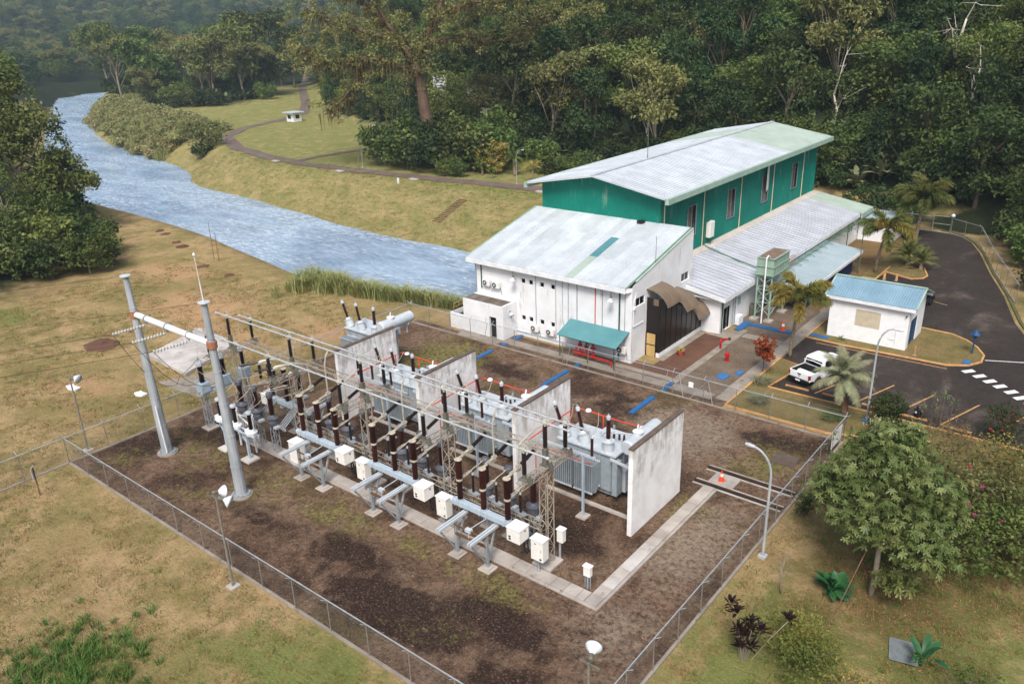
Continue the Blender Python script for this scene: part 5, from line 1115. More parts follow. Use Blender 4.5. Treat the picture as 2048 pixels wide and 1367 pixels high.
for i, x in enumerate(SX):
    s0 = Vector((x,24.15,10.35)); d = Vector((-.52,-.84,-.16)).normalized()
    o = link('insulator_string', sm_, None, s0, d.to_track_quat('Z','Y').to_euler()); tag(o, ('string of grey disc insulators nearest the far pole','middle string of grey disc insulators on the crossarm','string of grey disc insulators nearest the pole with the rod')[i], 'insulator string', 'disc insulator strings on the crossarm')
    e = s0+d*2.15; ends.append(e)
    far = e+Vector((-100,-160,8)); pts = [e.lerp(far,t)+Vector((0,0,-14*t*(1-t))) for t in [j/24 for j in range(25)]]
    c_ = MB().tube(pts,.016,5).build('line_conductor', MATS['cable']); tag(c_, ('power line wire leaving the string nearest the far pole','power line wire leaving the middle string','power line wire leaving the string nearest the rod pole')[i], 'wire', 'power line wires over the lawn')
    a = Vector((-53.6,(28.55,30.4,32.1)[i],5.8)); pts = [e.lerp(a,t)+Vector((0,0,-3.0*math.sin(math.pi*t)*(1 if t < .7 else .8))) for t in [j/14 for j in range(15)]]
    c_ = MB().tube(pts,.018,5).build('jumper_cable', MATS['cable']); tag(c_, ('dark cable hanging from the string nearest the far pole','dark cable hanging from the middle insulator string','dark cable hanging from the string nearest the rod pole')[i], 'cable', 'hanging jumper cables')
for i, t in enumerate((t1, t2)):
    far = t+Vector((-100,-160,7)); pts = [t.lerp(far,s)+Vector((0,0,-9*s*(1-s))) for s in [j/24 for j in range(25)]]
    tag(MB().tube(pts,.012,5).build('shield_wire', MATS['cable']), ('thin shield wire leaving the top of the far pole','thin shield wire leaving the cap of the rod pole')[i], 'wire', 'shield wires from the pole tops')
# -- rails in the gravel
for i, y in enumerate((43.25,45.25)):
    r_ = athing('track_rail', ('rusty rail in a concrete bed, the one beside the traffic cone slab','rusty rail in a concrete bed, the one farther from the trench')[i], 'rail', (-17.5,y,0), 'transformer rails crossing the gravel')
    MB().box(-20.1,-14.2,y-.07,y+.07,.03,.15).build('rail', MATS['rail_steel'], r_); MB().box(-20.1,-14.2,y-.34,y-.2,-.05,.06).build('bed', MATS['concrete'], r_); MB().box(-20.1,-14.2,y-.2,y+.24,-.05,.045).build('slot', MATS['black'], r_); MB().box(-20.1,-14.2,y+.24,y+.36,-.05,.06).build('bed', MATS['concrete'], r_)
for i, x in enumerate((-26.3,-23.7,-34.85,-32.25,-43.4,-40.8)):
    pass
MB_ = MB().box(-17.1,-15.5,48.4,49.9,0,.07); tag(MB_.build('pit_cover', MATS['slab_brown'], bevel=.01), 'dark square slab lying on the mossy gravel', 'cover')
tag(MB().box(-19.3,-17.6,43.6,44.95,.0,.09).build('pit_slab', MATS['concrete'], bevel=.01), 'broken concrete slab between the rails under the traffic cone', 'slab')
tag(MB().prism([(-71.3,33.2),(-64.2,32.8),(-66.6,39.8),(-73.6,40.0)],-.4,.3).build('foundation_slab', MATS['concrete_white'], bevel=.03), 'large weathered white concrete slab on the lawn behind the poles', 'slab')
tag(MB().prism([(-65,30.5),(-59,31.0),(-59,34.5),(-63,34.8)],-.1,.06).build('concrete_apron', MATS['concrete_path']), 'cracked pinkish concrete apron outside the side fence', 'slab')
# ------------------------------------------------------------------ chain-link fences
simple('fence_tube', S(172,176,180), S(150,154,158), 3.0, .5, metal=.2)
simple('fence_post', S(138,134,126), S(116,112,104), 3.0, .6, metal=.15)
simple('wire', S(128,128,122), None, 3.0, .6, metal=.2)
def fence(a, b, lab, n, side=1, h=2.05, arm=True, base=True, mesh=.13, z0=0.0, group='chain-link fence runs'):
    A = Vector((*a, z0)); B = Vector((*b, z0)); d = B-A; L = d.length; dn = d/L; nr = Vector((-dn.y, dn.x, 0))*side
    f = athing('chain_link_fence', lab, 'fence', tuple(A), group)
    MB().cyl(A+Vector((0,0,h)),B+Vector((0,0,h)),.03,n=6).build('top_rail', MATS['fence_tube'], f)
    pm = MB().cyl((0,0,-.1),(0,0,h),.03,n=6).mesh('post', MATS['fence_post']); am = MB().tube([(0,0,h-.03),tuple(nr*.33+Vector((0,0,h+.22)))],.022,6).mesh('outrigger', MATS['fence_tube'])
    for i in range(n+1):
        p = dn*(L*i/n); o = link('post', pm, f); o.location = p
        if arm: o = link('outrigger', am, f); o.location = p
    if arm:
        for t, nm in ((.35, 'barbed_wire'), (1.0, 'barbed_wire')):
            off = nr*.33*t+Vector((0,0,h-.03+.25*t)); MB().cyl(A+off,B+off,.006,n=4,caps=False).build(nm, MATS['wire'], f)
    if base: MB().bar(A+Vector((0,0,.03)),B+Vector((0,0,.03)),.16,.16).build('base_kerb', MATS['concrete_path'], f)
    q = MB(); w_ = .0022; k_ = int((L+h)/mesh)
    for i in range(k_):
        for sgn in (1, -1):
            s0 = (i*mesh - h) if sgn > 0 else i*mesh; s1 = s0+h*sgn
            lo, hi = (s0, s1)
            t0, t1 = 0.0, 1.0
            for (e0, e1) in ((0.0, L),):
                if s1 != s0:
                    ta = (e0-s0)/(s1-s0); tb = (e1-s0)/(s1-s0); ta, tb = min(ta,tb), max(ta,tb); t0 = max(t0, ta); t1 = min(t1, tb)
            if t1-t0 < .02: continue
            p = A+dn*(s0+(s1-s0)*t0)+Vector((0,0,.05+(h-.05)*t0)); r = A+dn*(s0+(s1-s0)*t1)+Vector((0,0,.05+(h-.05)*t1)); u = (r-p).normalized().cross(nr).normalized()*w_
            q.quad(p-u,r-u,r+u,p+u)
    q.build('wire_mesh', MATS['wire'], f)['kind'] = 'stuff'
    return f
FA_ = fence((-57.15,19.4),(-13.95,19.4),'chain-link fence run along the brown lawn in front of the switchyard',15,-1)
fence((-13.95,19.4),(-13.95,53.85),'chain-link fence run beside the garden trees and street lamp',14,-1)
FC_ = fence((-57.15,53.85),(-13.95,53.85),'chain-link fence run between switchyard and powerhouse',16,1)
fence((-57.15,19.4),(-57.15,53.85),'chain-link fence run behind the steel poles beside the white slab',12,1)
fence((-57.15,4.0),(-57.15,19.4),'chain-link fence run past the no parking sign on the lawn',5,1)
for x, dx in ((-46.9,-.5),(-37.4,-.45),(-27.9,-.45),(-26.9,.45),(-24.4,.5)):
    MB().tube([(x,53.85,2.0),(x+dx,53.85,.0)],.026,6).build('brace', MATS['fence_tube'], FC_)
MB().bar((-26.8,53.9,1.1),(-24.5,53.9,1.1),.04).bar((-25.9,53.9,.1),(-24.5,53.9,2.0),.04).build('gate_frame', MATS['fence_tube'], FC_)
tag(MB().box(-26.0,-25.6,53.75,53.79,1.15,1.6).build('fence_notice', MATS['white_plain']), 'small blank white notice hung on the far fence gate', 'sign')
tag(MB().box(-13.99,-13.96,51.3,53.3,.6,1.7).build('fence_board', MATS['white_plain']), 'large blank white board hung at the garden corner of the fence', 'sign')
fence((-37,118.8),(-23.1,118.4),'mossy chain-link fence run behind the powerhouse palms',5,1,group='far chain-link fence runs')
GT = athing('yard_gate', 'small grey tube gate at the end of the dark road', 'gate', (-22,118.35,0))
q = MB(); q.tube([(-23.0,118.35,.1),(-23.0,118.35,2.2),(-20.9,118.35,2.2),(-20.9,118.35,.1),(-23.0,118.35,.1)],.04); q.build('frame', MATS['fence_tube'], GT); MB().tube([(-23,118.35,1.15),(-20.9,118.35,1.15)],.03).build('midrail', MATS['fence_tube'], GT)
for i, (a, b) in enumerate((((-20.9,118.4),(-16.8,115.6)),((-16.8,115.6),(-13.6,105.0)),((-13.6,105.0),(-9.2,92.5)))):
    fence(a,b,('mossy fence run on the bend beside the road gate','mossy fence run along the shaded edge of the dark road','mossy fence run below the hillside farther along the road')[i],(2,4,5)[i],-1,group='far chain-link fence runs',mesh=.12)
fence((-218,171),(-168,154.5),'long low chain-link fence at the far edge of the clearing',16,1,1.9,False,False,.25,group='far chain-link fence runs')

# ------------------------------------------------------------------ lamps
def dome(parent, c, d, r=.34, name='lamp_head', ar=None):
    c = Vector(c); d = Vector(d).normalized()
    MB().lathe(c-d*.35,c+d*.05,[(0,.08),(.2,.12),(.55,r*.75),(.85,r),(1,r)],16).build(name, MATS['flood_glass'], parent, smooth=True)
    return MB().lathe(c-d*.62,c-d*.33,[(0,.09),(.3,.12),(1,.1)],10).build('lamp_housing', MATS['bracket'], parent)
def flood_post(x, y, h, heads, lab, name='floodlight_post'):
    f = athing(name, lab, 'lamp post', (x,y,0), 'floodlight posts round the switchyard')
    MB().cyl((x,y,0),(x,y,h),.075,.055,8).build('post', MATS['fence_post'], f); MB().box(x-.3,x+.3,y-.3,y+.3,-.02,.1).build('footing', MATS['concrete'], f)
    MB().bar((x-.4,y,h-.05),(x+.5,y,h-.05),.08).build('arm', MATS['bracket'], f)
    for c, d in heads: dome(f, (x+c[0],y+c[1],h+c[2]), d)
    return f
flood_post(-57.96,21.11,5.9,[((.9,.2,.05),(.8,.3,-.35))],'floodlight post on the lawn outside the side fence')
flood_post(-35.6,18.5,5.8,[((.3,.35,.3),(.2,.9,-.25)),((.95,.2,.0),(.75,.5,-.35))],'floodlight post with two white heads before the front fence')
flood_post(-13.3,20.3,5.9,[((-.1,.5,.35),(-.35,.95,.2))],'floodlight post at the front corner of the fence')
def street_lamp(x, y, h, arm, lab, r=.09, cat='lamp post'):
    f = athing('street_lamp', lab, cat, (x,y,0), 'curved street lamps'); a = Vector((*arm,0))
    MB().cyl((x,y,0),(x,y,h*.8),r,r*.75,8).build('post', MATS['galv_pole'], f)
    b = Vector((x,y,h*.8)); pts = [b+a*(1-math.cos(t))+Vector((0,0,h*.2*math.sin(t))) for t in [i*math.pi/2/7 for i in range(8)]]
    MB().tube(pts,r*.7,7).build('arm', MATS['galv_pole'], f); e = pts[-1]; d = a.normalized()
    MB().lathe(e-d*.05,e+d*.62-Vector((0,0,.04)),[(0,.05),(.15,.09),(.6,.12),(.9,.09),(1,.03)],8).build('lamp_head', MATS['lamp_body'], f)
    MB().box(x-.22,x+.22,y-.22,y+.22,0,.12).build('base', MATS['galv_pole'], f); return f
street_lamp(-13.3,38.15,6.6,(-1.15,.25),'curved street lamp leaning over the fence beside the garden tree')
L2 = street_lamp(-13.55,58.0,7.5,(.9,.2),'tall curved street lamp at the parking edge with blue foot'); MB().box(-13.82,-13.28,57.73,58.27,0,.2).build('foot', MATS['cover_blue'], L2)
street_lamp(-54.6,60.5,3.1,(-.9,.2),'short curved street lamp at the river corner of the building',.06)
street_lamp(-92.0,115.6,6.0,(.3,1.2),'thin street lamp beside the far track near the yellow palm',.05); street_lamp(-131.3,113.6,5.8,(-1.1,.2),'thin street lamp beside the bare sapling on the far lawn',.05)
LN = athing('garden_lantern', 'blue garden lantern post with pointed roof on the island', 'lantern', (-10.0,76.0,0))
MB().bar((-10,76,.08),(-10,76,1.6),.12).build('post', MATS['door_blue'], LN); MB().lathe((-10,76,1.6),(-10,76,2.3),[(0,.18),(.35,.2),(.4,.48),(1,.03)],6).build('roof', MATS['door_blue'], LN)
GL = athing('gate_lamp', 'round white lamp globe on a post beside the road gate', 'lamp', (-20.7,118.0,0)); MB().cyl((-20.7,118,0),(-20.7,118,2.3),.05,n=6).build('post', MATS['fence_post'], GL); MB().lathe((-20.7,118,2.2),(-20.7,118,2.75),[(0,.08),(.25,.24),(.6,.27),(.9,.14),(1,.03)],12).build('globe', MATS['flood_glass'], GL, smooth=True)
# floodlights hung on the front eave
for i, x in enumerate((-45.9,-35.13)):
    f = athing('eave_floodlight', ('silver dome floodlight under the eave beside the small upper windows','silver dome floodlight under the eave above the teal awning')[i], 'floodlight', (x,56.6,5.7), 'eave floodlights'); MB().cyl((x,56.75,6.5),(x,56.65,6.15),.03,n=6).build('stem', MATS['black'], f); dome(f, (x,56.55,5.65), (0,-.35,-.9), .33)
f = athing('wall_light', 'white wall light on the side of the flat-roofed annex', 'light', (-45.95,56.2,2.4)); dome(f, (-45.7,56.1,2.4), (.8,-.3,-.5), .25)
# air conditioners
def aircon(c, lab, wdt=.9):
    a = athing('air_conditioner', lab, 'air conditioner', c, 'wall air conditioners'); x, y, z = c
    b = MB().box(x-wdt/2,x+wdt/2,y-.2,y+.12,z-.3,z+.3).build('case', MATS['cream_box'], a, bevel=.02)
    MB().lathe((x-.12,y-.21,z),(x-.12,y-.235,z),[(0,.24),(.2,.26),(1,.24)],16).build('fan_grille', MATS['grey_cap'], a); MB().lathe((x-.12,y-.236,z),(x-.12,y-.25,z),[(0,.08),(1,.06)],10).build('fan_hub', MATS['cream_box'], a)
    for s in (-.3,.3): MB().bar((x+s,y-.15,z-.33),(x+s,y+.14,z-.33),.05).build('bracket', MATS['galv'], a)
    MB().tube([(x+wdt/2,y,z-.1),(x+wdt/2+.08,y+.08,z-.5),(x+wdt/2+.05,y+.1,z-.9)],.02,5).build('pipe', MATS['cable'], a)
for c, l in (((-49.55,57.15,4.72),'air conditioner high on the wall above the flat-roofed annex, corner one'),((-48.37,57.15,4.67),'air conditioner high on the wall beside the eave floodlight'),((-43.75,57.15,1.2),'air conditioner low on the wall under the first lower windows'),((-41.95,57.15,1.2),'air conditioner low on the wall beside the teal awning edge'),((-34.2,57.1,1.25),'air conditioner under the teal awning end at the building corner')): aircon(c, l)
# red fire valves under the teal awning
FV = athing('fire_valves', 'red fire valve pipework under the teal awning', 'pipework', (-36.5,55.9,0))
for x in (-37.9,-37.2,-36.5): MB().lathe((x,56.1,.1),(x,56.1,1.7),[(0,.1),(.25,.1),(.27,.18),(.33,.18),(.35,.1),(.6,.1),(.62,.2),(.75,.2),(.77,.1),(1,.1)],10).build('riser', MATS['hydrant_red'], FV)
MB().cyl((-38.4,55.7,.55),(-34.6,55.7,.5),.1,n=10).build('manifold', MATS['hydrant_red'], FV); MB().tube([(-34.8,55.7,.5),(-34.3,55.6,.5),(-34.2,55.5,.1)],.09,8).build('outlet', MATS['hydrant_red'], FV)
for x in (-37.9,-37.2,-36.5): MB().lathe((x,55.5,1.1),(x,55.56,1.1),[(0,.14),(1,.14)],10).build('handwheel', MATS['hydrant_red'], FV); 
for x in (-37.9,-37.2,-36.5): MB().cyl((x,55.5,1.1),(x,56.1,1.1),.05,n=6).build('stem', MATS['hydrant_red'], FV)
# hydrant, standpipe, cones, pots, bollards
HY = thing('fire_hydrant', 'red fire hydrant standing on the gravel bed', 'hydrant', (-26.75,62.6,0))
MB().lathe((0,0,0),(0,0,.95),[(0,.2),(.06,.2),(.08,.13),(.6,.13),(.62,.18),(.68,.18),(.7,.15),(.85,.13),(.95,.06),(1,.04)],12).build('barrel', MATS['hydrant_red'], HY); MB().cyl((-.26,0,.58),(.26,0,.58),.07,n=8).build('nozzle', MATS['hydrant_red'], HY); MB().cyl((0,-.22,.52),(0,0,.52),.09,n=8).build('nozzle', MATS['hydrant_red'], HY)
SPp = thing('standpipe', 'bent red standpipe beside the slab walkway', 'pipe', (-28.45,64.9,0)); MB().tube([(0,0,0),(0,0,.75),(.1,.1,.9),(.5,.5,.9)],.1,8).build('pipe', MATS['hydrant_red'], SPp); MB().cyl((.48,.48,.9),(.62,.62,.9),.13,n=8).build('coupling', MATS['rubber'], SPp)
simple('cone_orange', S(226,82,40), S(206,72,36), 3, .5)
def cone(x, y, z, lab, s=1.0):
    c = thing('traffic_cone', lab, 'traffic cone', (x,y,z), .3, 'traffic cones'); MB().box(-.2*s,.2*s,-.2*s,.2*s,0,.04).build('base', MATS['cone_orange'], c); MB().lathe((0,0,.04),(0,0,.75*s),[(0,.16*s),(1,.03)],12).build('body', MATS['cone_orange'], c); MB().lathe((0,0,.34*s),(0,0,.52*s),[(0,.108*s),(1,.08*s)],12).build('band', MATS['white_plain'], c)
cone(-18.6,44.1,.09,'traffic cone on the broken slab between the rails'); cone(-25.5,72.2,.09,'traffic cone on the blue walkway strip beside the palm',1.3)
PT = thing('potted_plant', 'terracotta pot with pale striped plant on the soil bed', 'plant pot', (-30.65,61.45,.03)); MB().lathe((0,0,0),(0,0,.5),[(0,.2),(.8,.32),(.82,.36),(1,.36),(1,.3),(.9,.28)],14).build('pot', MATS['terracotta'], PT)
simple('striped_leaf', S(186,190,110), S(120,140,70), 6, .6)
q = MB()
for i in range(34):
    a = random.uniform(0,6.28); l = random.uniform(.35,.6); e = random.uniform(.3,1.2); d = Vector((math.cos(a)*math.cos(e),math.sin(a)*math.cos(e),math.sin(e))); s_ = Vector((-math.sin(a),math.cos(a),0))*.05; b = Vector((0,0,.46)); m_ = b+d*l*.6; t_ = b+d*l-Vector((0,0,l*.25)); q.quad(b-s_*.5,b+s_*.5,m_+s_,m_-s_); q.quad(m_-s_,m_+s_,t_)
q.build('foliage', MATS['striped_leaf'], PT)['kind'] = 'stuff'
for i, (x, y, h) in enumerate(((-13.9,72.8,.9),(-22.2,93.4,.75),(-21.0,93.7,.75))):
    b = thing('bollard', ('thin orange marker post on the island lawn','orange bollard behind the outbuilding roof by the kerb','orange bollard stub beside the palm island kerb')[i], 'bollard', (x,y,.06), 0, 'orange posts'); MB().cyl((0,0,0),(0,0,h),.05 if i == 0 else .14,n=10).build('post', MATS['kerb_yellow'], b); MB().box(-.15,.15,-.15,.15,-.05,.06).build('base', MATS['concrete'], b)
# no parking sign on the lawn
SG = thing('no_parking_sign', 'weathered no parking sign with a ringed letter E on a wooden stake', 'sign', (-54.5,16.2,0), R_(-33))
MB().bar((0,0.03,-.1),(0,0.03,2.1),.07).build('stake', MATS['wood'], SG); pn = MB().box(-.36,.36,-.02,0,1.3,2.12).build('panel', MATS['sign_white'], SG)
q = MB(); N = 24
for i in range(N):
    a = 2*math.pi*i/N; b = 2*math.pi*(i+1)/N; c = (0,1.78); q.quad(*[(c[0]+r*math.cos(t),-.026,c[1]+r*math.sin(t)) for r, t in ((.21,a),(.27,a),(.27,b),(.21,b))])
q.build('ring', MATS['sign_red'], pn)
q = MB()
for x0, x1, z0, z1 in ((-.08,-.03,1.65,1.91),(-.03,.09,1.65,1.70),(-.03,.08,1.755,1.805),(-.03,.09,1.86,1.91)): q.quad((x0,-.026,z0),(x1,-.026,z0),(x1,-.026,z1),(x0,-.026,z1))
q.build('letter', MATS['black'], pn)
BS = athing('info_sign', 'small blue and white sign at the far edge of the clearing', 'sign', (-164.8,147.8,0)); MB().box(-165.6,-164.0,147.7,147.85,.2,1.3).build('lower_panel', MATS['cover_blue'], BS); MB().box(-165.6,-164.0,147.7,147.85,1.3,2.9).build('upper_panel', MATS['white_plain'], BS); MB().bar((-165.6,147.9,0),(-165.6,147.9,2.9),.1).bar((-164.0,147.9,0),(-164.0,147.9,2.9),.1).build('post', MATS['wood'], BS)
tag(MB().box(-113.5,-113.1,106.3,106.5,-.6,.7).build('marker_post', MATS['white_fascia']), 'small pale marker post at the top of the river bank', 'post')
# steps cut in the far bank
STP = athing('bank_steps', 'flight of brown steps climbing the grassy river bank', 'steps', (-95,100.5,-2.2))
for i in range(15):
    t = i/14; x = -95.0-.2*t; y = 97.4+6.9*t; z = tz(x,y); MB().box(x-.95,x+.95,y-.12,y+.12,z-.4,z+.08).build('step', MATS['soil'], STP)
# two thin poles on the lawn
for i, (x, y, h) in enumerate(((-95.7,55.8,5.1),(-94.6,55.8,3.9))): tag(MB().cyl((x,y,-.2),(x+.1,y,h),.04,.03,6).build('thin_pole', MATS['wood']), ('taller thin pole near the river crest of the lawn','shorter thin pole near the river crest of the lawn')[i], 'pole', 'thin poles on the lawn')
# odd slabs and rubbish on the lawn
for i, (x, y, s) in enumerate(((-70.1,25.6,.8),(-63.9,28.4,.6))): 
    q = MB(); q.prism([(x-s,y-.25),(x-.1,y-.4),(x+s*.9,y-.15),(x+s*.7,y+.4),(x-.2,y+.25),(x-s*.8,y+.35)],.0,.14); tag(q.build('white_sheet', MATS['white_plain']), ('crumpled white sheet lying on the lawn by the floodlight post','smaller white scrap lying on the lawn by the far pole')[i], 'sheet')
# drain grate in the garden
GR = thing('drain_grate', 'grey slatted steel drain grate in the garden grass', 'grate', (-5.0,35.0,.06), R_(14))
q = MB()
for y in (-.75,.75): q.bar((-.6,y,.04),(.6,y,.04),.05)
for x in (-.6,.6): q.bar((x,-.75,.04),(x,.75,.04),.05)
q.build('frame', MATS['grate'], GR); bm_ = MB().box(-.58,.58,-.017,.017,.0,.07).mesh('slat', MATS['grate'])
for i in range(17): o = link('slat', bm_, GR); o.location = (0,-.68+i*.085,0)
MB().box(-.58,.58,-.73,.73,-.08,-.02).build('pit', MATS['black'], GR)

# ------------------------------------------------------------------ vehicles
simple('car_white', S(232,234,236), None, 3, .25, spec=.6); simple('car_dark', S(26,30,38), None, 3, .25, spec=.6); simple('chrome', S(190,192,194), None, 3, .25, metal=.8); simple('tail_red', S(150,16,18), None, 3, .3, spec=.5); simple('car_glass', S(12,13,15), S(18,19,22), 1, .08, spec=.7); simple('bedliner', S(24,22,21), S(32,30,28), 4, .8); simple('tyre_mud', S(74,62,50), S(50,44,38), 5, .9)
def side_prism(mb, prof, hw, taper=None):
    "profile in (y,z), extruded across x from -hw to hw; taper(z) narrows it"
    n = len(mb.v); m = len(prof); tp = taper or (lambda z: 1)
    for s in (-1, 1): mb.v += [(s*hw*tp(z), y, z) for y, z in prof]
    mb.f.append(tuple(n+i for i in range(m))); mb.f.append(tuple(n+m+i for i in reversed(range(m))))
    for i in range(m): j = (i+1) % m; mb.f.append((n+j, n+i, n+m+i, n+m+j))
def arch(cy, r, n=7): return [(cy-r*math.cos(math.pi*i/n), .36+r*math.sin(math.pi*i/n)) for i in range(n+1)]
def wheel(parent, x, y, r=.38, tm='tyre_mud'):
    w_ = MB().lathe((x-.13,y,r),(x+.13,y,r),[(0,r*.6),(0,r*.92),(.15,r),(.85,r),(1,r*.92),(1,r*.6)],18).build('wheel', MATS[tm], parent)
    s = 1 if x > 0 else -1; MB().lathe((x+.08*s,y,r),(x+.125*s,y,r),[(0,r*.58),(1,r*.5)],12).build('rim', MATS['chrome'], w_)
def pickup(loc, rz, lab):
    v = thing('pickup_truck', lab, 'pickup truck', loc, rz); W = .92
    low = [(-2.62,.52),(-2.05,.5)] + arch(-1.55,.47) + [(-1.0,.44),(1.0,.44)] + arch(1.6,.47) + [(2.2,.46),(2.55,.55),(2.62,.8),(2.58,1.0),(2.3,1.09),(1.3,1.14),(-1.0,1.12),(-1.02,.62),(-2.58,.62),(-2.62,.6)]
    q = MB(); side_prism(q, low, W); b = q.build('body', MATS['car_white'], v, bevel=.04)
    for s in (-1, 1):
        q = MB(); q.box(s*W-(.07 if s > 0 else 0),s*W+(.07 if s < 0 else 0),-2.6,-.98,.62,1.12); q.build('bed_side', MATS['car_white'], v, bevel=.02)
    MB().box(-.85,.85,-2.56,-1.02,.60,.66).build('bed_floor', MATS['bedliner'], v); MB().box(-.86,.86,-1.06,-1.02,.62,1.15).box(-.86,-.83,-2.56,-1.02,.66,1.1).box(.83,.86,-2.56,-1.02,.66,1.1).build('bed_liner', MATS['bedliner'], v)
    tg = MB().box(-.86,.86,-2.66,-2.58,.62,1.12).build('tailgate', MATS['car_white'], v, bevel=.02); MB().box(-.14,.14,-2.68,-2.655,.92,1.02).build('handle', MATS['black'], tg); MB().cyl((0,-2.68,.82),(0,-2.655,.82),.055,n=12).build('emblem', MATS['chrome'], tg)
    cab = [(-1.0,1.1),(-.92,1.72),(-.75,1.8),(.35,1.8),(.62,1.74),(1.38,1.12)]
    q = MB(); side_prism(q, cab, W*.97, lambda z: 1-.16*max(0,(z-1.1)/.7)); q.build('cab', MATS['car_white'], v, bevel=.03)
    for s in (-1, 1):
        xa, xb = s*.905, s*.80
        for ya, yb, yc, yd in ((-.86,-.02,-.04,-.72),(.05,1.06,.56,.05)):
            q = MB(); pts = [(xa,ya,1.16),(xa,yb,1.16),(xb*1.005,yc,1.68),(xb*1.005,yd,1.68)]; q.quad(*(pts if s > 0 else pts[::-1])); q.v = [(x+s*.012,y,z) for x,y,z in q.v]; q.build('side_window', MATS['car_glass'], v)
        MB().box(s*.93-.01,s*.93+.02,.2,.34,1.0,1.03).box(s*.93-.01,s*.93+.02,-.62,-.48,1.0,1.03).build('door_handle', MATS['car_white'], v)
        MB().box(s*1.0-.1,s*1.0+.1,.95,1.08,1.12,1.3).build('mirror', MATS['car_white'], v, bevel=.02)
        MB().box(s*.86-.06,s*.86+.065,-2.68,-2.5,.72,1.06).build('tail_light', MATS['tail_red'], v, bevel=.01); MB().box(s*.75-.15,s*.75+.15,2.52,2.63,.82,.98).build('headlight', MATS['flood_glass'], v)
        for y in (-1.55,1.6): wheel(v, s*.82, y)
        MB().box(s*.9-.06,s*.9+.06,-.95,1.0,.34,.42).build('side_step', MATS['black'], v)
    q = MB(); q.quad((-.72,-.955,1.2),(.72,-.955,1.2),(.68,-.93,1.66),(-.68,-.93,1.66)); q.v = [(x,y-.04,z) for x,y,z in q.v]; q.build('rear_window', MATS['car_glass'], v)
    q = MB(); q.quad((.8,1.34,1.17),(-.8,1.34,1.17),(-.68,.70,1.70),(.68,.70,1.70)); q.v = [(x,y+.05,z+.02) for x,y,z in q.v]; q.build('windscreen', MATS['car_glass'], v)
    MB().tube([(-.8,-1.1,1.12),(-.74,-1.12,1.55),(0,-1.13,1.6),(.74,-1.12,1.55),(.8,-1.1,1.12)],.035,7).build('roll_bar', MATS['car_white'], v)
    bp = MB().box(-.9,.9,-2.78,-2.62,.42,.6).build('rear_bumper', MATS['black'], v, bevel=.03); MB().box(-.2,.2,-2.80,-2.775,.46,.58).build('licence_plate', MATS['white_plain'], bp); MB().box(-.92,.92,2.58,2.7,.45,.68).build('front_bumper', MATS['car_white'], v, bevel=.03)
    MB().box(-.3,.0,-1.9,-1.6,.66,.8).build('cargo', MATS['white_plain'], v); return v
PK = pickup((-19.07,64.0,.03), R_(-16.5), 'white double-cab pickup truck parked under the silver palm'); PK.scale = (1.08,1.1,1.08)
V2 = thing('car', 'dark car mostly hidden behind the blue-roofed outbuilding', 'car', (-17.0,86.2,.03), R_(-8))
q = MB(); side_prism(q, [(-2.2,.5),(-1.8,.42)]+arch(-1.35,.4)+[(.9,.35)]+arch(1.35,.4)+[(1.9,.4),(2.2,.55),(2.18,.8),(1.2,.98),(-1.9,1.02),(-2.22,.95)], .88); q.build('body', MATS['car_dark'], V2, bevel=.05)
q = MB(); side_prism(q, [(-1.9,1.0),(-1.5,1.45),(.2,1.48),(1.05,.98)], .84, lambda z: 1-.2*max(0,(z-1)/.5)); q.build('cabin', MATS['car_glass'], V2, bevel=.03); MB().box(-.66,.66,-1.4,.2,1.46,1.5).build('roof', MATS['car_dark'], V2)
for s in (-1, 1):
    for y in (-1.35,1.35): wheel(V2, s*.78, y, .33, 'rubber')
    MB().box(s*.7-.14,s*.7+.14,-2.24,-2.15,.7,.86).build('tail_light', MATS['tail_red'], V2)

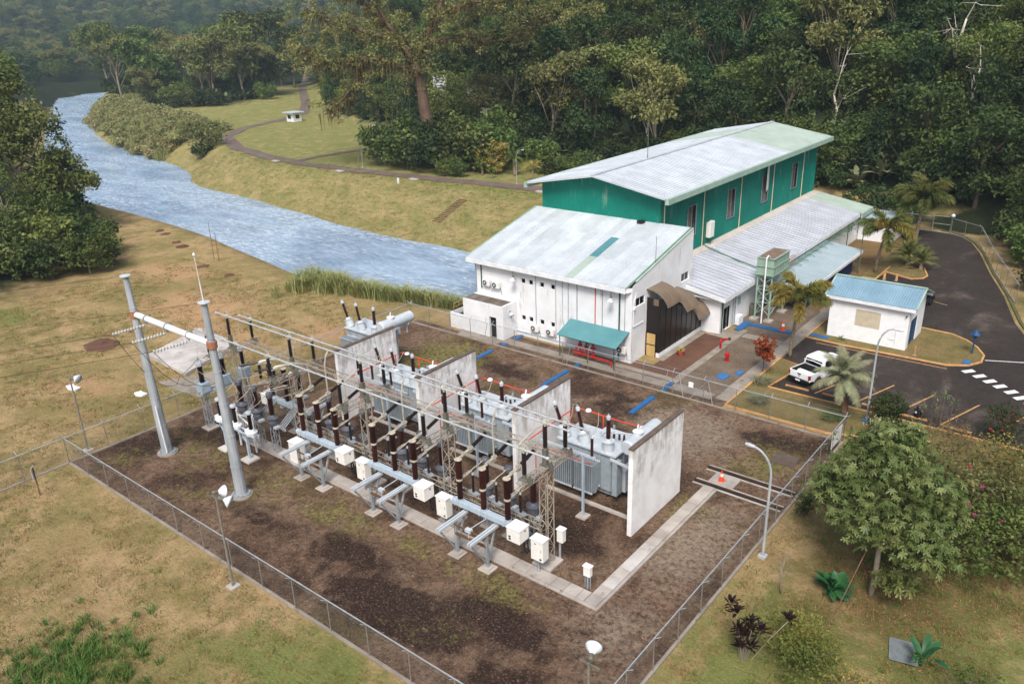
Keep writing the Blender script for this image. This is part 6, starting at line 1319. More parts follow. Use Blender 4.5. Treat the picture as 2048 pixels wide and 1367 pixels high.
# ------------------------------------------------------------------ two people sitting on the wheel stop
simple('shirt_black', S(18,18,20), S(26,26,28), 5, .85); simple('trousers', S(24,26,32), S(34,36,42), 5, .85); simple('hair', S(14,11,10), None, 5, .6)
def person(loc, rz, lab, lean=0.0, seat=.16):
    "a seated figure grown along its joints"
    J = {'pel':(0,0,seat+.12),'wai':(0,.03,seat+.30),'che':(0,.06+lean,seat+.50),'nec':(0,.10+lean,seat+.68),'hed':(0,.13+lean,seat+.80),'top':(0,.13+lean,seat+.93)}
    for s, n in ((-1,'l'),(1,'r')):
        J[n+'sho'] = (s*.19,.07+lean,seat+.62); J[n+'elb'] = (s*.27,.22+lean,seat+.36); J[n+'wri'] = (s*.16,.42+lean,seat+.38); J[n+'han'] = (s*.11,.50+lean,seat+.38)
        J[n+'hip'] = (s*.11,.06,seat+.10); J[n+'kne'] = (s*.17,.44,seat+.34); J[n+'ank'] = (s*.15,.66,.08); J[n+'toe'] = (s*.17,.84,.045)
        for f in range(4): J[n+'f%d' % f] = (s*(.11-.0)+ (f-1.5)*.022, .585+lean, seat+.365)
        J[n+'thu'] = (s*.11-s*.06,.53+lean,seat+.41)
    E = [('pel','wai'),('wai','che'),('che','nec'),('nec','hed'),('hed','top')]
    for n in 'lr':
        E += [('che',n+'sho'),(n+'sho',n+'elb'),(n+'elb',n+'wri'),(n+'wri',n+'han'),('pel',n+'hip'),(n+'hip',n+'kne'),(n+'kne',n+'ank'),(n+'ank',n+'toe'),(n+'han',n+'thu')] + [(n+'han',n+'f%d' % f) for f in range(4)]
    Rd = {'pel':.15,'wai':.135,'che':.155,'nec':.06,'hed':.098,'top':.06,'sho':.075,'elb':.05,'wri':.034,'han':.036,'hip':.11,'kne':.072,'ank':.045,'toe':.038,'thu':.009,'f0':.009,'f1':.009,'f2':.009,'f3':.009}
    ks = list(J); me = bpy.data.meshes.new('body'); me.from_pydata([J[k_] for k_ in ks], [(ks.index(a), ks.index(b)) for a, b in E], []); me.update()
    o = bpy.data.objects.new('tmp', me); COL.objects.link(o); o.modifiers.new('skin','SKIN'); sv = me.skin_vertices[0].data
    for i, k_ in enumerate(ks):
        r = Rd.get(k_, Rd.get(k_[1:], .05)); sv[i].radius = (r, r)
    sv[0].use_root = True
    o.modifiers.new('sub','SUBSURF').levels = 1; o.modifiers['sub'].render_levels = 1
    dg = bpy.context.evaluated_depsgraph_get(); m2 = bpy.data.meshes.new_from_object(o.evaluated_get(dg)); bpy.data.objects.remove(o); m2.name = 'body'
    m2.materials.clear()
    for mm in ('skin','shirt_black','trousers','hair','black'): m2.materials.append(MATS[mm])
    for p in m2.polygons:
        c = p.center; z = c.z-seat
        if c.z < .1 and c.y > .55: k_ = 4
        elif z > .70: k_ = 3 if (z > .84 or c.y < .12+lean) else 0
        elif c.y > .36+lean and abs(c.x) < .3 and .26 < z < .48 and c.y < .62+lean and abs(c.x) < .2 and c.y > .43+lean: k_ = 0
        elif z > .27 and c.y < .32+lean: k_ = 1
        else: k_ = 2
        p.material_index = k_; p.use_smooth = True
    T = thing('person', lab, 'person', loc, rz); link('body', m2, T)
    MB().lathe((0,.10+lean,seat+.78),(0,.12+lean,seat+.965),[(0,.075),(.3,.115),(.7,.1),(1,.03)],12).build('hair', MATS['hair'], T, smooth=True)
    return T
person((-11.55,60.52,.0), R_(25), 'seated person in plain black clothes on the yellow wheel stop, legs stretched', .02)
P_ = person((-10.75,60.42,.0), R_(-20), 'seated person in black shirt with a pale round back print', -.01)
MB().lathe((0,-.10,.62),(0,-.112,.62),[(0,.09),(.1,.085),(1,.075)],14).build('back_print', MATS['white_fascia'], P_)
# ------------------------------------------------------------------ vegetation: generators
def leaf_mat(name, c1, c2, c3=None, rough=.6, trans=.25, var=.18, scale=.35):
    m, k = newmat(name); b = k.b
    n = k.noise(k.obj, scale, 4, .6); n2 = k.noise(k.obj, scale*9, 3, .7)
    col = k.ramp(n, [(.34, c1), (.5, c2), (.68, c3 or c2)]); col = k.mix(k.ramp(n2, [(.35, .45), (.62, 0.0)]), col, tuple(x*.55 for x in c1[:3])+(1,))
    oi = k.new('ShaderNodeObjectInfo'); hs = k.new('ShaderNodeHueSaturation')
    k.link(k.math('ADD', k.math('MULTIPLY', oi.outputs['Random'], 2*var), 1-var), hs.inputs['Value'])
    k.link(k.math('ADD', k.math('MULTIPLY', k.math('FRACT', k.math('MULTIPLY', oi.outputs['Random'], 7.31)), .05), .475), hs.inputs['Hue']); k.link(col, hs.inputs['Color'])
    k.link(hs.outputs[0], b.inputs['Base Color']); b.inputs['Roughness'].default_value = rough; b.inputs['Specular IOR Level'].default_value = .25
    t = k.new('ShaderNodeBsdfTranslucent'); mx = k.new('ShaderNodeMixShader'); mx.inputs[0].default_value = trans
    k.link(hs.outputs[0], t.inputs[0]); k.link(b.outputs[0], mx.inputs[1]); k.link(t.outputs[0], mx.inputs[2]); k.link(mx.outputs[0], k.out.inputs[0]); return m
leaf_mat('leaf_dark', S(46,60,30), S(64,78,38), S(96,104,52), var=.35)
leaf_mat('leaf_mid', S(72,90,42), S(98,114,54), S(130,138,74), var=.28)
leaf_mat('leaf_olive', S(96,102,56), S(122,124,70), S(150,148,92))
leaf_mat('leaf_teal', S(40,62,34), S(58,80,42), S(86,104,54), var=.35)
leaf_mat('leaf_bright', S(74,92,40), S(98,114,50), S(128,136,66))
leaf_mat('leaf_yellow', S(128,122,56), S(160,148,74), S(176,170,96))
leaf_mat('leaf_pale', S(142,148,100), S(168,172,126), S(190,190,150))
leaf_mat('leaf_silver', S(120,124,92), S(148,150,116), S(170,166,134), var=.05)
leaf_mat('leaf_heli', S(88,100,68), S(116,124,88), S(146,148,112))
leaf_mat('leaf_palm', S(120,116,50), S(146,136,66), S(164,144,78), var=.08)
leaf_mat('leaf_palmdark', S(84,94,46), S(108,114,58), S(136,128,70), var=.08)
leaf_mat('leaf_broad', S(40,84,50), S(56,106,64), S(84,130,80), rough=.4, var=.05)
leaf_mat('leaf_red', S(104,46,24), S(156,80,34), S(136,104,46), var=.02); leaf_mat('leaf_khaki', S(88,86,48), S(112,108,64), S(140,132,86), var=.12, scale=.6)
leaf_mat('leaf_purple', S(34,20,22), S(52,30,28), S(66,40,32))
leaf_mat('leaf_rust', S(104,88,58), S(126,108,72), S(122,116,76))
leaf_mat('leaf_moss', S(92,74,46), S(112,94,56), S(124,120,68))
leaf_mat('grass_tall', S(134,142,82), S(160,162,102), S(184,178,128), scale=.15, var=.1)
leaf_mat('grass_green', S(72,104,42), S(92,124,52), S(116,138,66), scale=.5)
leaf_mat('grass_dry', S(120,100,58), S(146,120,72), S(168,140,90), scale=.3)
simple('bark', S(110,98,82), S(84,72,58), 2.0, .9, stretch=(1,1,.3)); simple('bark_pale', S(150,140,122), S(116,106,90), 2.0, .85, stretch=(1,1,.3)); simple('bark_red', S(112,90,74), S(84,68,54), 1.2, .9, stretch=(1,1,.35), spots=(S(100,100,60), .0, 2.0)); simple('bark_white', S(206,200,186), S(176,168,154), 2.0, .8, stretch=(1,1,.3)); simple('bark_palm', S(140,126,106), S(112,98,80), 3.0, .9, stretch=(1,1,2))
def mesh_np(name, V, F, mat, smooth=False):
    "mesh from arrays; F is (n,3) or (n,4)"
    me = bpy.data.meshes.new(name); n, c = F.shape
    me.vertices.add(len(V)); me.vertices.foreach_set('co', np.asarray(V, np.float32).ravel())
    me.loops.add(n*c); me.loops.foreach_set('vertex_index', F.astype(np.int32).ravel())
    me.polygons.add(n); me.polygons.foreach_set('loop_start', np.arange(0, n*c, c, dtype=np.int32)); me.update(calc_edges=True)
    if mat: me.materials.append(MATS[mat] if isinstance(mat, str) else mat)
    return me
def nrm(a): return a/(np.linalg.norm(a, axis=-1, keepdims=True)+1e-9)
def leaf_cloud(C, Rr, per, size, rng, up=.6, aspect=.5, flat=.75, droop=.15, shell=.45):
    "diamond leaves scattered through clumps; returns V, F"
    C = np.asarray(C, float); Rr = np.asarray(Rr, float); n = len(C)*per
    c = np.repeat(C, per, 0); r = np.repeat(Rr, per); d = nrm(rng.normal(size=(n, 3))); rad = r*(rng.random(n)**shell); off = d*rad[:, None]; off[:, 2] *= flat
    P = c+off; N = nrm(d*.7+rng.normal(size=(n, 3))*.55+np.array([0, 0, up])); T = nrm(np.cross(N, rng.normal(size=(n, 3)))); T = nrm(T+d*.5-np.array([0, 0, droop])); N = nrm(N-(N*T).sum(1, keepdims=True)*T); B = np.cross(N, T)
    L = size*rng.uniform(.6, 1.35, n)[:, None]; W = L*aspect*.5
    V = np.stack([P-T*L*.5, P+B*W+N*L*.06, P+T*L*.5-np.array([0, 0, droop])*L*.4, P-B*W+N*L*.06], 1).reshape(-1, 3)
    return V, np.arange(n*4).reshape(n, 4)
def crown_centers(lobes, per_lobe, rng, low=-.35):
    C = []
    for (x, y, z, rx, ry, rz) in lobes:
        d = nrm(rng.normal(size=(per_lobe*3, 3))); d = d[d[:, 2] > low][:per_lobe]; q = rng.uniform(.72, 1.0, (len(d), 1)); C.append(np.array([x, y, z])+d*q*np.array([rx, ry, rz]))
    return np.concatenate(C)
def limb_mesh(name, base, tips, rng, r0, mat, split=.45, wob=.12, trunk=None):
    "tapered trunk with limbs bending out to the tips"
    mb = MB(); base = Vector(base); top = Vector(trunk) if trunk else Vector((0, 0, max(t[2] for t in tips)*.55)); H = (top-base).length
    k = [base.lerp(top, t)+Vector((rng.normal()*wob, rng.normal()*wob, 0))*(1 if 0 < t < 1 else 0)*H*.12 for t in (0, .25, .5, .75, 1)]
    mb.tube(k, r0, 8, r0*.55)
    for t in tips:
        t = Vector(t); s = k[2 + rng.integers(0, 3)]; m1 = s.lerp(t, .4)+Vector((rng.normal(), rng.normal(), abs(rng.normal())))*H*.05; mb.tube([s, m1, s.lerp(t, .75)+Vector((rng.normal(), rng.normal(), 0))*H*.03, t], r0*.36, 5, r0*.07)
    return mb.mesh(name, MATS[mat], True)
TREES = {}; CROWN = {}
def tree_kind(key, lobes, per_lobe, per, size, leafmat, r0, bark, seed, clump=1.3, tips=9, low=-.35, **kw):
    rng = np.random.default_rng(seed); C = crown_centers(lobes, per_lobe, rng, low); V, F = leaf_cloud(C, rng.uniform(.6, 1.35, len(C))*clump, per, size, rng, **kw)
    tp = [tuple(C[i]) for i in rng.choice(len(C), min(tips, len(C)), replace=False)]
    TREES[key] = (mesh_np('crown', V, F, leafmat), limb_mesh('trunk', (0, 0, -1.5), tp, rng, r0, bark), max(l[2]+l[5] for l in lobes))
rg = np.random.default_rng(11)
def rl(n, R, z0, z1, r, rz, rng): return [(rng.uniform(-R, R), rng.uniform(-R, R), rng.uniform(z0, z1), r*rng.uniform(.7, 1.3), r*rng.uniform(.7, 1.3), rz*rng.uniform(.7, 1.2)) for _ in range(n)]
tree_kind('dense_a', [(0,0,9,4.2,4.2,5.0)]+rl(7,3.4,2.5,13,2.6,2.2,rg), 26, 19, .62, 'leaf_dark', .38, 'bark', 1)
tree_kind('dense_b', [(0,0,11,3.6,3.6,6.0)]+rl(8,3.0,2.5,16,2.4,2.4,rg), 24, 19, .6, 'leaf_teal', .36, 'bark', 2)
tree_kind('round_a', [(0,0,8.5,4.8,4.8,4.4)]+rl(8,4.0,3.5,12,2.6,1.9,rg), 24, 20, .62, 'leaf_mid', .4, 'bark', 3)
tree_kind('umbrella', rl(13,5.2,11.5,15.5,2.6,1.3,rg), 20, 22, .62, 'leaf_olive', .34, 'bark_pale', 4, clump=1.05, tips=16, low=-.1)
tree_kind('vine', [(x,y,z,1.5,1.5,1.6) for x, y in ((0,0),(1.8,.6),(-1.4,1.1)) for z in (2.5,4.8,7.2,9.6,11.6)]+[(0,0,13,3,3,2)], 13, 18, .55, 'leaf_teal', .3, 'bark', 5, clump=1.0, droop=.6, up=.2)
tree_kind('pale', [(0,0,9.5,3.6,3.6,3.6)]+rl(8,3.6,6.5,13,2.4,1.8,rg), 22, 20, .6, 'leaf_olive', .3, 'bark_pale', 6, tips=14)
tree_kind('bushy', [(0,0,2.6,2.6,2.6,2.4)]+rl(4,1.8,1.5,3.8,1.5,1.3,rg), 22, 20, .42, 'leaf_mid', .16, 'bark', 7, clump=.8, low=-.8)
tree_kind('shrub_dark', [(0,0,2.2,2.5,2.5,2.2)]+rl(4,1.8,1.2,3.2,1.5,1.2,rg), 22, 20, .45, 'leaf_dark', .16, 'bark', 8, clump=.8, low=-.8)
leaf_mat('leaf_river', S(76,92,44), S(104,116,58), S(136,140,82), var=.1); leaf_mat('leaf_scrub', S(122,126,74), S(150,148,96), S(170,162,112), var=.15)
tree_kind('scrub', [(0,0,1.2,2.2,2.2,1.3)]+rl(4,1.8,.6,1.8,1.4,.9,rg), 18, 18, .42, 'leaf_scrub', .1, 'bark', 9, clump=.7, low=-.5)
def tree(key, x, y, s, rz, label, group=None, z=None, name='forest_tree', cat='tree', sz=None):
    cm, tm, H = TREES[key]; o = thing(name, label, cat, (x, y, tz(x, y) if z is None else z), rz, group); o.scale = (s, s, s if sz is None else sz)
    link('trunk', tm, o); CROWN[o.name] = link('crown', cm, o); return o
# ---- camera-independent scatter of the hillside forest
def poisson(cand, rmin, rng, maxn):
    out = []; cell = {}
    for p in cand:
        r = rmin(p) if callable(rmin) else rmin; k_ = (int(p[0]//6), int(p[1]//6)); ok = True
        for i in range(-2, 3):
            for j in range(-2, 3):
                for q in cell.get((k_[0]+i, k_[1]+j), ()):
                    if (p[0]-q[0])**2+(p[1]-q[1])**2 < r*r: ok = False; break
                if not ok: break
            if not ok: break
        if ok:
            out.append(p); cell.setdefault(k_, []).append(p)
            if len(out) >= maxn: break
    return np.array(out)
rs = np.random.default_rng(21)
cand = np.stack([rs.uniform(-300, 30, 16000), rs.uniform(70, 290, 16000)], 1)
dv, iv = pdist(cand[:, 0], cand[:, 1], VALLEY)
# keep the wooded slope that can be looked at across the valley floor
ang = np.degrees(np.arctan2(cand[:, 0], cand[:, 1]))
good = (~iv) & (dv > 2.5) & (ang < 4) & (ang > -57)
order = np.argsort(dv[good]+rs.random(good.sum())*6); cand = cand[good][order]; dvs = dv[good][order]
near = poisson(cand[dvs < 52], 7.0, rs, 215)
def zone(x, y):
    if x < -215: return 'beside the far track'
    if x < -150: return 'above the clearing'
    if x < -95: return 'behind the giant tree'
    if x < -55: return 'behind the hall ridge'
    if x < -25: return 'behind the hall gable'
    return 'above the dark road'
kinds = ['dense_a','dense_b','round_a','umbrella','vine','pale']; kw_ = {'dense_a':'dense dark','dense_b':'tall deep green','round_a':'round crowned green','umbrella':'flat topped olive','vine':'vine-draped','pale':'pale olive'}
for i, (x, y) in enumerate(near):
    pr = [.27,.22,.24,.04,.18,.05] if x > -95 else [.22,.16,.28,.08,.14,.12]
    kd = kinds[rs.choice(6, p=pr)]; s = rs.uniform(.72, 1.2)
    sz_ = s*rs.uniform(.85, 1.2); zt_ = tz(x, y); sw_ = 'low' if sz_ < .78 else 'huge' if sz_ > 1.12 else 'mid-sized' if s < .95 else 'broad'; lv = 'at slope foot' if zt_ < 5 else 'partway up' if zt_ < 14 else 'high up'
    tree(kd, x, y, s, rs.uniform(0, 6.28), f'{sw_} {kw_[kd]} tree {lv} {zone(x, y)}', f'{sw_} {kw_[kd]} hillside trees {zone(x, y)}', sz=sz_)
# undergrowth closing the gaps between the trunks
# ---- the woods that read as one mass: points instanced with the same crowns
def scatter(name, pts, scl, meshes, kind='stuff'):
    "one object whose points carry instances of the given crown meshes"
    me = bpy.data.meshes.new(name); me.from_pydata([tuple(p) for p in pts], [], []); me.update(); add_attr(me, 'scl', scl); add_attr(me, 'rot', np.random.default_rng(5).uniform(0, 6.28, len(pts)))
    o = link(name, me); o['kind'] = kind
    ng = bpy.data.node_groups.new(name, 'GeometryNodeTree'); ng.interface.new_socket('Geometry', in_out='INPUT', socket_type='NodeSocketGeometry'); ng.interface.new_socket('Geometry', in_out='OUTPUT', socket_type='NodeSocketGeometry')
    N = ng.nodes; Lk = ng.links; gi = N.new('NodeGroupInput'); go = N.new('NodeGroupOutput'); jn = N.new('GeometryNodeJoinGeometry')
    def at_(nm): a = N.new('GeometryNodeInputNamedAttribute'); a.data_type = 'FLOAT'; a.inputs[0].default_value = nm; return a.outputs[0]
    s_, r_ = at_('scl'), at_('rot'); cx_ = N.new('ShaderNodeCombineXYZ'); Lk.new(r_, cx_.inputs[2]); er = N.new('FunctionNodeEulerToRotation'); Lk.new(cx_.outputs[0], er.inputs[0])
    idx = N.new('GeometryNodeInputIndex'); md = N.new('ShaderNodeMath'); md.operation = 'MODULO'; md.inputs[1].default_value = len(meshes); Lk.new(idx.outputs[0], md.inputs[0])
    for i, src in enumerate(meshes):
        cp = N.new('ShaderNodeMath'); cp.operation = 'COMPARE'; cp.inputs[1].default_value = i; cp.inputs[2].default_value = .1; Lk.new(md.outputs[0], cp.inputs[0])
        oi = N.new('GeometryNodeObjectInfo'); oi.inputs[0].default_value = src; oi.transform_space = 'ORIGINAL'; oi.inputs['As Instance'].default_value = True
        ip = N.new('GeometryNodeInstanceOnPoints'); Lk.new(gi.outputs[0], ip.inputs['Points']); Lk.new(cp.outputs[0], ip.inputs['Selection']); Lk.new(oi.outputs['Geometry'], ip.inputs['Instance']); Lk.new(er.outputs[0], ip.inputs['Rotation']); Lk.new(s_, ip.inputs['Scale']); Lk.new(ip.outputs[0], jn.inputs[0])
    Lk.new(jn.outputs[0], go.inputs[0]); md_ = o.modifiers.new('scatter', 'NODES'); md_.node_group = ng; return o
SRC = {}
for o in COL.objects:
    if o.name.split('.')[0] == 'crown' and o.data not in [v.data for v in SRC.values()]:
        for kx, (cm, tm, H) in TREES.items():
            if o.data == cm: SRC[kx] = o
rest = poisson(cand[(dvs >= 48) & (dvs < 130)], 8.5, rs, 600)
# far slopes and plain
cf = np.stack([rs.uniform(-1900, -280, 60000), rs.uniform(-60, 1300, 60000)], 1); af = np.degrees(np.arctan2(cf[:, 0], cf[:, 1])); dv, iv = pdist(cf[:, 0], cf[:, 1], VALLEY); db, ib = pdist(cf[:, 0], cf[:, 1], BASIN); dist = np.hypot(cf[:, 0], cf[:, 1])
gd = (af > -76) & (af < -38) & (~ib | (dist > 700)) & ((~iv) & (dv > 6) | ((dist > 470) & (db > 8)) | ((cf[:, 0] < -330) & (cf[:, 1] < cf[:, 0]*-.30-10) & (db > 14))) & (dist < 1900)
gd &= ~((np.abs(cf[:, 1]-(-.8*cf[:, 0]-10)) < 9) & (dist < 600) & iv)
cf = cf[gd]; cf = cf[np.argsort(np.hypot(cf[:, 0], cf[:, 1])+rs.random(len(cf))*60)]
farp = poisson(cf, lambda p: 7.5+.0065*math.hypot(p[0], p[1]), rs, 5200)
allp = np.concatenate([rest, farp]); zz = terrain(allp[:, 0], allp[:, 1])-1.0; sc = rs.uniform(.75, 1.3, len(allp))*np.where(np.hypot(allp[:, 0], allp[:, 1]) > 700, 1.15, 1.0)
fw_ = scatter('forest', np.column_stack([allp, zz]), sc, [SRC[k_] for k_ in ('dense_a','round_a','umbrella','dense_b','pale','round_a','vine')]); tag(fw_, 'distant rainforest covering the hills behind the river', 'forest')
# ------------------------------------------------------------------ vegetation: individuals
def frond_mesh(L, n, w, mode, mat, droop=1.0, seed=0, rise=.35):
    "arching frond along +x; mode plume (all round), feather (two rows)"
    rng = np.random.default_rng(seed); V = []; F = []
    pt = lambda t: np.array([L*(t-.10*droop*t*t*t), 0, L*(rise*t*1.6-droop*.62*t*t)])
    for i in range(n):
        t = .12+.88*i/n; p = pt(t); q = pt(min(1, t+.02)); T = nrm(q-p); S_ = np.array([0, 1., 0]); U = np.cross(S_, T); wl = w*(math.sin(math.pi*min(1, .15+t*.85))**.6)*rng.uniform(.8, 1.15)
        angs = ([rng.uniform(0, 6.28) for _ in range(4)] if mode == 'plume' else [.35+rng.normal()*.12, math.pi-.35+rng.normal()*.12])
        for a in angs:
            d = nrm(S_*math.cos(a)+U*math.sin(a)+T*(.9 if mode == 'plume' else .55)); e = p+d*wl-np.array([0, 0, wl*(.28 if mode == 'plume' else .35)]); m_ = p+d*wl*.5; b = nrm(np.cross(d, U if mode != 'plume' else rng.normal(size=3)))*wl*.055
            k = len(V); V += [p-b*.6, p+b*.6, m_+b, m_-b, e+b*.15, e-b*.15]; F += [(k, k+1, k+2, k+3), (k+3, k+2, k+4, k+5)]
    for i in range(8):
        a, b = pt(i/8), pt((i+1)/8); r = .03*L/2.8*(1-i/9); k = len(V); V += [a+np.array([0, -r, 0]), a+np.array([0, r, 0]), b+np.array([0, r, 0]), b+np.array([0, -r, 0])]; F.append((k, k+1, k+2, k+3))
    return mesh_np('frond', np.array(V), np.array(F), mat)
def palm(name, x, y, h, lab, fm, nf, elev, r=.13, lean=(0, 0), bark='bark_palm', shaft=None, s=1.0, z=None, cat='palm'):
    z = tz(x, y) if z is None else z; p = thing(name, lab, cat, (x, y, z), 0); top = Vector((lean[0], lean[1], h)); n = 9
    pts = [Vector((lean[0]*t*t, lean[1]*t*t, h*t)) for t in [i/n for i in range(n+1)]]
    MB().tube(pts, r*1.25, 9, r*.85).build('trunk', MATS[bark], p, smooth=True)
    if shaft: MB().tube([top-Vector((0,0,.1)), top+Vector((0,0,.55))], r*.95, 8, r*.6).build('crownshaft', MATS[shaft], p)
    for i in range(nf):
        a = 2.39996*i+random.uniform(-.2, .2); t = i/max(1, nf-1); e = elev[0]+(elev[1]-elev[0])*t+random.uniform(-.08, .08)
        o = link('frond', fm[i % len(fm)], p); o.location = top+Vector((0, 0, .45 if shaft else .05)); o.rotation_euler = (0, -e, a); q = s*random.uniform(.88, 1.1); o.scale = (q, q, q)
    return p
fx = [frond_mesh(2.6, 74, .66, 'plume', 'leaf_palm', 1.15, i) for i in range(2)]; fxd = [frond_mesh(2.6, 74, .66, 'plume', 'leaf_palmdark', 1.15, i+4) for i in range(2)]
palm('foxtail_palm', -22.6, 66.4, 5.1, 'foxtail palm with bushy yellow-green fronds between tank and parking', fx+fxd[:1], 11, (.75, -.25), .13, (.35, .1), shaft='leaf_palmdark', s=1.25)
palm('foxtail_palm', -23.8, 95.7, 4.6, 'foxtail palm standing by the end of the lean-to roof', fxd+fx[:1], 11, (.75, -.3), .15, (.5, .2), shaft='leaf_palmdark', s=1.4)
palm('foxtail_palm', -23.4, 111.3, 5.0, 'tallest foxtail palm at the end of the road, one spear frond upright', fxd, 13, (1.0, -.3), .2, (.3, 0), shaft='leaf_palmdark', s=1.65)
sf = [frond_mesh(2.9, 46, .55, 'feather', 'leaf_silver', 1.1, i+9) for i in range(2)]
palm('silver_palm', -15.1, 57.6, 3.1, 'silver feather palm arching over the white pickup', sf, 28, (1.3, -.65), .24, (-.5, .2), 'wood', s=.95)
cf_ = [frond_mesh(1.9, 40, .32, 'feather', 'leaf_palmdark', 1.0, i+15) for i in range(2)]
palm('clump_palm', -21.6, 100.6, 1.0, 'bushy low palm on the island kerb, larger half', cf_, 26, (1.4, .0), .25, (0, 0), s=1.45); palm('clump_palm', -19.9, 99.6, .8, 'bushy low palm on the island kerb, smaller half', cf_, 22, (1.4, .0), .22, (0, 0), s=1.2)
yf = [frond_mesh(1.8, 30, .35, 'feather', 'leaf_yellow', 1.1, 31)]; gf = [frond_mesh(2.2, 34, .4, 'feather', 'leaf_mid', 1.1, 33)]; fan = [frond_mesh(1.7, 26, .55, 'feather', 'leaf_mid', .7, 35)]
palm('garden_palm', -90.6, 118.6, 2.6, 'small yellow palm beside the far lamp near the roof edge', yf, 10, (.9, -.1), .12, s=1.3); palm('garden_palm', -103.5, 119.5, 1.6, 'small dark palm at the edge of the far shrubbery', gf, 12, (1.2, 0), .2, s=1.0); palm('fan_palm', -97.5, 122, 3.4, 'green fan palm with brown skirt in the far garden', fan+gf, 20, (1.3, -.6), .3, s=1.25); palm('fan_palm', -99.5, 117.5, .9, 'tiny clipped fan palm in the far garden', fan, 14, (1.3, .3), .12, s=.75)
# ---- broad paddle leaves
def paddle(L, W, mat, bend=.5, seed=0, nseg=6, stem=.35):
    rng = np.random.default_rng(seed); V = []; F = []
    pt = lambda t: np.array([L*t*(1-.18*bend*t), 0, L*(.25*t-bend*.55*t*t)])
    for i in range(nseg+1):
        t = i/nseg; p = pt(t); w = W*.5*(0.03 if t < stem*.5 else math.sin(math.pi*min(.985, (t-stem*.5)/(1-stem*.5)))**.55) if t > 0 else .02*L
        V += [p+np.array([0, -w, w*.28]), p, p+np.array([0, w, w*.28])]
    for i in range(nseg):
        k = i*3; F += [(k, k+1, k+4, k+3), (k+1, k+2, k+5, k+4)]
    return np.array(V), np.array(F)
def clump_mesh(name, n, L, W, mat, seed, elev=(.3, 1.35), stemh=.6, bend=.7):
    rng = np.random.default_rng(seed); VV = []; FF = []; k = 0
    for i in range(n):
        l = L*rng.uniform(.65, 1.2); V, F = paddle(l, W*l/L*rng.uniform(.8, 1.2), mat, bend*rng.uniform(.5, 1.3), i); a = rng.uniform(0, 6.28); e = rng.uniform(*elev)
        c, s = math.cos(e), math.sin(e); Ry = np.array([[c, 0, -s], [0, 1, 0], [s, 0, c]]); Rz = np.array([[math.cos(a), -math.sin(a), 0], [math.sin(a), math.cos(a), 0], [0, 0, 1]]); b = np.array([rng.normal()*.12*L, rng.normal()*.12*L, stemh*L*rng.uniform(.2, 1)])
        V = V@Ry.T@Rz.T+b; VV.append(V); FF.append(F+k); k += len(V)
    return mesh_np(name, np.concatenate(VV), np.concatenate(FF), mat)
HE = [clump_mesh('foliage', 26, 2.6, .75, 'leaf_heli', 40+i, bend=.75) for i in range(3)] + [clump_mesh('foliage', 26, 2.6, .8, 'leaf_mid', 44, bend=.7)]
rh = np.random.default_rng(50); cnt = 0
hc = np.stack([rh.uniform(-225, -62, 3000), rh.uniform(125, 200, 3000)], 1); dv, iv = pdist(hc[:, 0], hc[:, 1], VALLEY); hc = hc[(~iv) & (dv > 1.0) & (dv < 22) & ((hc[:, 0] < -92) | (dv < 9))]
hz_ = poisson(hc, 3.7, rh, 120)
for i, (x, y) in enumerate(hz_):
    s = rh.uniform(.8, 1.35); o = link('heliconia_clump', HE[rh.choice(4, p=[.34, .28, .26, .12])], None, (x, y, tz(x, y)-.2), (0, 0, rh.uniform(0, 6.28)), scale=(s, s, s)); zn = zone(x, y); tag(o, f"{'large' if s > 1.15 else 'small' if s < .95 else 'mid-sized'} clump of pale paddle leaves {zn}", 'plant', f'paddle-leaved clumps {zn}')
# undergrowth between the trunks
ug = cand[(dvs < 70)]; ug = ug[rs.permutation(len(ug))]; ugp = poisson(ug, 2.6, rs, 2600); gu = np.stack([rs.uniform(-400, -278, 400), rs.uniform(160, 232, 400)], 1); gu = gu[(gu[:, 1] > -.36*gu[:, 0]+50) & (gu[:, 1] < -.60*gu[:, 0]+32)]; ugp = np.concatenate([ugp, gu[:190]])
bs1 = tree('bushy', -86.5, 124.5, 1.0, .3, 'rounded green bush in the far garden beside the lamp', name='garden_bush', cat='bush'); bs2 = tree('shrub_dark', -81.0, 127.0, 1.0, 1.3, 'rounded dark bush behind the hall roof edge', name='garden_bush', cat='bush')
sc1 = tree('scrub', -214, 125, 1.2, .3, 'low pale scrub bush at the foot of the grass mound', name='scrub_bush', cat='bush')
hs_ = link('heliconia_clump', HE[0], None, (-84, 130.5, tz(-84, 130.5)), (0, 0, .4)); tag(hs_, 'pale paddle-leaved clump just behind the hall roof edge', 'plant')
uo = scatter('undergrowth', np.column_stack([ugp, terrain(ugp[:, 0], ugp[:, 1])-.4]), rs.uniform(.8, 1.7, len(ugp)), [CROWN[bs2.name], CROWN[bs1.name], CROWN[bs2.name], hs_]); tag(uo, 'dense dark undergrowth covering the hillside floor', 'undergrowth')
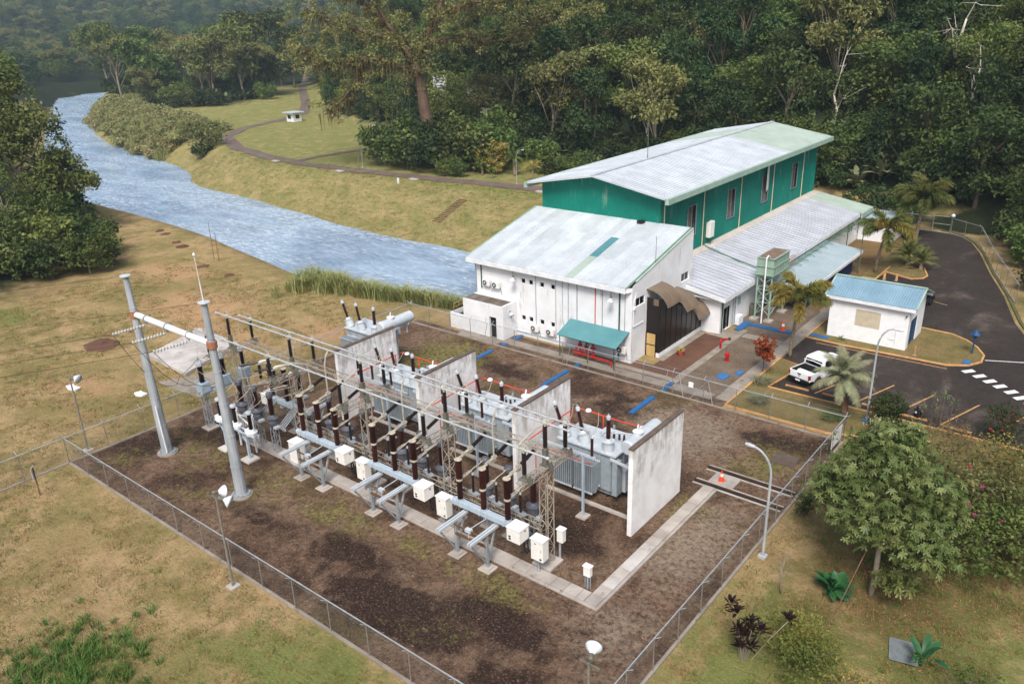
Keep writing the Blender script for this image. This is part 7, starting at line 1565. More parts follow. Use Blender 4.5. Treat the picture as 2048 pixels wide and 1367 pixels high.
# ---- giant mossy tree over the clearing
GTR = athing('giant_tree', 'giant tree with thick reddish trunk, mossy limbs and hanging strands', 'tree', (-122, 125.3, 0)); rgt = np.random.default_rng(77)
Rv = Vector((.775, .632, 0)); Fv = Vector((-.632, .775, 0)); gb = Vector((-122, 125.3, 0)); G_ = lambda u, z, f=0: gb+Rv*u+Fv*f+Vector((0, 0, z))
MB().tube([G_(0,-1), G_(-.3,5), G_(-1.2,11), G_(-1.6,16), G_(-2.6,20)], 1.55, 12, .95).build('trunk', MATS['bark_red'], GTR, smooth=True)
limbs = [[G_(-2.4,19), G_(-5,24,1), G_(-8,28,2), G_(-11,34,3), G_(-13,40,3)], [G_(-2.2,19.5), G_(0,24,-1), G_(2.5,29,-1), G_(4.5,34,0), G_(6,41,0)], [G_(-2,17.5), G_(-7,20.5,-2), G_(-12,21.5,-3), G_(-17,20,-4), G_(-21,21.5,-5), G_(-24,24,-5)], [G_(-5,24,1), G_(-11,26,-1), G_(-17,28,-2), G_(-23,30,-3)], [G_(0,24,-1), G_(7,25,2), G_(14,23.5,3), G_(20,25,4), G_(25,28,4)], [G_(2.5,29,-1), G_(9,31,-3), G_(15,31.5,-4), G_(21,33,-5)], [G_(-8,28,2), G_(-14,33,4), G_(-20,36,6)], [G_(-12,21.5,-3), G_(-14,17,-3), G_(-18,13,-4), G_(-21,11,-5)]]
for i, l in enumerate(limbs): MB().tube(l, .62 if i < 2 else .42, 8, .12).build('limb', MATS['bark_red'], GTR, smooth=True)
LP = []
for l in limbs:
    for a, b in zip(l[:-1], l[1:]): LP += [a.lerp(b, t) for t in (.15, .5, .85)]
LPn = np.array([tuple(p) for p in LP]); V, F = leaf_cloud(LPn+rgt.normal(size=LPn.shape)*.4, rgt.uniform(.9, 1.7, len(LPn)), 110, .5, rgt, droop=.7, up=.3); mo = link('moss', mesh_np('moss', V, F, 'leaf_moss'), GTR)
V = []; F = []
for p in LPn:
    for _ in range(12):
        q = p+rgt.normal(size=3)*np.array([.9, .9, .2]); l = rgt.uniform(1.0, 4.2); w = rgt.uniform(.04, .11); a = rgt.uniform(0, 3.14); s = np.array([math.cos(a), math.sin(a), 0])*w; k = len(V); e = q-np.array([rgt.normal()*.15, 0, l]); m_ = (q+e)/2; V += [q-s, q+s, m_+s*.8, m_-s*.8, e+s*.2, e-s*.2]; F += [(k,k+1,k+2,k+3),(k+3,k+2,k+4,k+5)]
link('hanging_strands', mesh_np('hanging_strands', np.array(V), np.array(F), 'leaf_rust'), GTR)['kind'] = 'stuff'
tipc = np.array([tuple(l[-1]) for l in limbs[:7]]+[tuple(l[-2]) for l in limbs[:7]]+[tuple(p+Vector((0,0,-.6))) for p in LP[::3]]+[tuple(G_(u, z, f)) for u, z, f in ((-10,37,0),(0,38,2),(8,37,0),(-18,34,-2),(14,35,-2),(20,29,2),(-22,27,-3),(24,31,0),(-26,25,-4),(18,27,6))]); V, F = leaf_cloud(np.repeat(tipc, 12, 0)+rgt.normal(size=(len(tipc)*12, 3))*np.array([3.0, 3.0, 1.4]), rgt.uniform(.8, 1.7, len(tipc)*12), 36, .55, rgt)
link('crown', mesh_np('crown', V, F, 'leaf_olive'), GTR)
q = MB()
for u, z, f in ((-6,24,0),(-7,22,-1),(-8,27,1),(-4.5,21,-1)): q.tube([G_(u, z, f), G_(u+.4, z*.6, f), G_(u-.3, z*.3, f), G_(u+.2, 5, f)], .05, 4)
q.build('liana', MATS['bark'], GTR)
# ---- trees by the river and the plain
tree_kind('pale_bush', [(0,0,2.0,3.0,3.0,1.7)]+rl(5,2.2,1.0,3.0,1.6,1.0,np.random.default_rng(3)), 18, 14, .36, 'leaf_olive', .16, 'bark_pale', 68, clump=.8, tips=30, low=-.3)
rr = np.random.default_rng(33)
lob = [(-2,-1,17,6,6,6),(3,3,13,4.5,4.5,4),(-5,-3,14,6,6,5),(0,-4,20,5,5,4),(-3,2,21,4.5,4.5,3.5),(5.5,4.5,10,3.2,3.2,2.0),(7.5,6,7.5,2.2,2.2,1.3),(-9,-6,11,5,5,4),(3,5,9,2.6,2.6,2),(-6,-8,18,5,5,4)]
tree_kind('river', lob+[(0,0,12,5,5,4),(3,3,16,3.5,3.5,3.5),(5,2,8,3,3,2.2)], 42, 27, .62, 'leaf_river', .55, 'bark_pale', 61, clump=1.35, tips=20)
tree_kind('river_b', [(0,0,15,6,6,6),(-5,-4,12,6,6,5),(4,-3,18,5,5,4),(-3,5,10,5,5,4),(5,4,7,3.5,3.5,2.5)], 48, 27, .62, 'leaf_river', .5, 'bark_pale', 62, clump=1.35, tips=14)
tree('river', -133, 47.7, 1.0, .05, 'large spreading tree leaning over the river, limb reaching the water', name='river_tree'); tree('river_b', -141, 42.5, 1.25, 2.0, 'tall leafy tree at the picture edge behind the spreading river tree', name='river_tree'); tree('river_b', -127, 38, .85, .8, 'shorter bright leafy tree above the left-hand thicket', name='river_tree'); tree('river', -158, 46, .9, 3.0, 'far spreading tree behind the leaning river tree', name='river_tree')
tree('river_b', -120, 41, .6, 3.8, 'low leafy tree rising out of the thicket', name='river_tree')
for i, (x, y, s, kd) in enumerate(((-103.5,43.2,1.1,0),(-106.5,40,1.2,1),(-110,37.2,1.15,0),(-114.5,35.6,1.3,1),(-107.5,45,1.2,1),(-112,42,1.5,0),(-117,39,1.5,1),(-121,46,1.5,0),(-124,34,1.6,1),(-111.5,47.5,1.2,0),(-117.5,48,1.3,1),(-129,52,1.6,1),(-137,55,1.5,0),(-119,33,1.4,0),(-146,58,1.6,1))):
    tree(('bushy','shrub_dark')[kd], x, y, s, i*1.1, ('bright','dark')[kd]+' thicket bush ' + ('at the lawn edge of','at the near tip of','on the outer side of','at the picture edge of','at the riverward tip of','inside','deep in','under the leaning tree in','at the frame edge behind','facing the river in','behind the riverward tip of','at the water side of','at the far end of','at the outermost end of','at the upstream end of')[i]+' the river thicket', 'bushes of the river thicket', name='thicket_bush', cat='bush')
tgl = []
for i, (x, y, h, kd) in enumerate(((-336,168,25,'umbrella'),(-339,187,22,'umbrella'),(-300,187,26,'pale'),(-301,197,31,'round_a'),(-298,211,33,'dense_a'),(-330,178,24,'round_a'),(-318,193,22,'umbrella'),(-289,193,24,'pale'),(-312,206,27,'round_a'),(-352,186,27,'dense_a'),(-292,200,22,'umbrella'),(-306,190,20,'pale'),(-322,171,14,'pale'),(-345,252,36,'dense_b'),(-318,240,34,'dense_b'),(-365,200,27,'umbrella'),(-380,190,30,'round_a'),(-418,203,30,'umbrella'),(-404,214,28,'round_a'),(-352,206,26,'pale'),(-330,200,24,'umbrella'),(-272,222,20,'vine'))):
    H = TREES[kd][2]; s = h/H; tree(kd, x, y, s*(1.0 if kd not in ('dense_b','vine') else .8), i*1.7, ('tallest umbrella-shaped','smaller umbrella-shaped','pale slender-stemmed','big round green','dark billowing','rounded riverside','low flat-topped','pale thin-limbed','rounded mid-grove','dark waterside','small flat-topped','small pale','leaning pale waterside','towering dark','tall dark trackside','distant umbrella-shaped','distant rounded','farthest umbrella-shaped','farthest rounded','pale inner','inner flat-topped','low vine-hung')[i]+' tree in the grove beyond the river bend', 'trees of the grove beyond the river bend', name='grove_tree')
for i, (x, y, s, k_) in enumerate(((-195,116.2,2.0,'pale_bush'),(-191.5,113.5,.9,'shrub_dark'),(-199,118.5,1.5,'pale_bush'))): tree(k_, x, y, s, i, ('wide spreading bush on the river bank beside the track','small dark bush under the wide bank bush','tangled bush at the upstream side of the bank bush')[i], name='bank_bush', cat='bush')
for i, (x, y, s, k_) in enumerate(((-127,117.5,2.0,'bushy'),(-121,116.8,1.9,'bushy'),(-114.5,119.5,2.2,'shrub_dark'),(-118,122,2.3,'shrub_dark'),(-109,122,2.1,'bushy'),(-124,123,2.2,'shrub_dark'),(-112,127,2.3,'bushy'),(-132,121,1.5,'bushy'),(-105.5,125.5,1.9,'bushy'),(-109,115.6,.75,'bushy'),(-106.5,116.2,.7,'bushy'),(-95,127,1.4,'bushy'),(-88,122,.9,'shrub_dark'),(-79,121.5,1.2,'bushy'),(-74,125,1.5,'shrub_dark'))):
    tree(k_, x, y, s, i*2.1, ('bush at the clearing end of the dark cluster','leafy bush before the giant trunk','dark bush in the middle of the big cluster','dark bush hugging the giant trunk','bright bush beside the yellow shrubs','dark bush behind the clearing end of the cluster','bush behind the concrete block','low bush trailing towards the bare sapling','bush above the small palms','low hedge-like bush along the far track','low hedge-like bush next to the tiny fan palm','round bush behind the fan palm','dark low bush beside the yellow palm','bush against the hall roof edge','dark bush just above the hall roof')[i], name='cluster_bush', cat='bush')
TREES['yellow'] = (mesh_np('crown', *leaf_cloud(crown_centers([(0,0,4,1.7,1.7,2.6)]+rl(4,1.2,2,6,1.0,.9,rr), 22, rr), rr.uniform(.5, .9, 22*5)[:len(crown_centers([(0,0,4,1.7,1.7,2.6)]+[(0,0,1,1,1,1)]*4, 22, np.random.default_rng(1)))] if False else np.full(1, .7), 1, .4, rr) if False else leaf_cloud(np.array([(rr.normal()*1.1, rr.normal()*1.1, rr.uniform(1.2, 6.6)) for _ in range(90)]), rr.uniform(.4, .8, 90), 22, .38, rr), 'leaf_yellow'), limb_mesh('trunk', (0,0,-.5), [(rr.normal(), rr.normal(), rr.uniform(3, 6)) for _ in range(8)], rr, .12, 'bark_pale'), 6.6)
tree('yellow', -101.5, 121.5, 1.0, 0, 'tall yellow variegated shrub in front of the grey block', name='yellow_shrub', cat='shrub'); tree('yellow', -104.8, 121.0, .75, 2, 'shorter yellow variegated shrub beside the taller one', name='yellow_shrub', cat='shrub')
# bare sapling and dead trees
def bare(x, y, h, lab, mat, seed, n=9, r=.1, spread=.5, name='bare_tree', z=None):
    rng = np.random.default_rng(seed); o = thing(name, lab, 'tree', (x, y, tz(x, y) if z is None else z)); q = MB(); k = [Vector((rng.normal()*.04*h*i/4, rng.normal()*.04*h*i/4, h*.75*i/4)) for i in range(5)]; q.tube(k, r, 7, r*.5); q.build('trunk', MATS[mat], o, smooth=True)
    for i in range(n):
        s = k[2+i % 3]; a = rng.uniform(0, 6.28); e = s+Vector((math.cos(a)*h*spread*rng.uniform(.4, 1), math.sin(a)*h*spread*rng.uniform(.4, 1), h*rng.uniform(.05, .4))); m_ = s.lerp(e, .5)+Vector((0, 0, h*.08)); b = MB(); b.tube([s, m_, e], r*.4, 5, r*.1)
        for _ in range(2): f = m_.lerp(e, rng.random()); b.tube([f, f+Vector((rng.normal()*h*.12, rng.normal()*h*.12, rng.uniform(-.05, .15)*h))], r*.16, 4, r*.05)
        b.build('branch', MATS[mat], o)
    return o
bare(-131.8, 113.0, 3.2, 'bare sapling on the far lawn beside the thin lamp', 'bark_pale', 5, 7, .05, name='bare_sapling')
bare(-75.5, 134.5, 15, 'dead white tree with forked bare branches behind the hall', 'bark_white', 8, 8, .22, .3)
bare(-44.9, 141, 13, 'slim white trunk standing on the dark slope behind the hall gable', 'bark_white', 12, 3, .26, .15); bare(-29.5, 148, 17, 'slim white forked trunk high on the dark slope above the road', 'bark_white', 14, 4, .3, .22); bare(-24.5, 141, 13, 'short white trunk on the dark slope at the picture edge', 'bark_white', 17, 3, .26, .15)
# ---- tall grass, reeds, lawn blades
def tuft_mesh(name, n, h, w, mat, seed, spread=.35, lean=.45):
    rng = np.random.default_rng(seed); V = []; F = []
    for i in range(n):
        a = rng.uniform(0, 6.28); b = np.array([rng.normal()*spread*.5, rng.normal()*spread*.5, 0]); l = h*rng.uniform(.55, 1.15); d = np.array([math.cos(a), math.sin(a), 0])*lean*rng.uniform(.3, 1.3); s = np.array([-math.sin(a), math.cos(a), 0])*w; p0 = b; p1 = b+d*l*.3+np.array([0, 0, l*.6]); p2 = b+d*l*.95+np.array([0, 0, l*(.98-.25*lean)]); k = len(V); V += [p0-s*.7, p0+s*.7, p1+s, p1-s, p2+s*.15, p2-s*.15]; F += [(k, k+1, k+2, k+3), (k+3, k+2, k+4, k+5)]
    return mesh_np(name, np.array(V), np.array(F), mat)
def seed_tuft(name, me, loc, lab): o = link(name, me, None, loc); tag(o, lab, 'grass', kind='stuff'); return o
t_reed = seed_tuft('reed_tuft', tuft_mesh('reed_tuft', 34, 2.3, .03, 'grass_tall', 1, .9, .65), (-75.2, 50.6, tz(-75.2, 50.6)), 'single reed tuft at the lawn end of the reed bank'); t_green = seed_tuft('grass_tuft', tuft_mesh('grass_tuft', 26, .62, .018, 'grass_green', 2, .35, .8), (-38.6, 12.2, tz(-38.6, 12.2)), 'single green grass tuft uphill of the lush grass patch'); t_dry = seed_tuft('dry_tuft', tuft_mesh('dry_tuft', 12, .13, .012, 'grass_dry', 3, .3, .9), (-42, 15, tz(-42, 15)), 'single dry grass tuft on the lawn'); t_lawn2 = seed_tuft('short_tuft', tuft_mesh('short_tuft', 12, .12, .012, 'grass_green', 4, .3, .9), (-33, 15, tz(-33, 15)), 'single short green grass tuft on the lawn')
rg2 = np.random.default_rng(71)
rp = []
for _ in range(620):
    t = rg2.random(); x = -75+21.5*t; y = 51+7.9*t; d = rg2.uniform(.2, 1)**.7*6.5; rp.append((x-.35*d+rg2.normal()*.4, y+.94*d+rg2.normal()*.3))
rp = np.array(rp); rp = rp[~((rp[:, 0] > -53.2) & (rp[:, 1] < 62))]
tag(scatter('reeds', np.column_stack([rp, terrain(rp[:, 0], rp[:, 1])-.1]), rg2.uniform(.5, 1.15, len(rp)), [t_reed]), 'bank of tall reeds along the river behind the switchyard', 'reeds')
mp = np.stack([rg2.uniform(-330, -196, 5000), rg2.uniform(110, 176, 5000)], 1); dwm, iwm = pdist(mp[:, 0], mp[:, 1], WATER); dbm, ibm = pdist(mp[:, 0], mp[:, 1], BASIN); mp = mp[(~iwm) & (mp[:, 0] < -213) & (mp[:, 1] > 60) & ((ibm & (dwm > .3)) | ((~ibm) & (dbm < 12))) & (mp[:, 1] > -.33*mp[:, 0]+40)][:1500]
tag(scatter('tall_grass', np.column_stack([mp, terrain(mp[:, 0], mp[:, 1])-.2]), rg2.uniform(.7, 1.6, len(mp)), [t_reed, CROWN[sc1.name], t_reed, t_reed]), 'mound of tall grass and scrub on the inside of the river bend', 'grass')
gp_ = np.stack([rg2.normal(-36.2, 1.9, 300), rg2.normal(9.6, 1.7, 300)], 1)
tag(scatter('lush_grass', np.column_stack([gp_, terrain(gp_[:, 0], gp_[:, 1])-.05]), rg2.uniform(.5, 1.15, len(gp_)), [t_green]), 'lush green grass patch at the bottom of the lawn', 'grass')
lp = np.stack([rg2.uniform(-100, -14, 30000), rg2.uniform(2, 60, 30000)], 1); ok = (lp[:, 1] < 19.0) | (lp[:, 0] < -57.6); ok &= ~((lp[:, 0] < -55) & (lp[:, 1] > 54)); gl = np.stack([rg2.uniform(-13.5, 4, 6000), rg2.uniform(22, 54, 6000)], 1); lp = np.concatenate([lp[ok], gl]); nzv = vnoise(lp[:, 0], lp[:, 1], 2.2, 8); lp = lp[nzv > .33][:24000]; bk = np.stack([rg2.uniform(-215, -52, 16000), rg2.uniform(84, 128, 16000)], 1); dk, ik = pdist(bk[:, 0], bk[:, 1], WATER); bk = bk[(~ik) & (dk > .6) & (dk < 30) & (bk[:, 1] < 112)][:6500]; nl = len(lp); lp = np.concatenate([lp, bk])
tag(scatter('lawn_grass', np.column_stack([lp, terrain(lp[:, 0], lp[:, 1])]), np.where(np.arange(len(lp)) < nl, rg2.uniform(.6, 1.3, len(lp))**1.6, rg2.uniform(.9, 1.9, len(lp))), [t_dry, t_dry, t_lawn2]), 'short dry grass blades of the lawn around the switchyard', 'grass')
# fallen leaves
V = []; F = []
for i in range(1100):
    if i < 650: x, y = rg2.normal(-7, 3.2), rg2.normal(38.5, 4.0)
    elif i < 800: x, y = -13.4+rg2.normal()*.35, rg2.uniform(22, 52)
    else: x, y = rg2.uniform(-50, -14), rg2.uniform(20, 56)
    if -14.1 < x < -13.8: continue
    a = rg2.uniform(0, 6.28); l = rg2.uniform(.05, .12); z = (tz(x, y) if x > -13.8 else .02)+.03; d = np.array([math.cos(a), math.sin(a), rg2.normal()*.2])*l; s = np.array([-math.sin(a), math.cos(a), rg2.normal()*.2])*l*.45; p = np.array([x, y, z]); k = len(V); V += [p-d, p+s, p+d, p-s]; F.append((k, k+1, k+2, k+3))
leaf_mat('leaf_fallen', S(138,96,60), S(164,126,82), S(192,164,118), scale=2.0)
fo = link('fallen_leaves', mesh_np('fallen_leaves', np.array(V), np.array(F), 'leaf_fallen')); tag(fo, 'scattered fallen leaves on grass and gravel', 'leaves', kind='stuff')
# earth clods dug up near the crest of the lawn
for i, (x, y, s) in enumerate(((-117.1,60.2,.7),(-114.7,59.7,.8),(-108.8,58.0,.7),(-105.8,57.3,.9),(-94.4,53.3,.8),(-88,53.0,.8),(-117.2,51.8,1.0),(-78.3,32.2,1.9))):
    q = MB(); q.lathe((x,y,tz(x,y)-.05),(x,y,tz(x,y)+.22),[(0,s*1.1),(.5,s*.75),(.8,s*.4),(1,.05)],9); q.v = [(a+rg2.normal()*.12*s, b+rg2.normal()*.12*s, c+rg2.normal()*.04) for a, b, c in q.v]; tag(q.build('earth_mound', MATS['soil'], smooth=False), ('small earth mound farthest up the crest line','small earth mound second along the crest line','small earth mound third along the crest line','darkest earth mound along the crest line','small earth mound beside the two thin poles','small earth mound on the river slope past the thin poles','flat bare earth mound by the river thicket','broad dark earth patch beside the big white slab')[i], 'mound', 'earth mounds on the lawn')
# ---- garden beside the switchyard
rgd = np.random.default_rng(91)
def rosette_cloud(C, size, n, rng, mat, droop=.35):
    V = []; F = []
    for c in C:
        ax = nrm(rng.normal(size=3)*.75+np.array([0, 0, .9])); u = nrm(np.cross(ax, [1, .3, .1])); v = np.cross(ax, u); ph = rng.uniform(0, 6.28); m = n+rng.integers(-1, 2)
        for i in range(m):
            a = ph+6.283*i/m; d = nrm(u*math.cos(a)+v*math.sin(a)+ax*rng.uniform(.05, .45)); s = nrm(np.cross(ax, d)); l = size*rng.uniform(.75, 1.2); p0 = c; p1 = c+d*l*.42-np.array([0, 0, l*droop*.12]); p3 = c+d*l*.8-np.array([0, 0, l*droop*.6]); p2 = c+d*l-np.array([0, 0, l*droop]); w = l*.17; k = len(V); cr = ax*l*.05; V += [p0, p1+s*w+cr, p1-cr*.4, p1-s*w+cr, p3+s*w*.95+cr, p3-cr*.4, p3-s*w*.95+cr, p2]; F += [(k, k+2, k+1, k+1), (k, k+3, k+2, k+2), (k+1, k+2, k+5, k+5), (k+1, k+5, k+4, k+4), (k+2, k+3, k+6, k+6), (k+2, k+6, k+5, k+5), (k+4, k+5, k+7, k+7), (k+5, k+6, k+7, k+7)]
    F = np.array(F)[:, :3]; return mesh_np('crown', np.array(V), F, mat)
NT_ = athing('garden_tree', 'near leafy garden tree with rosettes of glossy leaves beside the fence', 'tree', (-7.5, 38.3, 0))
lobs = [(-7.6,39.6,6.0,2.6,2.6,2.1),(-8.6,41.2,6.7,1.8,1.8,1.5),(-9.6,39.6,5.4,1.7,1.7,1.4),(-6.2,40.2,5.2,2.2,2.2,1.7),(-7.6,41.6,5.6,2.2,2.2,1.6),(-8.4,38.4,4.4,1.6,1.6,1.1),(-5.6,38.4,3.9,1.5,1.5,1.0),(-10.3,40.8,4.4,1.3,1.3,1.0),(-8.2,42.3,7.1,1.2,1.2,1.0)]
C = crown_centers(lobs, 300, rgd, -.6); C = C+rgd.normal(size=C.shape)*.25; link('crown', rosette_cloud(C, .255, 7, rgd, leaf_mat('leaf_garden', S(80,94,48), S(106,116,64), S(142,144,90), rough=.42, var=.05, scale=.8)), NT_).location = -ABS[NT_.name]
MB().tube([(-7.5,38.3,-.3),(-7.45,38.5,1.2),(-7.55,38.9,2.4),(-7.4,39.4,3.6),(-7.6,40,5.4)], .17, 8, .09).build('trunk', MATS['bark_pale'], NT_, smooth=True)
q = MB()
for l in lobs: q.tube([(-7.5,39.0,2.6), ((-7.5+l[0])/2,(39+l[1])/2,(2.6+l[2])/2+.4), (l[0],l[1],l[2])], .07, 5, .02)
for i in range(14): c = C[rgd.integers(len(C))]; q.tube([(-7.5,39.4,3.4), tuple((np.array([-7.5,39.4,3.4])+c)/2+rgd.normal(size=3)*.2), tuple(c)], .04, 4, .01)
q.build('limb', MATS['bark'], NT_)
# low branch with leaves, hanging in front of the trunk
C2 = crown_centers([(-6.6,38.0,1.6,1.0,.8,.5),(-5.9,37.8,2.0,.7,.6,.5)], 26, rgd, -.9); link('low_branch', rosette_cloud(C2, .34, 7, rgd, 'leaf_garden'), NT_).location = -ABS[NT_.name]
WS = tag(MB().tube([(-7.9,38.7,3.2),(-8.2,34.9,1.1),(-8.4,32.4,.0)], .03, 5, .03).build('guy_pole', MATS['wood']), 'long thin wooden stake leaning against the garden tree', 'stake')
BG = [mesh_np('crown', *leaf_cloud(crown_centers([(0,0,2.4,2.4,2.4,2.0)]+rl(5,1.7,1.3,3.8,1.3,1.1,rgd), 34, rgd, -.8), np.random.default_rng(1).uniform(.5, .9, 34*6), 24, .24, rgd), mt) for mt in ('leaf_bright','leaf_olive','leaf_dark')] if False else []
def gbush(x, y, s, mat, lab, size=.17, n=150, per=19, h=3.6, R=2.5, seed=0, flowers=None, name='garden_shrub', stems=16, bark='bark', zlow=.5):
    rng = np.random.default_rng(seed+100); C = np.array([(rng.normal()*R*.45, rng.normal()*R*.45, rng.uniform(zlow, h)*(1-.25*rng.random())) for _ in range(n)]); V, F = leaf_cloud(C, rng.uniform(.25, .6, n), per, size, rng)
    o = thing(name, lab, 'shrub', (x, y, tz(x, y)), rng.uniform(0, 6)); o.scale = (s, s, s); link('trunk', limb_mesh('trunk', (0, 0, -.2), [tuple(C[i]) for i in rng.choice(n, stems)], rng, .06, bark), o); link('crown', mesh_np('crown', V, F, mat), o)
    if flowers: V, F = leaf_cloud(C[rng.choice(n, flowers[1])]+rng.normal(size=(flowers[1], 3))*.3, np.full(flowers[1], .12), 8, .13, rng); link('flowers', mesh_np('flowers', V, F, flowers[0]), o)['kind'] = 'stuff'
    return o
leaf_mat('petal_pink', S(190,60,110), S(206,90,130), var=.02); leaf_mat('petal_orange', S(196,86,40), S(210,110,60), var=.02)
gbush(-4.6, 43.2, 1.25, 'leaf_mid', 'dark green shrub deep in the garden behind the near tree', seed=1, n=200); gbush(-3.2, 46.4, 1.35, 'leaf_khaki', 'olive shrub with pink flowers at the picture edge', seed=2, n=200, flowers=('petal_pink', 14)); gbush(-5.9, 46.8, 1.3, 'leaf_khaki', 'bright shrub with scattered pink blooms behind the near tree', seed=3, n=200, flowers=('petal_pink', 10)); gbush(-2.2, 50.0, 1.3, 'leaf_khaki', 'wide olive shrub below the red-flowered bush', seed=4, n=190); gbush(-6.6, 50.2, 1.1, 'leaf_khaki', 'straggly olive shrub between parking and garden tree', seed=5, n=150, flowers=('petal_pink', 8)); gbush(-8.8, 48.0, 1.0, 'leaf_khaki', 'leafy shrub behind the top of the garden tree', seed=6, n=150); gbush(-1.5, 45.0, 1.3, 'leaf_mid', 'dark shrub at the picture edge beside the earth patch', seed=7, n=170); gbush(-3.8, 53.2, 1.0, 'leaf_yellow', 'pale flowering shrub beside the wheel stops', seed=8, n=120, flowers=('petal_orange', 10)); gbush(-9.0, 51.6, .9, 'leaf_olive', 'thin olive shrub at the garden kerb', seed=9, n=100); gbush(-6.2, 42.2, 1.0, 'leaf_dark', 'shaded dark shrub right behind the near tree trunk', seed=10, n=150); gbush(-11.2, 47.5, .95, 'leaf_mid', 'shrub against the fence beside the street lamp', seed=11, n=120)
gbush(-12.1, 57.4, .95, 'leaf_dark', 'upright dark shrub at the foot of the parking lamp', seed=12, n=150, R=1.2, h=3.2, per=40); gbush(-11.4, 55.4, .75, 'leaf_pale', 'feathery pale shrub beside the upright dark shrub', seed=13, n=170, R=1.7, h=2.2, size=.2, per=34); gbush(-5.2, 60.2, .9, 'leaf_dark', 'dark shrub with red flowers at the parking end', seed=14, n=130, R=1.8, h=3.2, flowers=('petal_orange', 16)); gbush(-8.2, 58.6, .7, 'leaf_rust', 'straggly dry shrub behind the seated people', seed=15, n=50, per=12, h=2.6, stems=14); gbush(-7.0, 57.4, .7, 'leaf_rust', 'straggly dry shrub between the bays and the garden', seed=16, n=50, per=12, h=2.4, stems=14)
gbush(-8.3, 30.9, .85, 'leaf_bright', 'loose light green shrub at the bottom of the garden', seed=17, n=170, per=16, h=2.4, R=2.4, size=.19, stems=14); gbush(-9.2, 32.3, .7, 'leaf_yellow', 'loose yellowish shrub behind the light green one', seed=18, n=130, per=16, h=2.2, R=2.0, size=.19); gbush(-6.3, 30.4, .75, 'leaf_yellow', 'twiggy yellow shrub at the bottom of the picture', seed=19, n=60, per=10, h=1.9, R=2.0, size=.16, stems=26, bark='bark_pale'); gbush(-2.2, 34.2, .7, 'leaf_bright', 'small green shrub at the lower picture edge', seed=20, n=80, per=12, h=1.6, size=.18)
# hedge of white-tipped shrubs along the fence
for i, (x, y, s) in enumerate(((-13.1,44.8,.55),(-12.8,43.2,.6),(-12.5,46.2,.5))): gbush(x, y, s, 'leaf_dark' if i else 'leaf_mid', ('white-tipped shrub nearest the rails against the fence','white-tipped shrub in the middle against the fence','white-tipped shrub farthest along the fence')[i], seed=30+i, n=70, R=1.0, h=3.0, flowers=('leaf_pale', 34))
# broad-leaved plants, every leaf a piece
def leafy(name, x, y, lab, n, L, W, mat, elev, seed, stemh=.1, bend=.8):
    rng = np.random.default_rng(seed); o = thing(name, lab, 'plant', (x, y, tz(x, y)))
    lm = [mesh_np('leaf', *paddle(L, W, mat, bend*b, i, 7, .3), mat) for i, b in enumerate((.7, 1.0, 1.3))]
    for i in range(n):
        l = link('leaf', lm[i % 3], o); l.location = (rng.normal()*.1, rng.normal()*.1, stemh*rng.uniform(.2, 1)); l.rotation_euler = (rng.normal()*.15, -rng.uniform(*elev), 2.39996*i+rng.normal()*.2); s = rng.uniform(.65, 1.15); l.scale = (s, s, s)
    MB().cyl((0,0,-.05),(0,0,stemh+.1),.06,.04,7).build('stem', MATS['leaf_broad'], o); return o
leafy('broadleaf_plant', -9.1, 37.2, 'big glossy broad-leaved plant beside the near tree', 52, 1.15, .36, 'leaf_broad', (.1, 1.35), 3, .5, .75); leafy('banana_plant', -4.1, 34.6, 'small banana plant beside the drain grate', 8, 1.4, .34, 'leaf_broad', (.5, 1.3), 4, .4, .7)
# cordyline, dry stems, thin plants
CO = thing('cordyline', 'dark purple cordyline with leggy stems near the fence corner', 'plant', (-10.9, 30.0, tz(-10.9, 30)), 0)
ros = clump_mesh('leaf_tuft', 24, .42, .1, 'leaf_purple', 5, (.1, 1.4), .1, .5)
for i, (dx, dy, h) in enumerate(((0,0,1.5),(.25,.1,1.9),(-.2,.15,1.3),(-.6,.2,2.4),(-.9,.3,2.7),(.35,-.1,1.1),(.5,.6,1.6),(1.5,1.4,2.2),(-.1,-.2,.9),(.1,.3,2.1),(-.3,-.1,1.8))):
    MB().tube([(dx*.2,dy*.2,0),(dx*.6,dy*.6,h*.55),(dx,dy,h)], .022, 5).build('stem', MATS['bark_pale'], CO); t = link('leaf_tuft', ros, CO); t.location = (dx,dy,h-.05); t.rotation_euler = (0,0,i); t.scale = (1.25,)*3
bare(-11.3, 35.7, 2.6, 'dry leafless bush by the street lamp', 'bark_pale', 21, 12, .045, .22, 'dry_bush'); bare(-2.9, 33.0, 1.5, 'dry twiggy stump at the lower picture edge', 'bark', 22, 7, .04, .3, 'dry_bush')
for i, (x, y) in enumerate(((-9.6,59.2),(-8.9,59.0),(-9.3,58.6),(-8.3,59.6),(-10.0,58.7))):
    o = thing('dracaena', ('leggy dracaena closest to the seated people','leggy dracaena with the widest leaf tuft','short leggy dracaena in front of its group','leggy dracaena on the road side of its group','leggy dracaena on the shrub side of its group')[i], 'plant', (x, y, .07), i); h = (2.6,2.9,1.9,2.3,1.7)[i]; MB().tube([(0,0,0),(.1,.05,h*.5),(.05,0,h)], .03, 5, .02).build('stem', MATS['bark'], o); t = link('leaf_tuft', clump_mesh('leaf_tuft', 22, .5, .06, 'leaf_heli', 60+i, (.0, 1.3), .1, .6), o); t.location = (.05,0,h-.05)
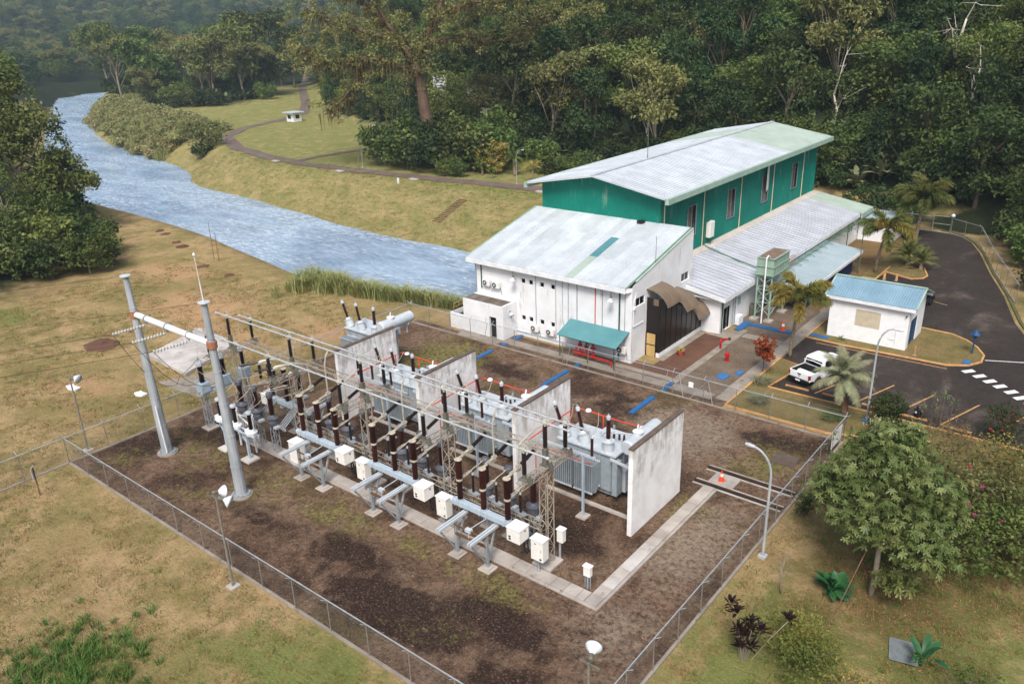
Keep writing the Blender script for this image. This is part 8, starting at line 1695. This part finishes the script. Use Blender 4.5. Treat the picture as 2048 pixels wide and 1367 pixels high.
# croton, striped tufts by the kerb
CR = thing('croton', 'red and orange croton bush on bare stems beside the walkway', 'shrub', (-23.25, 62.0, .05)); C = np.array([(rgd.normal()*.42, rgd.normal()*.42, rgd.uniform(1.4, 3.0)) for _ in range(85)]); V, F = leaf_cloud(C, np.full(85, .2), 12, .27, rgd, aspect=.6); link('crown', mesh_np('crown', V, F, 'leaf_red'), CR); link('trunk', limb_mesh('trunk', (0,0,-.1), [tuple(c) for c in C[:14]], rgd, .05, 'bark'), CR)
for i, (x, y, s) in enumerate(((-22.4,59.9,.85),(-21.2,56.4,1.05),(-15.6,56.7,1.0))):
    o = link('striped_grass', tuft_mesh('striped_grass', 420, .78*s, .02, 'leaf_silver' if i < 2 else 'leaf_mid', 70+i, .5, 1.25), None, (x, y, .07)); tag(o, ('round striped grass mound under the croton','larger round striped grass mound beside the fence','green grass mound at the foot of the silver palm')[i], 'plant', 'round grass mounds by the kerb')
leafy('young_plant', -20.3, 73.0, 'low leafy plant at the outbuilding wall', 9, .5, .16, 'leaf_mid', (.3, 1.2), 9, .1)
# roadside verge bushes
for i, (x, y, s, k_) in enumerate(((-4.5,92,1.0,'shrub_dark'),(-6.5,99,1.1,'shrub_dark'),(-9.8,107,1.0,'bushy'),(-13.5,116.5,1.1,'shrub_dark'),(-2.0,84,1.1,'bushy'),(0,78,1.0,'shrub_dark'),(-27,121.5,1.0,'bushy'),(-33,123,1.1,'shrub_dark'))): tree(k_, x, y, s, i*1.3, ('dark bush on the verge halfway along the dark road','dark bush on the verge beyond the road bend','green bush on the shaded verge near the fence','dark bush beside the road gate','green bush at the picture edge above the crosswalk','dark bush at the picture edge beside the crosswalk','green bush behind the tallest palm','dark bush behind the low extension roof')[i], name='verge_bush', cat='bush')
# ---- haze
hz_m, k = newmat('haze_air'); k.n.remove(k.b); pv = k.new('ShaderNodeVolumePrincipled'); pv.inputs['Color'].default_value = (.66,.86,1.0,1); pv.inputs['Density'].default_value = .00015; pv.inputs['Anisotropy'].default_value = 0.0; k.link(pv.outputs[0], k.out.inputs['Volume'])
hb = MB().box(-2650,950,-950,2450,-12,185).build('haze', hz_m); tag(hb, 'pale blue haze over the distant valley', 'haze', kind='stuff')

# ---- labels: look-alikes are told apart by their order from the river
_by = {}
for o in list(COL.objects):
    if o.parent is None and o.get('label'): _by.setdefault(o['label'], []).append(o)
_ord = 'first second third fourth fifth sixth seventh eighth ninth tenth eleventh twelfth thirteenth fourteenth fifteenth sixteenth seventeenth eighteenth nineteenth twentieth twenty-first twenty-second twenty-third twenty-fourth twenty-fifth twenty-sixth twenty-seventh twenty-eighth'.split()
for lb, os_ in _by.items():
    if len(os_) > 1:
        os_.sort(key=lambda o: o.location.x*.775+o.location.y*.632)
        for i, o in enumerate(os_):
            if i < 28: o['label'] = lb + ', ' + _ord[i] + ' from the river'
